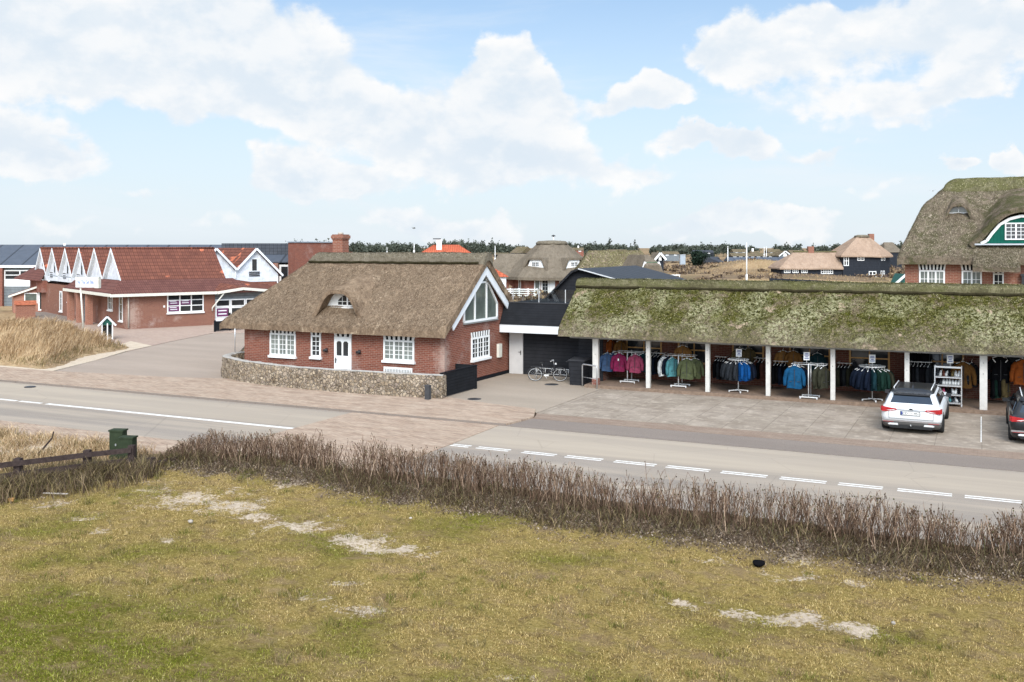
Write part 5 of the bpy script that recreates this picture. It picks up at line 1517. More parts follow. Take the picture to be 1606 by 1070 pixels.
# ================================================================== bicycle, bicycle rack, bin, hoop
def bicycle():
    r = thing('bicycle', 'dark city bicycle with pale tyres leaning by the black wall', 'bicycle', (-16.85, 38.5, .024), R(18), local=True); r.scale = (1., 1., .87)
    def wheel(x, nm='wheel'):
        m = MB(); m.tube([(x + .31 * math.cos(t), 0, 0.335 + .31 * math.sin(t)) for t in [2 * PI * k / 28 for k in range(29)]], .016, 6, False)
        w = m.build('wheel', 'rubber', r)
        m = MB(); m.tube([(x + .285 * math.cos(t), 0, .335 + .285 * math.sin(t)) for t in [2 * PI * k / 24 for k in range(25)]], .01, 5, False); m.build('rim', 'light_steel', w)
        m = MB()
        for k in range(14):
            a = 2 * PI * k / 14; m.tube([(x, 0, .335), (x + .285 * math.cos(a), 0, .335 + .285 * math.sin(a))], .0022, 3, False)
        m.build('spoke', 'steel', w)
    wheel(-.53); wheel(.55)
    m = MB()
    for p, q, rr in [((-.53, 0, .335), (-.1, 0, .3), .014), ((-.1, 0, .3), (-.22, 0, .78), .017), ((-.53, 0, .335), (-.2, 0, .72), .011), ((-.1, 0, .3), (.3, 0, .66), .019), ((-.12, 0, .38), (.29, 0, .74), .015), ((.3, 0, .62), (.28, 0, .86), .02), ((.31, 0, .64), (.42, 0, .42), .014), ((.42, 0, .42), (.55, 0, .335), .012)]:
        m.tube([p, q], rr, 6)
    m.build('frame', 'dark_metal', r)
    m = MB(); m.tube([(-.22, 0, .78), (-.24, 0, .88)], .013, 6); s = m.build('seat_post', 'steel', r)
    m = MB(); m.lathe((-.25, 0, .88), [(.05, 0), (.1, .03), (.07, .07)], 10); m.build('saddle', 'rubber', r)
    m = MB(); m.tube([(.28, 0, .86), (.26, 0, 1.0), (.25, -.15, 1.06), (.15, -.28, 1.03)], .014, 6); m.tube([(.26, 0, 1.0), (.25, .15, 1.06), (.15, .28, 1.03)], .014, 6); m.build('handlebar', 'light_steel', r)
    m = MB(); m.obox((.36, 0, .88), (.07, .07, .08)); m.build('headlamp', 'light_steel', r)
    m = MB(); m.box(-.15, .06, -.05, -.03, .27, .35); m.tube([(-.1, -.06, .3), (-.02, -.06, .16)], .012, 5); m.build('chain_guard', 'light_steel', r)
    m = MB(); m.tube([(-.53 + .36 * math.cos(t), 0, .335 + .36 * math.sin(t)) for t in [PI * .1 + PI * .9 * k / 12 for k in range(13)]], .018, 5, False); m.tube([(.55 + .36 * math.cos(t), 0, .335 + .36 * math.sin(t)) for t in [PI * .2 + PI * .7 * k / 12 for k in range(13)]], .018, 5, False); m.build('mudguard', 'dark_metal', r)
    m = MB(); m.box(-.72, -.3, -.06, .06, .72, .735); m.tube([(-.53, .05, .335), (-.66, .05, .73)], .007, 4); m.build('carrier', 'dark_metal', r)
bicycle()
def bike_rack():
    r = thing('bicycle_rack', 'low galvanised wheel rack behind the bicycle', 'bicycle rack', (-16.7, 39.15, .024))
    m = MB()
    m.tube([(-17.7, 39.1, .5), (-15.7, 39.1, .5)], .02, 6); m.tube([(-17.7, 39.1, .26), (-15.7, 39.1, .26)], .016, 6); m.build('rail', 'light_steel', r)
    for k in range(6):
        x = -17.6 + k * .36; m = MB()
        m.tube([(x, 39.1, .5), (x + .03, 38.95, .5), (x + .05, 38.86, .4), (x + .05, 38.92, .28), (x + .02, 39.1, .26)], .014, 5); m.tube([(x + .1, 39.1, .5), (x + .12, 38.95, .5), (x + .12, 38.86, .4), (x + .12, 38.92, .28), (x + .1, 39.1, .26)], .014, 5)
        m.build('wheel_loop', 'light_steel', r)
    for x in (-17.65, -15.75):
        m = MB(); m.tube([(x, 39.1, .0), (x, 39.1, .52)], .022, 6); m.build('leg', 'light_steel', r)
bike_rack()
def bin_():
    r = thing('wheelie_bin', 'black waste bin with flat lid between bicycle and steel hoop', 'waste bin', (-15.25, 38.2, .02))
    m = MB(); m.add([(-15.58, 37.95, .02), (-14.98, 37.95, .02), (-14.98, 38.5, .02), (-15.58, 38.5, .02), (-15.62, 37.88, 1.04), (-14.92, 37.88, 1.04), (-14.92, 38.55, 1.04), (-15.62, 38.55, 1.04)], [(0, 3, 2, 1), (4, 5, 6, 7), (0, 1, 5, 4), (1, 2, 6, 5), (2, 3, 7, 6), (3, 0, 4, 7)], False)
    m.build('body', 'black_plank', r)
    m = MB(); m.add([(-15.66, 37.84, 1.045), (-14.88, 37.84, 1.045), (-14.88, 38.58, 1.09), (-15.66, 38.58, 1.09), (-15.62, 37.9, 1.09), (-14.92, 37.9, 1.09), (-14.92, 38.52, 1.15), (-15.62, 38.52, 1.15)], [(0, 3, 2, 1), (4, 5, 6, 7), (0, 1, 5, 4), (1, 2, 6, 5), (2, 3, 7, 6), (3, 0, 4, 7)], False)
    m.build('lid', 'dark_metal', r)
    m = MB(); m.tube([(-15.66, 38.0, .98), (-15.78, 38.0, .98), (-15.78, 38.4, .98), (-15.66, 38.4, .98)], .02, 6); m.build('handle', 'dark_metal', r)
bin_()
m = MB(); a = Vector((-14.94, 37.75, 0)); b = Vector((-14.14, 37.34, 0)); k = (b - a) * .08
m.tube([a, a + Vector((0, 0, .86)), a + k * .4 + Vector((0, 0, .93)), a + k + Vector((0, 0, .95)), b - k + Vector((0, 0, .95)), b - k * .4 + Vector((0, 0, .93)), b + Vector((0, 0, .86)), b], .028, 8)
hp = thing('hoop_rail', 'bare steel hoop rail in front of the first shop post', 'bike stand', (a.x, a.y, 0)); m.build('hoop', 'steel', hp)
m = MB(); m.tube([a + Vector((0, 0, .42)), b + Vector((0, 0, .42))], .014, 6); m.build('crossbar', 'steel', hp)

# ================================================================== cars
def carpaint(name, col, rough=.18):
    m = Mat(name); m.set(m.p, 'Coat Weight', .35); m.set(m.p, 'Coat Roughness', .08)
    c = m.mix(m.ramp(m.noise(3, 5), [(.4, 0), (.8, .25)]), col, tuple(x * .75 for x in col)); M[name] = m.fin(c, .35, .5)
carpaint('paint_white', (.66, .67, .67)); carpaint('paint_black', (.006, .007, .009))
plain('cladding', (.09, .085, .08), .7, .2, 8); plain('bumper_trim', (.22, .2, .19), .5, .2, 6)
plain('tail_red', (.35, .012, .015), .2, .3, 8, .6); plain('tail_clear', (.6, .5, .5), .2, .2, 8, .6); plain('plate_white', (.75, .75, .72), .5, .05)
def rrect(x, y0, y1, z, rx, n=6):
    """rounded rectangle ring in plan, half width x, corner radius rx"""
    P = []
    for cx, cy, a0 in ((x - rx, y0 + rx, -PI / 2), (x - rx, y1 - rx, 0), (-x + rx, y1 - rx, PI / 2), (-x + rx, y0 + rx, PI)):
        for k in range(n + 1):
            a = a0 + PI / 2 * k / n; P.append((cx + rx * math.cos(a), cy + rx * math.sin(a), z))
    return P
def car(name, label, loc, rz, paint, roofm, plate, cladm='cladding', L=4.35, H=1.62):
    C = thing(name, label, 'car', loc, rz, local=True); C.scale = (.96, 1., .82)
    def loft(rings, nm, mat, cap=True, parent=C):
        m = MB(); G = [r + [r[0]] for r in rings]; m.grid(G, True, True)
        if cap: m.poly(rings[-1])
        m.poly(rings[0][::-1]); return m.build(nm, mat, parent)
    q = L / 4.35
    body = loft([rrect(.86, .1, L - .12, .4, .2), rrect(.9, .02, L - .03, .48, .22), rrect(.915, .0, L, .62, .24), rrect(.91, .0, L - .02, .78, .24), rrect(.9, .02, L - .08, .9, .24), rrect(.865, .07, L - .2, 1.0, .24), rrect(.8, .16, L - .5, 1.03, .24)], 'body', paint)
    loft([rrect(.84, .16, L - .2, .2, .2), rrect(.88, .05, L - .06, .28, .22), rrect(.905, .01, L - .02, .38, .22), rrect(.9, .015, L - .03, .475, .22)], 'lower_bumper', cladm)
    loft([rrect(.83, .1, 3.4 * q, 1.0, .2), rrect(.8, .2, 3.15 * q, 1.12, .2), rrect(.71, .4, 2.8 * q, 1.38, .2), rrect(.64, .5, 2.55 * q, 1.5, .2)], 'pillars', paint)
    loft([rrect(.655, .4, 2.62 * q, 1.485, .2), rrect(.64, .42, 2.55 * q, 1.53, .2), rrect(.57, .5, 2.4 * q, H - .03, .2), rrect(.4, .7, 2.2 * q, H, .2)], 'roof', roofm)
    m = MB()
    m.prism([(-.67, .155, 1.035), (.67, .155, 1.035), (.55, .345, 1.4), (-.55, .345, 1.4)], (0, .02, .004)); m.build('rear_window', 'glass_car', C)
    for s in (-1, 1):
        m = MB()
        pts = [(s * .83, .5, 1.1), (s * .83, 2.9 * q, 1.1), (s * .725, 2.5 * q, 1.42), (s * .725, .62, 1.42)]
        pts = [(x + s * .012, y, z) for x, y, z in pts]
        m.prism(pts, (s * -.02, 0, 0)); m.build('side_window', 'glass_car', C)
        m = MB(); m.tube([(s * .56, .6, H - .035), (s * .57, .62, H + .02), (s * .57, 2.2 * q, H + .03), (s * .56, 2.3 * q, H - .03)], .018, 6); m.build('roof_rail', 'light_steel', C)
        m = MB(); m.prism([(s * .865, -.012, .98), (s * .875, -.012, .8), (s * .6, -.012, .82), (s * .42, -.012, .885), (s * .44, -.012, .93)], (0, .1, 0)); m.box(min(s * .86, s * .918), max(s * .86, s * .918), .03, .26, .82, .97); t = m.build('tail_light', 'tail_red', C)
        m = MB(); m.prism([(s * .74, -.018, .855), (s * .62, -.018, .835), (s * .48, -.018, .88), (s * .5, -.018, .9)], (0, .005, 0)); m.build('reversing_lens', 'tail_clear', t)
        m = MB(); m.box(min(s * .52, s * .84), max(s * .52, s * .84), -.002, .03, .42, .48); m.build('reflector', 'tail_red', C)
        m = MB(); m.prism([(s * .38, -.002, .3), (s * .66, -.002, .3), (s * .7, -.002, .34), (s * .64, -.002, .38), (s * .4, -.002, .38)], (0, .05, 0)); m.build('exhaust_trim', 'light_steel', C)
        m = MB(); m.obox((s * .98, 2.75 * q, 1.1), (.17, .12, .13)); m.tube([(s * .8, 2.75 * q, 1.06), (s * .95, 2.75 * q, 1.08)], .025, 6); m.build('mirror', paint if paint != 'paint_white' else 'dark_metal', C)
        for y in (.78, L - .85):
            m = MB(); rows = []
            for rr, dx in [(.2, .0), (.31, .0), (.335, .02), (.335, .2), (.31, .22), (.2, .22)]:
                rows.append([(s * (.72 + dx), y + rr * math.cos(t), .335 + rr * math.sin(t)) for t in [2 * PI * k / 24 for k in range(25)]])
            m.grid(rows, True, s < 0); w = m.build('wheel', 'rubber', C)
            m = MB(); m.add([(s * .915, y + .22 * math.cos(t), .335 + .22 * math.sin(t)) for t in [2 * PI * k / 20 for k in range(20)]], [tuple(range(20))], False); m.build('rim', 'steel', w)
            m = MB(); m.add([(s * .917, y + .42 * math.cos(t), .36 + .42 * math.sin(t)) for t in [PI * k / 14 for k in range(15)]] + [(s * .87, y + .42 * math.cos(t), .36 + .42 * math.sin(t)) for t in [PI * k / 14 for k in range(15)]], [tuple(range(15)), tuple(range(29, 14, -1))], False); m.build('wheel_arch', 'cladding', C)
    m = MB(); m.box(-.56, .56, .3, .42, 1.415, 1.46); m.build('spoiler', 'dark_metal' if roofm == 'paint_black' else paint, C)
    m = MB(); m.box(-.42, .42, -.006, .02, .895, .905); m.build('tailgate_strip', 'dark_metal', C)
    m = MB()
    for x in (-.66, .66): m.bar((x, -.003, .56), (x * 1.02, -.003, .8), .012, .008)
    m.box(-.66, .66, -.005, .02, .553, .562); m.build('shut_line', 'dark_metal', C)
    m = MB(); m.tube([(0, .16, 1.05), (.3, .17, 1.07)], .012, 5); m.build('rear_wiper', 'rubber', C)
    m = MB(); m.prism([(-.02, .75, H - .02), (-.02, 1.0, H - .0), (-.02, .85, H + .09)], (.04, 0, 0)); m.build('aerial_fin', roofm, C)
    m = MB(); m.prism([(-.7, -.003, .31), (.7, -.003, .31), (.62, -.003, .2), (-.62, -.003, .2)], (0, .1, 0)); m.build('diffuser', 'rubber', C)
    m = MB(); m.box(-.88, .88, -.008, .04, .44, .5); m.build('bumper_strip', 'bumper_trim', C)
    m = MB(); m.tube([(-.0, -.02, .3), (0, -.1, .33), (0, -.1, .37)], .02, 6); m.build('tow_ball', 'steel', C)
    if plate:
        m = MB(); m.box(-.32, .28, -.018, .0, .695, .86); m.build('plate_recess', 'dark_metal', C); m = MB(); m.box(-.3, .26, -.026, -.0185, .715, .84); pl = m.build('number_plate', 'plate_white', C)
        m = MB(); m.box(-.298, -.25, -.03, -.0265, .72, .835); m.build('plate_band', 'sign_blue', pl)
        W = frame((0, -.027, 0), (1, 0, 0), (0, -1, 0))
        text(pl, plate, .115, W, .005, .737, .003, 'rubber')
        m = MB(); m.box(-.05, .05, -.008, .02, .915, .955); m.box(-.04, .0, -.012, .0, .93, .965); m.build('badge', 'dark_metal', C)
        text(C, 'Ateca', .05, frame((0, -.004, 0), (1, 0, 0), (0, -1, 0)), 0, .655, .004, 'dark_metal') if False else None
    return C
car('parked_car', 'white estate car with black roof and silver rails parked nose in at the shop', (-1.98, 32.55, .02), R(-1.), 'paint_white', 'paint_black', 'CD 71 951')
car('parked_car', 'black car cut by the picture edge, parked right of the white car', (1.62, 32.2, .02), R(0), 'paint_black', 'paint_black', None, 'paint_black', 4.5, 1.66)

# ================================================================== red tiled saw-tooth building on the left
def sawtooth_house():
    C = thing('tiled_restaurant', 'brick building with red tiled saw tooth roof and white plank gables', 'building', (-54.36, 50.17, 0), math.atan2(.901, .434), local=True)
    W = frame((0, 0, 0), (1, 0, 0), (0, -1, 0)); G = frame((0, 0, 0), (0, -1, 0), (-1, 0, 0))
    m = MB(); m.box(0, 6.44, 0, 26.8, -.3, 2.62); m.box(6.44, 8, .6, 26.8, -.3, 2.62); m.prism([(7.6, 1.0, 2.62), (7.6, 5.6, 2.62), (7.6, 5.6, 3.4), (7.6, 3.57, 5.5), (7.6, 1.2, 3.3)], (-.2, 0, 0)); m.build('wall', 'restaurant_brick', C)
    Y = [3.57 + 4.24 * k for k in range(6)]; ZA, ZV = 5.72, 3.43
    t = .13
    for k, y in enumerate(Y):
        m = MB()
        yl, yr = y + 2.12, y - 2.12 if k else 1.16
        m.prism([(0, y, ZA), (0, yr, ZV), (0, yr, ZV - t), (0, y, ZA - t)], (7.75, 0, 0))
        m.prism([(0, y, ZA), (0, yl, ZV), (0, yl, ZV - t), (0, y, ZA - t)], (7.75, 0, 0))
        ro = m.build('roof', 'red_tiles', C)
        m = MB(); m.tube([(0, y, ZA + .02), (7.76, y, ZA + .02)], .09, 6); m.build('ridge_tile', 'red_tiles', ro)
        m = MB()
        for yy in (yr, yl):
            s = 1 if yy > y else -1
            m.prism([(-.01, y, ZA - t - .0), (-.01, yy, ZV - t), (-.01, yy - s * .06, ZV - t - .05), (-.01, y, ZA - t - .12)], (.25, 0, 0))
            m.prism([(-.04, y, ZA + .02), (-.04, yy, ZV + .02), (-.04, yy, ZV - .2), (-.04, y, ZA - .24)], (.03, 0, 0))
        m.build('barge_board', 'white_board', C)
        m = MB(); m.prism([(.22, y, ZA - .2), (.22, y - 2.1, ZV - .1), (.22, y + 2.1, ZV - .1)], (.04, 0, 0)); m.box(-.03, .2, y - 2.11, y + 2.11, 2.9 if k > 1 else ZV - .25, ZV - .16); gb = m.build('gable', 'white_plank', C)
        if k >= 2:
            m = MB(); wbox(m, G, -y - .16, -y + .16, 3.6 if k < 5 else 4.1, 4.7, -.21, -.19); m.build('window', 'glass_dark', gb)
            m = MB()
            for z in (3.2, 3.38, 3.55): wbox(m, G, -y - .4, -y + .4, z, z + .08, .045, .08)
            if k < 5: m.build('balcony_slats', 'dark_metal', gb)
    # low skirt roofs with white fascia
    m = MB()
    m.prism([(0, 1.16, ZV + .01), (8.3, 1.16, ZV + .01), (9.6, -.5, 2.5), (-1.2, -.5, 2.5)], (0, 0, -.1))
    m.prism([(0, 1.16, ZV + .015), (-1.2, -.5, 2.505), (-1.2, 11.9, 2.6), (0, 11.9, ZV + .015)], (0, 0, -.1))
    m.build('skirt_roof', 'lowpitch_tiles', C)
    m = MB(); m.box(-1.25, 6.4, -.56, -.5, 2.33, 2.53); m.box(-1.26, -1.2, -.5, 11.9, 2.35, 2.56); m.box(-1.2, 0, 11.86, 11.92, 2.4, 2.6); m.build('gutter', 'cream_paint', C)
    m = MB(); m.tube([(.12, -.1, 2.35), (.12, -.1, .1)], .05, 6); m.build('downpipe', 'stone_pale', C)
    for y in (11.3, 8.7, 6.2):
        m = MB(); m.box(-1.05, -.6, y - .22, y + .22, -.2, 2.42); m.build('porch_pillar', 'pale_brick', C)
    for x0, x1 in ((2.87, 5.56),):
        wi = window(C, W, x0, x1, 1.05, 2.44, 3, 1, 3, fw=.08, bw=.06, gm='glass_dark')
        m = MB()
        for a, b, c, d in ((2.98, 3.76, 1.62, 1.98), (2.98, 3.76, 1.16, 1.52), (3.86, 4.6, 1.62, 1.98)): wbox(m, W, a, b, c, d, .018, .022)
        m.build('window_poster', 'purple_banner', wi)
        m = MB()
        for a, c in ((3.05, 1.86), (3.1, 1.72), (3.05, 1.4), (3.1, 1.26), (3.95, 1.86), (3.95, 1.72)): wbox(m, W, a, a + .5, c, c + .05, .023, .026)
        m.build('poster_print', 'white_board', wi)
    wbg = MB(); wbox(wbg, W, 2.6, 2.72, 1.45, 1.6, 0, .04); wbg.build('wall_plaque', 'white_paint', C)
    window(C, G, -4.2, -3.1, 1.2, 2.3, 1, 2, 2, fw=.07, gm='glass_pale'); window(C, G, -1.5, -.75, .55, 2.35, 1, 1, 3, fw=.07)
    window(C, G, -17.9, -17.1, .4, 2.1, 1, 1, 3, fw=.12); window(C, G, -15.3, -14.9, 1.3, 2.1, 1, 1, 1)
    m = MB(); wbox(m, G, -10.8, -8.9, 0, 2.0, .01, .05); m.build('door', 'grey_plank', C)
    # glazed extension
    m = MB(); m.box(8.0, 13, .25, 6, -.3, 1.9); m.build('extension_wall', 'white_board', C)
    m = MB(); m.prism([(6.45, .2, 1.9), (12.8, .2, 1.9), (12.8, .2, 2.2), (8.4, .2, 2.62), (6.45, .2, 2.45)], (0, .04, 0)); m.build('boarding', 'grey_plank', C)
    m = MB(); m.box(6.45, 8, .2, .24, .0, 1.9); m.build('panel', 'white_board', C)
    E_ = frame((0, .2, 0), (1, 0, 0), (0, -1, 0))
    for k in range(4):
        x0 = 6.55 + k * 1.18
        window(C, E_, x0, x0 + 1.14, 1.32, 1.88, 1, 1, 1, fw=.08, sill=False); window(C, E_, x0, x0 + 1.14, .55, 1.28, 1, 1, 1, fw=.08, sill=False)
    m = MB(); wbox(m, E_, 6.65, 7.5, .6, 1.22, .055, .06); m.build('window_poster', 'purple_banner', C)
    m = MB()
    for z in (.75, 1.0): wbox(m, E_, 6.75, 7.4, z, z + .08, .061, .064)
    m.build('poster_print', 'white_board', C)
    m = MB(); m.prism([(6.4, -.55, 2.52), (8.4, -.55, 2.78), (13.2, -.55, 2.3), (13.2, 2.5, 2.6), (8.3, 2.5, 3.4), (6.4, 1.2, 3.3)], (0, 0, -.08)); m.build('extension_roof', 'red_tiles', C)
    m = MB(); m.bar((6.4, -.6, 2.42), (8.4, -.6, 2.68), .06, .2); m.bar((8.4, -.6, 2.68), (13.2, -.6, 2.2), .06, .2); m.build('gutter', 'cream_paint', C)
    m = MB(); m.tube([(6.9, -.55, 2.36), (6.2, -.1, 1.3), (6.2, -.1, 1.05)], .05, 6); m.build('downpipe', 'cream_paint', C)
    # lean-to at the far end
    P1 = Vector((.6, 24.0, 0)); P2 = Vector((-2.0, 25.7, 0)); ux = (P2 - P1).normalized(); nn = Vector((-ux.y, ux.x, 0))
    if nn.y > 0: nn = -nn
    L = (P2 - P1).length; ux2 = -ux
    F = frame(P2, ux2, nn)
    m = MB(); m.prism([F(0, -.2), F(L, -.2), F(L, 2.5), F(0, 1.45)], (.6, 3.5, 0)); lt = m.build('lean_to_wall', 'pale_brick', C)
    m = MB(); m.prism([F(-.3, 1.4, .25), F(L + .1, 2.62, .25), F(L + .1, 2.62, -4.5), F(-.3, 1.4, -4.5)], (0, 0, .12)); m.build('lean_to_roof', 'lowpitch_tiles', C)
    m = MB(); m.bar(F(-.3, 1.38, .3), F(L + .1, 2.6, .3), .06, .16); m.bar(F(-.3, 1.38, .3), F(-.3, 1.38, -4.5), .06, .14); m.build('lean_to_fascia', 'cream_paint', C)
    window(C, F, 2.15, 3.05, .1, 2.0, 1, 1, 1, fw=.13, sill=False, name='glazed_door'); window(C, F, .95, 2.1, .75, 1.7, 1, 1, 1, fw=.08, sill=False, gm='glass_green')
    m = MB(); m.prism([(-.5, 22.2, 2.9), (-1.6, 27.5, 3.0), (.6, 28.5, 4.1), (.6, 24.5, 4.0)], (0, 0, -.1)); m.build('side_roof', 'lowpitch_tiles', C)
    m = MB(); m.box(-.4, .1, 22.4, 26.8, 1.8, 2.85); m.build('side_wall', 'red_brick', C)
    return C
sawtooth_house()

def twin_gable_house():
    C = thing('twin_gable_house', 'white boarded house with two pointed gables and red tile roofs', 'house', (-54.36, 50.17, 0), math.atan2(.901, .434), local=True)
    y0 = 7.5
    W = frame((0, y0, 0), (1, 0, 0), (0, -1, 0))
    m = MB(); m.box(7.7, 15.0, y0 + .01, y0 + 8, -.2, 2.9); m.build('wall', 'red_brick', C)
    m = MB()
    for ap, l, r, zl, zr in ((9.4, 7.6, 11.15, 3.9, 3.94), (12.9, 11.15, 15.0, 3.94, 3.5)):
        m.prism([(ap, y0 - .04, 5.6), (l, y0 - .04, zl), (l, y0 - .04, 2.88), (r, y0 - .04, 2.88), (r, y0 - .04, zr)], (0, .1, 0))
    m.build('gable', 'white_plank', C)
    for ap, l, r, zl, zr in ((9.4, 7.5, 11.15, 3.85, 3.98), (12.9, 11.15, 15.3, 3.98, 3.42)):
        m = MB()
        m.prism([(ap, y0 - .35, 5.75), (l, y0 - .35, zl), (l, y0 - .35, zl - .12), (ap, y0 - .35, 5.62)], (0, 8.8, 0)); m.prism([(ap, y0 - .35, 5.75), (r, y0 - .35, zr), (r, y0 - .35, zr - .12), (ap, y0 - .35, 5.62)], (0, 8.8, 0))
        m.build('roof', 'red_tiles', C)
        m = MB(); m.bar((ap, y0 - .37, 5.68), (l, y0 - .37, zl - .06), .04, .17); m.bar((ap, y0 - .37, 5.68), (r, y0 - .37, zr - .06), .04, .17); m.build('barge_board', 'white_board', C)
    W2 = frame((0, y0 - .045, 0), (1, 0, 0), (0, -1, 0))
    window(C, W2, 12.55, 13.1, 3.75, 4.85, 1, 1, 1, 'white_board', 'glass_dark', False)
    m = MB()
    for z in (3.35, 3.5, 3.65): wbox(m, W, 12.35, 13.3, z, z + .09, .05, .1)
    m.build('balcony_slats', 'dark_metal', C)
    window(C, W2, 9.2, 9.7, 3.75, 4.7, 1, 1, 1, 'white_board', 'glass_dark', False)
    window(C, W, 12.4, 13.2, 2.0, 2.7, 1, 1, 1, fw=.14)
    m = MB(); m.tube([W(11.15, 2.9, .12), W(11.15, 3.9, .12)], .05, 6); m.tube([W(14.9, 1.2, .12), W(14.9, 3.3, .12)], .05, 6); m.build('downpipe', 'white_board', C)
twin_gable_house()

def vf(px, py, dep, label, name, cat, rz=YAW, group=None):
    """thing whose local x runs across the view at a given distance"""
    x, y, z = far(px, py, dep)
    return thing(name, label, cat, (x, y, 0), rz, group, local=True)

def kiosk():
    r = vf(168, 510, 61, 'tiny notice shelter with red roof and white pointed gable in the marram grass', 'notice_shelter', 'shelter', YAW + R(22)); r.scale = (.86, .86, .86); r.location.z = -.08
    m = MB()
    for x in (-.34, .02, .36): m.box(x - .04, x + .04, -.04, .04, -.1, 1.32)
    m.box(-.34, .36, .6, .66, -.1, 1.3); m.build('post', 'white_paint', r)
    m = MB(); m.prism([(-.5, 0, 1.2), (.5, 0, 1.2), (0, 0, 1.72)], (0, .06, 0)); m.build('gable', 'deep_green', r)
    m = MB()
    for s in (-1, 1): m.prism([(0, -.1, 1.86), (s * .62, -.1, 1.18), (s * .62, -.1, 1.12), (0, -.1, 1.79)], (0, 1.5, 0))
    m.build('roof', 'lowpitch_tiles', r)
    m = MB()
    for s in (-1, 1): m.bar((0, -.13, 1.8), (s * .6, -.13, 1.14), .03, .13)
    m.build('barge_board', 'white_paint', r)
    m = MB(); m.box(-.3, .3, .3, .34, .3, 1.15); m.build('notice_board', 'glass_dark', r)
kiosk()
def sign():
    r = vf(138, 503, 58, 'white shop sign with blue handwriting on a pale pole above the mound', 'shop_sign', 'sign', YAW + R(-8))
    m = MB(); m.box(-.72, .66, -.12, .12, 3.42, 3.98); bd = m.build('board', 'white_paint', r)
    m = MB(); m.box(.5, .75, -.14, .14, 3.38, 4.0); m.box(-.76, .75, -.13, .13, 3.98, 4.03); m.build('board_frame', 'cream_paint', r)
    m = MB(); m.tube([(-.28, .0, .6), (-.48, 0, 3.5)], .05, 8); m.build('pole', 'cream_paint', r)
    W = frame((0, -.125, 0), (1, 0, 0), (0, -1, 0))
    text(bd, 'Ny Thai Salt Bila', .2, W, -.08, 3.64, .004, 'blue_ink').scale = (.78, 1.5, 1)
sign()
def brick_enclosure():
    r = vf(44, 494, 80, 'low brick enclosure with orange tile coping beside the lean-to', 'brick_enclosure', 'wall', YAW + R(28))
    m = MB(); m.box(-.9, .55, 0, .9, -.3, 1.05); m.build('wall', 'orange_brick', r)
    m = MB(); m.prism([(-1.0, -.1, 1.06), (.65, -.1, 1.06), (.65, .45, 1.35), (-1.0, .45, 1.35)], (0, 0, .06)); m.build('coping', 'orange_tile_plain', r)
brick_enclosure()
def planter_fence():
    a = Vector((*gp(337, 521), 0)); b = Vector((*gp(405, 515), 0))
    r = thing('low_screen', 'low black screen in front of the white glazed extension', 'fence', tuple(a))
    m = MB(); m.bar(a + Vector((0, 0, .4)), b + Vector((0, 0, .4)), .06, .66); m.build('panel', 'black_fence', r)
    for k in range(4):
        p = a.lerp(b, k / 3); m = MB(); m.box(p.x - .05, p.x + .05, p.y - .05, p.y + .05, 0, 1.25 if k == 1 else .8); m.build('post', 'black_wood', r)
planter_fence()

# ================================================================== large buildings behind
def grey_hall():
    r = vf(0, 417, 98, 'long building with slate grey seamed roof and white window band', 'grey_roofed_hall', 'building')
    k = 15.6
    m = MB(); m.box(-12, 22, .3, 9, -.5, 4.0); m.build('wall', 'grey_plank', r)
    m = MB(); m.prism([(-12, 0, 3.95), (-12, 5, 6.08), (-12, 5.2, 6.08), (-12, 9.5, 4.0)], (36, 0, 0)); m.build('roof', 'seam_far', r)
    m = MB(); m.box(-12, 22, -.08, 0, 3.75, 4.0); m.build('fascia', 'white_board', r)
    W = frame((0, .3, 0), (1, 0, 0), (0, -1, 0))
    window(r, W, .3, 4.9, 2.5, 3.5, 3, 1, 2, fw=.1, bw=.08, sill=False)
    m = MB(); wbox(m, W, .3, 4.9, 1.85, 2.48, .0, .06); m.build('panel', 'white_board', r)
    m = MB(); m.box(-1.6, .25, -.05, .3, -.5, 3.9); m.build('brick_pier', 'red_brick', r)
    m = MB(); m.lathe((4.4, 4.6, 5.9), [(.15, 0), (.15, .3)], 8); m.build('roof_vent', 'white_board', r)
grey_hall()
def dark_hall():
    r = vf(338, 440, 96, 'dark roofed hall with low metal roof and red brick end tower', 'dark_roofed_hall', 'building')
    q = lambda px: (px - 338) / 15.94
    m = MB(); m.box(0, q(470), 2, 12, -.5, 6.2); m.build('wall', 'slate', r)
    m = MB(); m.box(q(405), q(458), .0, 1.95, -.5, 4.2); m.build('lower_wall', 'black_plank', r)
    m = MB(); m.prism([(q(395), -.3, 4.3), (q(460), -.3, 4.3), (q(460), 2, 4.95), (q(395), 2, 4.95)], (0, 0, .12)); m.build('lower_roof', 'seam_far', r)
    m = MB(); m.box(q(412), q(438), -.6, -.05, -.5, 4.25); m.build('brick_pier', 'orange_brick', r)
    W = frame((0, 0, 0), (1, 0, 0), (0, -1, 0))
    window(r, W, q(438), q(455), 2.3, 4.1, 1, 1, 1, fw=.2, sill=False)
    m = MB(); m.prism([(q(460), -2.2, -.5), (q(474), -3.2, -.5), (q(525), 1.5, -.5), (q(520), 9, -.5), (q(460), 9, -.5)], (0, 0, 6.75)); m.build('tower', 'red_brick', r)
    m = MB(); m.prism([(q(459), -2.3, 6.26), (q(474), -3.35, 6.26), (q(527), 1.4, 6.26), (q(521), 9.1, 6.26), (q(459), 9.1, 6.26)], (0, 0, .1)); m.build('parapet', 'sheet_grey', r)
dark_hall()
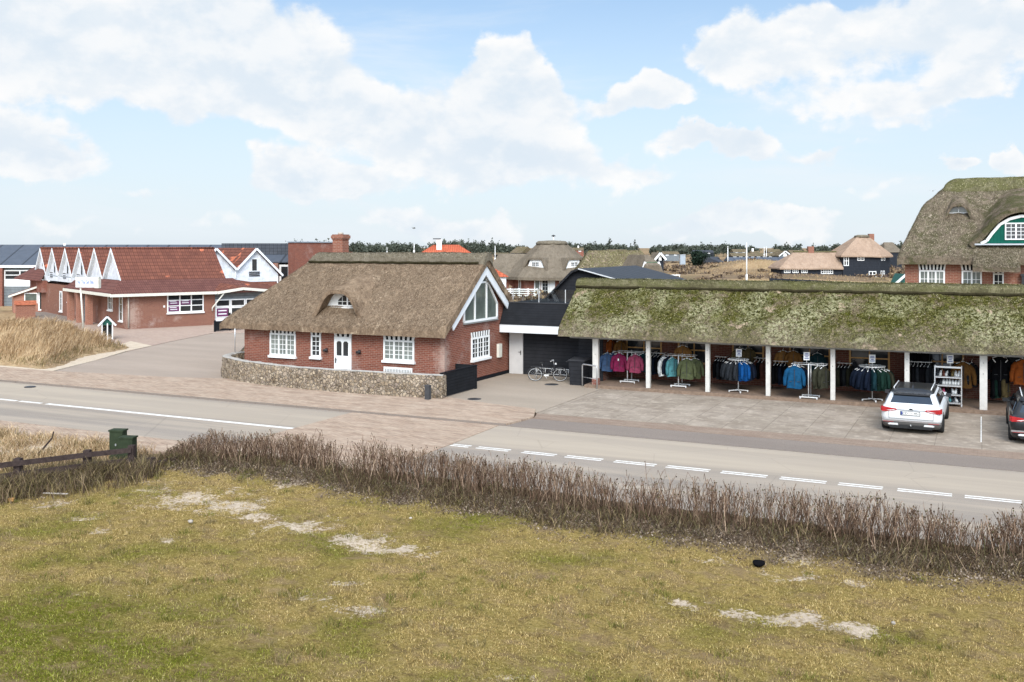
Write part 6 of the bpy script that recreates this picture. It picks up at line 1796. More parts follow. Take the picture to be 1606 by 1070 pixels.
def orange_house():
    r = vf(697, 400, 150, 'house with bright orange tiled hip roof and white chimney beyond the cottage ridge', 'orange_roofed_house', 'house')
    m = MB(); m.box(-5, 5, .5, 8, -.5, 3.4); m.build('wall', 'white_paint', r)
    m = MB(); vs = [(-6.2, 0, 3.4), (6.2, 0, 3.4), (6.2, 8.5, 3.4), (-6.2, 8.5, 3.4), (-2.0, 4.2, 6.2), (2.0, 4.2, 6.2)]
    m.add(vs, [(0, 1, 5, 4), (1, 2, 5), (2, 3, 4, 5), (3, 0, 4), (3, 2, 1, 0)], False); ro = m.build('roof', 'orange_tiles', r)
    m = MB(); m.box(-1.45, -.65, 3.0, 3.7, 5.3, 7.05); c = m.build('chimney', 'white_paint', ro)
    m = MB(); m.box(-2.0, -.8, 2.9, 3.8, 7.06, 7.2); m.build('chimney_cap', 'dark_metal', r)
orange_house()

def frustum(name, parent, base, top, nseg, nrow, amp, mat, thick=.35, cap=True, seed=2):
    """thatched hip roof between two outlines (lists of xy z)"""
    nb = len(base); m = MB(); rows = []
    for j in range(nrow + 1):
        t = j / nrow; r = []
        for i in range(nb):
            for s in range(nseg):
                f = s / nseg
                b = Vector(base[i]).lerp(Vector(base[(i + 1) % nb]), f); p = Vector(top[i]).lerp(Vector(top[(i + 1) % nb]), f)
                q = b.lerp(p, t)
                d = (float(fbm(q.x * 1.2 + q.y, q.z * 1.2 + q.y * .7, 3, seed)) - .5) * amp
                r.append((q.x, q.y, q.z + d - (.12 if j == 0 else 0)))
        r.append(r[0]); rows.append(r)
    low = [(Vector(p) + (Vector((0, 0, -thick)))) for p in rows[0]]
    m.grid([low] + rows, False, True)
    if cap: m.poly(rows[-1][:-1])
    m.poly(low[:-1][::-1])
    return m.build(name, mat, parent)

def pavilion():
    r = vf(868, 465, 121, 'octagonal thatched pavilion house with two white dormers and french doors', 'thatched_pavilion', 'house')
    a0 = -PI / 2
    oc = lambda rad, z, x0=0: [(rad * math.cos(a0 + k * PI / 4) + x0, rad * math.sin(a0 + k * PI / 4), z) for k in range(8)]
    frustum('roof', r, oc(6.3, 2.35), oc(1.75, 6.35, -.2), 5, 12, .14, 'thatch_pavilion')
    m = MB(); m.lathe((-.2, 0, 6.25), [(1.95, -.12), (2.0, .1), (1.7, .32), (.4, .4)], 16); m.build('ridge_cap', 'thatch_ridge', r)
    m = MB(); m.tube([(0, 0, 6.5), (0, 0, 7.2)], .09, 6); fl = m.build('flue', 'white_paint', r)
    m = MB(); m.lathe((0, 0, 7.15), [(.24, 0), (.26, .08), (.05, .2)], 8); m.build('cowl', 'dark_metal', fl)
    m = MB(); W8 = oc(5.2, -.5); m.prism(W8, (0, 0, 3.0)); m.build('wall', 'red_brick', r)
    def facet(k):
        p = Vector(W8[k]); q = Vector(W8[(k + 1) % 8]); ux = (q - p); L = ux.length; ux.normalize(); n = Vector((ux.y, -ux.x, 0))
        return frame((p.x, p.y, 0), ux, n), L
    F, L = facet(7)
    window(r, F, .3 + 1.9, .3 + 2.9, .05, 2.15, 1, 2, 4, fw=.16, sill=False, name='french_door'); window(r, F, 1.3, 2.1, .05, 2.15, 1, 1, 1, fw=.14, sill=False, gm='glass_pale', name='french_door')
    m = MB(); wbox(m, F, 3.25, 3.95, 0, 2.2, 0, .08); m.build('door_surround', 'white_paint', r)
    F, L = facet(0)
    window(r, F, .5, 1.6, .05, 2.15, 1, 2, 4, fw=.16, sill=False, name='french_door'); window(r, F, 1.7, 2.7, .05, 2.15, 1, 1, 1, fw=.14, sill=False, gm='glass_pale', name='french_door'); window(r, F, 2.8, 3.7, .05, 2.15, 1, 1, 1, fw=.12, sill=False, gm='glass_dark', name='french_door')
    F, L = facet(6)
    window(r, F, 2.3, 3.0, .1, 2.1, 1, 1, 1, fw=.14, sill=False, gm='glass_pale')
    for s, ang in ((-1, -PI / 2 - PI / 8 - .12), (1, -PI / 2 + PI / 8 + .12)):
        cx, cy = 5.2 * math.cos(ang), 5.2 * math.sin(ang)
        ux = Vector((-math.sin(ang), math.cos(ang), 0)); n = Vector((math.cos(ang), math.sin(ang), 0))
        D = frame((cx * .86, cy * .86, 0), ux, n)
        m = MB(); m.prism([D(-1.25, 3.0, .25), D(1.25, 3.0, .25), D(.72, 4.3, .25), D(-.72, 4.3, .25)], -n * 2.2); dm = m.build('dormer', 'white_paint', r)
        window(dm, frame(D(0, 0, .25), ux, n), -.5, .5, 3.5, 4.05, 2, 2, 2, fw=.06, bw=.04, sill=False)
        m = MB(); m.prism([D(-1.5, 3.05, .5), D(-.85, 4.3, .5), D(.85, 4.3, .5), D(1.5, 3.05, .5), D(1.75, 3.1, .5), D(1.05, 4.55, .5), D(-1.05, 4.55, .5), D(-1.75, 3.1, .5)], -n * 2.6); m.build('dormer_thatch', 'thatch_pavilion', r)
    frustum('wing_roof', r, [(-8.5, -1.5, 2.4), (-4, -1.5, 2.4), (-4, 5, 2.4), (-8.5, 5, 2.4)], [(-6.8, 1.2, 5.0), (-3, 1.2, 5.0), (-3, 2.2, 5.0), (-6.8, 2.2, 5.0)], 3, 6, .14, 'thatch_pavilion')
    m = MB(); m.box(-7.6, -3.5, -.8, 4.6, -.5, 2.3); m.build('wing_wall', 'red_brick', r)
pavilion()
def ranch_fence():
    r = vf(815, 465, 112, 'white three rail fence in front of the thatched pavilion', 'rail_fence', 'fence', YAW + R(-10))
    for k in range(5):
        m = MB(); m.box(-2.1 + k * 1.03 - .06, -2.1 + k * 1.03 + .06, -.06, .06, -.3, 1.1); m.build('post', 'white_paint', r)
    for z in (.25, .5, .76, .98):
        m = MB(); m.box(-2.15, 2.1, -.1, -.062, z - .06, z + .06); m.build('rail', 'white_paint', r)
ranch_fence()
def red_hut():
    r = vf(779, 455, 104, 'small white hut with red pyramid roof beside the white rail fence', 'red_roofed_hut', 'shed')
    m = MB(); m.box(-1.2, 1.0, 0, 2, -.5, 2.7); m.build('wall', 'white_board', r)
    m = MB(); m.add([(-1.5, -.3, 2.65), (1.25, -.3, 2.65), (1.25, 2.3, 2.65), (-1.5, 2.3, 2.65), (-.2, 1, 3.5)], [(0, 1, 4), (1, 2, 4), (2, 3, 4), (3, 0, 4), (3, 2, 1, 0)], False); m.build('roof', 'orange_tiles', r)
red_hut()
def mossy_house():
    r = vf(972, 440, 94, 'long low house under a mossy green thatched roof behind the metal roof', 'mossy_thatched_house', 'house')
    def zf(X, Y): return smin(smin(2.6 + Y * .8, 2.6 + (7.4 - Y) * .8, .2), 2.6 + np.minimum(X + 4.6, 4.4 - X) * 1.6, .3)
    hroof('roof', r, -4.6, 4.4, 0, 7.4, .12, zf, .3, ['thatch_mossfar', 'reed_moss'], .1, 9000, .12, .025, 31)
    m = MB(); m.box(-3.9, 3.8, .6, 6.8, -.5, 2.8); m.build('wall', 'red_brick', r)
mossy_house()
def green_gable_house():
    r = vf(1022, 440, 87, 'thatched house with dark green boarded gable and white bargeboards', 'green_gabled_house', 'house', YAW + R(14))
    m = MB(); m.prism([(-1.35, 0, 2.3), (-.5, 0, 4.5), (.55, 0, 4.5), (1.35, 0, 2.3)], (0, 5, 0)); m.build('gable', 'moss_green_paint', r)
    m = MB(); m.box(-1.3, 1.3, .02, 5, -.5, 2.3); m.build('wall', 'red_brick', r)
    frustum('roof', r, [(-1.75, -.25, 2.0), (-.75, -.3, 4.3), (.75, -.3, 4.3), (1.75, -.25, 2.0), (1.75, 6, 2.0), (-1.75, 6, 2.0)], [(-.3, 1.4, 5.1), (-.2, 1.2, 5.1), (.2, 1.2, 5.1), (.3, 1.4, 5.1), (.3, 5, 5.1), (-.3, 5, 5.1)], 2, 4, .1, 'thatch_pavilion', .12)
    W = frame((0, 0, 0), (1, 0, 0), (0, -1, 0))
    window(r, W, -.2, .25, 3.2, 4.1, 1, 1, 2, sill=False)
    m = MB()
    for s in (-1, 1): m.bar((s * .62, -.06, 4.5), (s * 1.5, -.06, 2.2), .05, .2)
    m.build('barge_board', 'white_paint', r)
green_gable_house()
def balcony():
    r = vf(1055, 440, 72, 'white lattice balcony rail in front of the green gabled house', 'white_railing', 'railing')
    for k in range(5):
        m = MB(); m.box(-.5 + k * .25 - .025, -.5 + k * .25 + .025, 0, .04, 2.2, 3.75); m.build('baluster', 'white_paint', r)
    for z in (3.4, 3.55, 3.75): m = MB(); m.box(-.55, .55, -.03, -.002, z - .035, z + .035); m.build('rail', 'white_paint', r)
balcony()

# ================================================================== large thatched house on the right
def big_house():
    C = thing('large_thatched_house', 'large brick house with mossy grey thatch and green arched dormer', 'house', (3, 52, 2.2))
    x0, x1, y0, y1 = -3.62, 13., 49.5, 58.5
    ridge_y = 54.2
    fy = lambda y: 5.42 + (y - 49.5) * .83
    def zf(X, Y):
        z = smin(fy(Y), 5.42 + (y1 - Y) * .86, .25)
        return smin(smin(z, 5.42 + (X - x0) * 2.6, .3), 7.85 + (X + 2.72) * .98, .3)
    hroof('roof', C, x0, x1, y0, y1, .09, zf, .42, ['thatch_grey', 'reed_grey'], .07, 60000, .1, .014, 41, .25, .03, (1, 0, 1, 1))
    hroof('ridge_cap', C, -1.75, x1, 53.3, 55.0, .08, lambda X, Y: np.minimum(zf(X, Y) + .12, 9.32 + .14 * np.sqrt(np.clip(1 - ((Y - 54.1) / .8) ** 2, 0, 1))), .3, ['moss_ridge', 'reed_moss'], .03, 8000, .06, .012, 42, .14, .02, (1, 0, 1, 1))
    m = MB(); m.box(-3.3, 12.5, 50.0, 50.3, 1.8, 5.55); m.box(-3.3, -3.0, 50.3, 58, 1.8, 5.55); m.build('wall', 'orange_brick', C)
    m = MB(); m.box(-3.45, 12.5, 49.75, 49.98, 5.0, 5.12); m.build('eave_board', 'beam_grey', C)
    W = frame((0, 50, 0), (1, 0, 0), (0, -1, 0))
    window(C, W, -2.68, -1.56, 3.2, 4.72, 3, 2, 4, gm='glass_pale', fw=.07); fins(C, W, -2.68, -1.56, 4.74, 4.99, 8)
    window(C, W, -.85, .0, 3.2, 4.72, 2, 2, 4, gm='glass_pale', fw=.07); fins(C, W, -.85, .0, 4.74, 4.99, 6)
    window(C, W, .46, .9, 3.2, 4.6, 1, 2, 4, fw=.06); fins(C, W, .46, .9, 4.62, 4.75, 3)
    window(C, W, 2.2, 3.4, 3.2, 4.6, 3, 2, 4, fw=.06)
    for x in (-3.0, -1.2):
        m = MB(); wbox(m, W, x - .04, x + .04, 3.9, 3.98, 0, .04); m.build('wall_tie', 'stone_pale', C)
    m = MB(); wbox(m, W, 1.62, 1.78, 4.1, 4.5, .1, .3); wbox(m, W, 1.58, 1.82, 4.5, 4.6, .05, .33); m.build('lantern', 'dark_metal', C)
    # small eyebrow window
    rz = lambda x, y: zf(np.array([x]), np.array([y]))[0]
    def eyebrow(xc, hw, yf, zb, hgt, pw, sharp=3.):
        A = lambda u: zb + hgt * math.exp(-(abs(u) / .62) ** sharp)
        arch_hood('dormer_hood', C, xc, hw, yf, 1.6, A, rz, 'thatch_grey', .16, .3, 20, .4)
    eyebrow(-1.02, .85, 51.55, 7.1, .82, .4, 4.)
    d = MB(); d.prism([(-1.02 + a, 51.93, z) for a, z in [(-.5, 7.44), (.5, 7.44)] + [(.5 * math.cos(t * PI / 10), 7.44 + .42 * math.sin(t * PI / 10)) for t in range(1, 10)]], (0, .05, 0)); f = d.build('eyebrow_window', 'white_paint', C)
    d = MB(); d.prism([(-1.02 + a, 51.916, z) for a, z in [(-.42, 7.5), (.42, 7.5)] + [(.42 * math.cos(t * PI / 10), 7.5 + .31 * math.sin(t * PI / 10)) for t in range(1, 10)]], (0, .01, 0)); d.build('pane', 'glass_pale', f)
    d = MB(); d.box(-1.04, -1.0, 51.905, 51.914, 7.48, 7.82); d.build('glazing_bar', 'white_paint', f)
    # wide green arched dormer
    xc = 1.95; yb = 50.1
    prof = [(-2.0, 5.98), (-1.75, 6.1), (-1.52, 6.45), (-1.2, 6.85), (-.8, 7.1), (-.35, 7.22), (.35, 7.22), (.8, 7.1), (1.2, 6.85), (1.52, 6.45), (1.75, 6.1), (2.0, 5.98)]
    d = MB(); d.prism([(xc + a, yb, z) for a, z in prof], (0, 1.2, 0)); f = d.build('green_dormer', 'green_plank', C)
    d = MB()
    for i in range(len(prof) - 1):
        p, q = prof[i], prof[i + 1]; d.bar((xc + p[0], yb - .03, p[1]), (xc + q[0], yb - .03, q[1]), .07, .13)
    d.build('arch_trim', 'white_paint', f)
    D = frame((0, yb, 0), (1, 0, 0), (0, -1, 0))
    window(f, D, xc - 1.0, xc + .7, 6.14, 6.92, 4, 2, 4, fw=.055, sill=False)
    d = MB(); d.box(xc - 2.25, xc + 2.25, yb - .3, yb + .02, 5.9, 5.97); d.build('lead_sill', 'lead', f)
    A = lambda u: 5.66 + 1.95 * math.exp(-(abs(u) / .82) ** 3.2)
    arch_hood('dormer_hood', C, xc, 2.5, 49.82, 4.0, A, rz, 'thatch_grey', .22, .3, 40, .5)
    # porch roof
    def zp(X, Y): return 4.98 + (Y - 48.9) * .75
    hroof('porch_roof', C, -.38, 1.55, 48.9, 50.4, .07, zp, .3, ['thatch_grey', 'reed_grey'], .05, 5000, .08, .012, 44, .2, .03, (1, 1, 1, 0))
big_house()
def green_shed():
    r = vf(1408, 447, 62, 'small dark green shed with white verge beside the large thatched house', 'green_shed', 'shed')
    m = MB(); m.prism([(-.3, 0, 2.2), (.6, 0, 2.2), (.6, 0, 4.1)], (0, 2, 0)); m.build('wall', 'deep_green', r)
    m = MB(); m.bar((-.42, -.05, 3.25), (.6, -.05, 4.15), .05, .14); m.build('verge', 'white_paint', r)
green_shed()

# ================================================================== terracotta thatched black house
def black_thatched():
    r = vf(1322, 435, 205, 'black timber house with pale terracotta thatch, tower block and low wing', 'black_timber_house', 'house')
    q = lambda px: (px - 1322) / 7.46
    m = MB(); m.prism([(0, 0, -1.5), (q(1377), -1.2, -1.5), (q(1404), 3, -1.5), (q(1404), 9, -1.5), (0, 9, -1.5)], (0, 0, 5.7)); m.build('tower_wall', 'far_black', r)
    frustum('tower_roof', r, [(-.6, -.6, 4.15), (q(1378), -1.9, 4.1), (q(1408), 2.5, 4.15), (q(1408), 9.6, 4.2), (-.6, 9.6, 4.2)], [(4.2, 3.2, 8.1), (5.5, 2.9, 8.1), (6.6, 3.3, 8.1), (6.6, 5, 8.1), (4.2, 5, 8.1)], 4, 8, .18, 'thatch_terracotta', .3)
    m = MB(); m.lathe((5.4, 4.0, 8.05), [(1.6, -.1), (1.6, .2), (.9, .42)], 12); m.build('ridge_cap', 'thatch_ridge', r)
    m = MB(); m.box(q(1377), q(1385), 5, 6, 5, 8.7); m.build('chimney', 'orange_brick', r)
    frustum('wing_roof', r, [(q(1222), -.4, 1.55), (0, -.4, 1.55), (0, 9, 1.6), (q(1222), 9, 1.6)], [(q(1254), 4.3, 4.75), (0, 4.3, 4.75), (0, 4.6, 4.75), (q(1254), 4.6, 4.75)], 6, 6, .15, 'thatch_terracotta', .3)
    m = MB(); m.box(q(1226), -.05, .2, 8.6, -1.5, 1.5); m.build('wing_wall', 'far_black', r)
    m = MB(); m.box(q(1277), q(1286), 4, 5, 4.4, 6.0); m.build('wing_chimney', 'orange_brick', r)
    m = MB(); m.box(q(1254), 0, 4.1, 4.8, 4.74, 4.98); m.build('wing_ridge', 'moss_ridge', r)
    W = frame((0, 0, 0), (1, 0, 0), (0, -1, 0)); ux = Vector((q(1377), -1.2, 0)).normalized(); W1 = frame((0, 0, 0), ux, (ux.y, -ux.x, 0))
    u2 = Vector((q(1404) - q(1377), 4.2, 0)).normalized(); W2 = frame((q(1377), -1.2, 0), u2, (u2.y, -u2.x, 0)); W0 = frame((0, .2, 0), (1, 0, 0), (0, -1, 0))
    for Wf, a, b, z0, z1, c in ((W1, .15, 1.2, 1.9, 4.0, 2), (W1, 2.9, 4.3, 3.0, 4.0, 2), (W1, 5.2, 6.7, -.6, .8, 2), (W2, .5, 1.4, 3.0, 4.0, 1), (W2, 2.0, 2.8, 3.0, 4.0, 1), (W2, .3, 1.2, -.5, .9, 1), (W2, 1.7, 2.5, -.5, .9, 1),
                             (W0, q(1230), q(1240), .4, 1.3, 3), (W0, q(1243), q(1253), .4, 1.3, 3), (W0, q(1257), q(1267), .4, 1.3, 3), (W0, q(1288), q(1307), .2, 1.2, 5)):
        window(r, Wf, a, b, z0, z1, c, 1, 2, fw=.14, bw=.1, sill=False)
black_thatched()
def black_board_fence():
    r = vf(1269, 446, 150, 'long black board fence below the black timber house', 'board_fence', 'fence', YAW + R(-6))
    for k in range(13):
        m = MB(); m.box(-6 + k * 1., -5.92 + k * 1., -.05, .03, -1, 1.15 - .045 * k); m.build('post', 'black_wood', r)
    m = MB(); m.prism([(-6, 0, -1), (6.1, 0, -1), (6.1, 0, .5), (-6, 0, 1.05)], (0, .05, 0)); m.build('panel', 'far_black', r)
black_board_fence()

# ================================================================== scattered far houses
def far_house(px0, px1, ybase, yeave, yridge, dep, wall, roof, label, nwin=3, hip=.0, gable_side=None, depth=8., name='holiday_house', group='holiday houses among the dunes', rot=0., chim=None, dotted=True):
    r = vf((px0 + px1) / 2, ybase, dep, label, name, 'house', YAW + R(rot), group)
    k = FPX / dep; hw = (px1 - px0) / 2 / k
    zb = CAMH - (ybase - 388) / k; ze = CAMH - (yeave - 388) / k; zr = CAMH - (yridge - 388) / k
    m = MB(); m.box(-hw + .2, hw - .2, .25, depth - .25, zb - 2, ze + .05)
    if gable_side == 'front': m.prism([(-hw + .2, .25, ze), (hw - .2, .25, ze), (0, .25, zr - .2)], (0, depth - .6, 0))
    elif not hip: m.prism([(-hw + .2, .25, ze), (-hw + .2, depth - .25, ze), (-hw + .2, depth / 2, zr - .15)], (2 * hw - .4, 0, 0))
    m.build('wall', wall, r)
    m = MB()
    if gable_side == 'front':
        for s in (-1, 1): m.prism([(0, -.3, zr), (s * (hw + .15), -.3, ze - .05), (s * (hw + .15), -.3, ze - .3), (0, -.3, zr - .3)], (0, depth + .6, 0))
    else:
        vs = [(-hw, 0, ze), (hw, 0, ze), (hw, depth, ze), (-hw, depth, ze), (-hw + hip, depth / 2, zr), (hw - hip, depth / 2, zr)]
        m.add(vs, [(0, 1, 5, 4), (1, 2, 5), (2, 3, 4, 5), (3, 0, 4), (3, 2, 1, 0)], False)
    m.build('roof', roof, r)
    if gable_side == 'front':
        m = MB()
        for s in (-1, 1): m.bar((0, -.35, zr - .1), (s * (hw + .15), -.35, ze - .18), .08, .35)
        m.build('barge_board', 'white_paint', r)
        m = MB(); m.box(-hw * .3, hw * .3, .12, .2, ze - .3, ze + (zr - ze) * .55); m.build('window', 'white_paint', r)
    W = frame((0, .25, 0), (1, 0, 0), (0, -1, 0))
    for j in range(nwin):
        c = -hw + (j + .5) * 2 * hw / nwin
        window(r, W, c - .6, c + .6, zb + (ze - zb) * .3, zb + (ze - zb) * .85, 2, 1, 1, fw=.16, sill=False)
    if chim is not None:
        m = MB(); m.box(chim - .35, chim + .35, depth / 2 - .4, depth / 2 + .4, zr - .5, zr + 1.0); m.build('chimney', 'white_paint', r)
    return r
far_house(798, 818, 403, 397, 387, 215, 'far_black', 'thatch_mossfar', 'small black house with pale roof and white gable windows left of the pavilion roof', 2, 0, None, 7, rot=-28, chim=None)
far_house(774, 797, 406, 400, 396.5, 190, 'far_black', 'thatch_mossfar', 'low flat black shed with grassy roof left of the small black house', 0, 0, None, 6)
far_house(1092, 1130, 413, 405.5, 403, 300, 'far_black', 'slate', 'long black cabin with white windows left of the white flagpoles', 3)
far_house(1128, 1142, 421, 412, 404, 265, 'far_black', 'slate', 'black cabin with a dark front gable behind the first white flagpole', 1, 0, None, 9, rot=35)
far_house(1144, 1235, 415, 410, 403.5, 285, 'far_black', 'seam_far', 'long blue grey roofed terrace behind the white flagpoles', 0)
far_house(1148, 1232, 406, 402, 397, 340, 'far_black', 'thatch_mossfar', 'long grey terrace with rows of white windows above the blue grey roof', 9)
far_house(1222, 1241, 406, 401, 393.5, 320, 'grey_plank', 'thatch_mossfar', 'grey cabin with white edged front gable right of the flagpoles', 0, 0, 'front', 10)
far_house(1028, 1043, 411, 406, 396, 170, 'far_black', 'thatch_pavilion', 'dark cabin with pointed white gable above the green gabled house', 0, 0, 'front', 8)
far_house(952, 985, 399, 396, 391.5, 420, 'red_brick', 'thatch_mossfar', 'low brick house far behind the mossy roof', 3)
far_house(1040, 1066, 402, 399, 394.5, 400, 'grey_plank', 'thatch_mossfar', 'low pale house left of the pale blue tower', 2)
far_house(1088, 1120, 399, 396.5, 392.5, 520, 'far_black', 'slate', 'distant dark house left of the flagpoles under the tree line', 2)
far_house(1150, 1172, 398, 395.5, 391, 520, 'grey_plank', 'thatch_mossfar', 'distant grey house between the two white flagpoles', 2)
far_house(1205, 1226, 399, 396, 391, 480, 'grey_plank', 'thatch_mossfar', 'distant grey house left of the white edged gable', 2)
far_house(890, 916, 396, 393, 388.5, 480, 'red_brick', 'thatch_mossfar', 'distant brick house right of the pavilion top', 2, chim=1.5)
far_house(1240, 1262, 400, 397, 392.5, 430, 'grey_plank', 'thatch_mossfar', 'distant grey house above the terracotta thatched wing', 2)
far_house(1180, 1194, 403, 400, 394, 360, 'far_black', 'thatch_mossfar', 'dark house with a white chimney between flagpoles', 1, chim=-.6)
far_house(1388, 1416, 425, 396, 380, 262, 'far_black', 'thatch_pavilion', 'grey thatched roof peeping between the black timber house and the large house', 0, 1.2)
r = vf(1071, 413, 300, 'pale blue grey square tower among the dunes', 'utility_tower', 'tower'); m = MB(); m.box(-.8, .8, 0, 1.6, -1, 3.4); m.build('shaft', 'sheet_grey', r); m = MB(); m.box(-.9, .9, -.1, 1.7, 3.4, 3.55); m.build('cap', 'lead', r)

def flagpole(px, y0, y1, dep, wpx, label):
    x, y, z = far(px, y0, dep); k = FPX / dep; zt = CAMH - (y1 - 388) / k
    r = thing('flagpole', label, 'flagpole', (x, y, z), 0, 'white flagpoles among the dunes'); w = wpx / k / 2
    m = MB(); m.tube([(x, y, z - .5), (x, y, z + .9)], w * 1.35, 8); m.build('base_sleeve', 'white_paint', r)
    m = MB(); m.tube([(x, y, z + .9), (x, y, (z + zt) / 2), (x, y, zt)], [w, w * .9, w * .65], 8); m.build('pole', 'white_paint', r)
    m = MB(); m.lathe((x, y, zt), [(w * .8, 0), (w * 1.1, w), (w * .3, w * 2)], 8); m.build('knob', 'white_paint', r)
flagpole(1171, 438.5, 383, 170, 2.2, 'tallest white flagpole standing just behind the mossy shop roof')
flagpole(1141.5, 422, 388, 255, 1.7, 'white flagpole in front of the black cabin gable')
flagpole(1198.5, 402, 388, 330, 1.1, 'left one of the paired thin white flagpoles')
flagpole(1202, 402, 388, 330, 1.1, 'right one of the paired thin white flagpoles')
flagpole(776.5, 412, 387, 180, 1.4, 'white flagpole on the dune left of the thatched pavilion')
flagpole(649.5, 402, 384.5, 140, 2., 'white flagpole rising above the cottage ridge left of the orange roof')
flagpole(607, 402, 389, 180, 1.2, 'small white flagpole above the middle of the cottage ridge')

# evergreen bush with a white hut edge
def leaf_cloud(n, c, rad, size, seed, clumps=8):
    rg = np.random.default_rng(seed)
    cc = rg.normal(0, .45, (clumps, 3)); cc /= np.maximum(1, np.linalg.norm(cc, axis=1))[:, None]
    k = rg.integers(0, clumps, n)
    p = cc[k] + rg.normal(0, .24, (n, 3)); P = np.array(c) + p * np.array(rad)
    a = rg.normal(0, 1, (n, 3)); a /= np.linalg.norm(a, axis=1)[:, None]; b = rg.normal(0, 1, (n, 3)); b -= a * (a * b).sum(1)[:, None]; b /= np.linalg.norm(b, axis=1)[:, None]
    s = (size * rg.uniform(.6, 1.5, n))[:, None]
    return np.stack([P - a * s, P + a * s, P + b * s * 1.4], 1).reshape(-1, 3), np.arange(n * 3).reshape(-1, 3)
x, y, z = far(1095, 413, 210)
r = thing('evergreen_bush', 'round dark green evergreen bush left of the flagpoles', 'bush', (x, y, z))
V, F = leaf_cloud(1500, (x, y, z + 1.1), (2.1, 1.6, 1.3), .18, 4); npmesh('crown', V, F, 'evergreen', r)
m = MB(); m.tube([(x, y, z - .6), (x, y, z + 1)], .15, 6); m.build('trunk', 'dark_wood', r)

# dune shrubs and far woods
def heath():
    n = 1900; Vs = []; Fs = []; b = 0
    for k in range(n):
        dep = 95 + 330 * RND.random() ** 1.5; px = RND.uniform(740, 1430)
        d = ray(px, 388); X, Y = d[0] * dep, d[1] * dep
        if not (25 < Y): continue
        z = float(land_h(np.array(X), np.array(Y)))
        if float(fbm(X / 22., Y / 22., 3, 77)) < .43: continue
        V, F = leaf_cloud(34, (X, Y, z + .2), (RND.uniform(.8, 2.2), RND.uniform(.6, 1.4), RND.uniform(.25, .7)), .16 + dep * .0006, k, 4)
        Vs.append(V); Fs.append(F + b); b += len(V)
    tag(npmesh('dune_heath', np.concatenate(Vs), np.concatenate(Fs), 'heath'), 'low brown heather and scrub covering the dunes', 'scrub', kind='stuff')
    n = 90000
    dep = 85 + 230 * NP.random(n) ** 1.4; px = NP.uniform(740, 1430, n)
    u = (px - 803) / FPX; X = (u * RX + FX) * dep; Y = (u * RY + FY) * dep
    k = fbm(X / 18., Y / 18., 3, 99) + NP.uniform(-.1, .1, n) > .5; X, Y, dep = X[k], Y[k], dep[k]
    V, F = blades(X, Y, land_h(X, Y) - .15, NP.uniform(.2, .5, len(X)), .025 + dep * .0002, NP.uniform(.3, 1., len(X)), NP.uniform(0, 2 * PI, len(X)))
    tag(npmesh('dune_grass', V, F, 'dune_straw'), 'straw coloured marram grass on the far dunes', 'grass', kind='stuff')
heath()
def woods():
    Vs = []; Fs = []; b = 0; rg = random.Random(3)
    for k in range(1500):
        px = rg.uniform(380, 1560); dep = rg.uniform(560, 1050)
        e = float(fbm(px / 60., 1., 3, 15)); 
        dense = 1.0 if px < 800 else .75
        if e < .5 - (.24 if px < 800 else .14): continue
        d = ray(px, 388); X, Y = d[0] * dep, d[1] * dep
        h = (5.0 + 3.6 * e + rg.uniform(-1.6, 1.3)) * (1.15 if px < 800 else .95)
        tall = rg.random() < .04
        if tall: h += 2.2
        w = rg.uniform(2.2, 4.6) * (.5 if tall else 1)
        V, F = leaf_cloud(80, (X, Y, h * .62), (w, w, h * .42), .62, k + 100, 6)
        Vs.append(V); Fs.append(F + b); b += len(V)
        q = np.array([(X - .2, Y, -1), (X + .2, Y, -1), (X, Y, h * .7)]); Vs.append(q); Fs.append(np.array([[0, 1, 2]]) + b); b += 3
    tag(npmesh('far_woods', np.concatenate(Vs), np.concatenate(Fs), 'conifer'), 'dark green strip of far woods along the horizon', 'woods', kind='stuff')
woods()

# ================================================================== near left: rails, cabinets, small things
def on_ground(px, py, z=.05):
    x, y = gp(px, py, z); return Vector((x, y, z))
def rail_fence():
    q = [gp(207, 704, .72), gp(137, 711.5, .72), gp(0, 728, .72)]
    e = (Vector(q[2]) - Vector(q[1])).normalized(); q.append(tuple(Vector(q[2]) + e * 2.5)); q[2] = tuple(Vector(q[1]).lerp(Vector(q[2]), .8))
    r = thing('timber_rail_fence', 'dark weathered timber rail fence on the left of the lawn', 'fence', (*q[0], 0))
    for x, y in q:
        m = MB(); m.obox((x, y, .38), (.15, .15, .86), R(20)); m.build('post', 'dark_wood', r)
    for z in (.71, .45):
        for a, b in zip(q[:-1], q[1:]):
            m = MB(); m.bar((a[0] + .07, a[1] - .1, z), (b[0] + .07, b[1] - .1, z), .05, .12); m.build('rail', 'dark_wood', r)
    p3 = on_ground(237, 738)
    r = thing('low_rail', 'single low dark rail with short post next to the hedge end', 'fence', tuple(p3))
    m = MB(); m.obox((p3.x, p3.y, .17), (.17, .17, .42), R(20)); m.build('post', 'dark_wood', r)
    a = on_ground(196, 741) + Vector((0, 0, .12)); b = p3 + Vector((0, 0, .15)); c = on_ground(292, 727) + Vector((0, 0, .17))
    for u, v in ((a, b), (b, c)):
        m = MB(); m.bar(u, v, .06, .12); m.build('rail', 'dark_wood', r)
rail_fence()
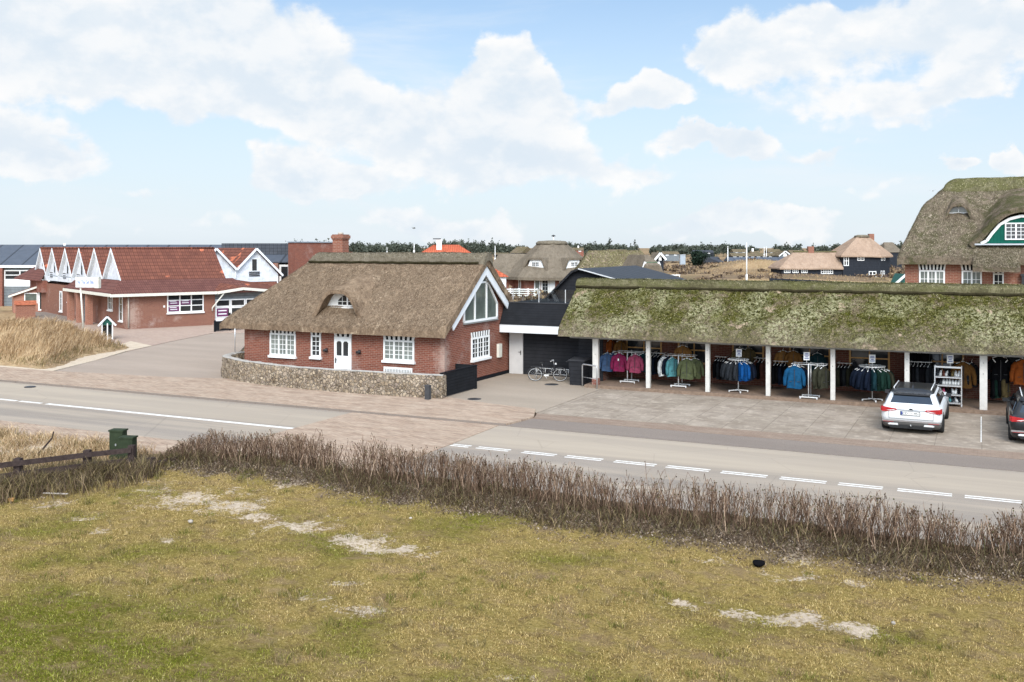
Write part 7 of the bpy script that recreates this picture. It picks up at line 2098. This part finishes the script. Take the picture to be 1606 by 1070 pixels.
for (px, pt, zt, w, lab) in ((185.5, 673.5, .95, .36, 'taller dark green utility cabinet behind the timber rails'), (201., 684.5, .86, .35, 'shorter dark green utility cabinet next to the timber end post')):
    x, y = gp(px, pt, zt); h = zt - .04; p = Vector((x, y, 0))
    r = thing('utility_cabinet', lab, 'utility box', tuple(p), 0, 'green utility cabinets by the rails')
    m = MB(); m.obox((p.x, p.y, h / 2), (w, .26, h), R(20)); b_ = m.build('body', 'green_paint', r)
    m = MB(); m.obox((p.x, p.y, h + .02), (w + .05, .3, .04), R(20)); m.build('lid', 'green_paint', r)
    m = MB(); m.obox((p.x + .05, p.y - .135, h * .62), (.03, .01, .06), R(20)); m.build('lock', 'steel', r)
# driftwood stem and litter
p = on_ground(55, 716)
m = MB(); m.tube([p, p + Vector((.18, .1, .2)), p + Vector((.42, .2, .5)), p + Vector((.46, .22, .68))], [.03, .026, .022, .02], 6); tag(m.build('dead_branch', 'dark_wood'), 'bare dead branch sticking up among the dry grass', 'branch')
p = on_ground(86, 778); m = MB(); m.bar(p + Vector((-.3, -.06, .05)), p + Vector((.3, .1, .06)), .05, .02); tag(m.build('pale_lath', 'stone_pale'), 'pale wooden lath lying at the lawn edge', 'lath')
p = on_ground(18, 786); m = MB(); m.obox(p + Vector((0, 0, .03)), (.12, .08, .06), R(30)); m.obox(p + Vector((.01, 0, .065)), (.13, .09, .01), R(30)); tag(m.build('litter_carton', 'wood_frame'), 'small yellow carton lying at the left lawn edge', 'litter')
def lump(px, py, s, mat, label, name, cat, seed, flat=.5):
    p = on_ground(px, py, .06); m = MB(); rows = []
    for i in range(7):
        th = PI * i / 6; row = []
        for j in range(10):
            ph = 2 * PI * j / 10; k = 1 + .5 * (float(vnoise(i * .9 + seed, j % 9 * .8, seed)) - .5)
            row.append((p.x + s * k * math.sin(th) * math.cos(ph), p.y + s * k * math.sin(th) * math.sin(ph), p.z + s * flat * k * math.cos(th)))
        row.append(row[0]); rows.append(row)
    m.grid(rows, True); tag(m.build(name, mat), label, cat)
lump(1190, 884, .11, 'c_black', 'crumpled black rag lying below the hedge', 'black_rag', 'litter', 3, .55)
lump(299, 818, .055, 'stone_pale', 'pale round stone on the lawn left of the sandy track', 'stone', 'stone', 5, .7)
lump(644, 813, .035, 'stone_pale', 'small pale pebble on the lawn under the middle of the hedge', 'stone', 'stone', 6, .7)
lump(1401, 977, .035, 'stone_pale', 'small pale pebble right of the long sand patch', 'stone', 'stone', 7, .7)
lump(1600, 860, .2, 'stone_pale', 'brown stump like boulder at the right end of the hedge foot', 'stone', 'stone', 8, .8)
def bird(px, py, dep, s, label, ang):
    x, y, z = far(px, py, dep)
    r = thing('gull', label, 'bird', (x, y, z), YAW + R(ang), 'birds in the sky', local=True)
    m = MB(); m.tube([(-.22 * s, 0, 0), (-.1 * s, 0, .02), (.1 * s, 0, .03), (.24 * s, 0, .0)], [.01, .06 * s, .06 * s, .015], 8)
    for sg in (-1, 1): m.add([(.1 * s, 0, .03), (-.08 * s, 0, .03), (-.02 * s, sg * .3 * s, .16 * s), (.1 * s, sg * .3 * s, .16 * s), (-.1 * s, sg * .62 * s, .08 * s)], [(0, 3, 2, 1), (3, 4, 2)], False)
    m.build('body', 'grey_paint', r)
bird(649, 358.5, 120, 1.0, 'dark bird in flight above the cottage ridge', 30)
bird(1463, 300, 90, .7, 'dark bird in flight left of the large thatched roof', 60)
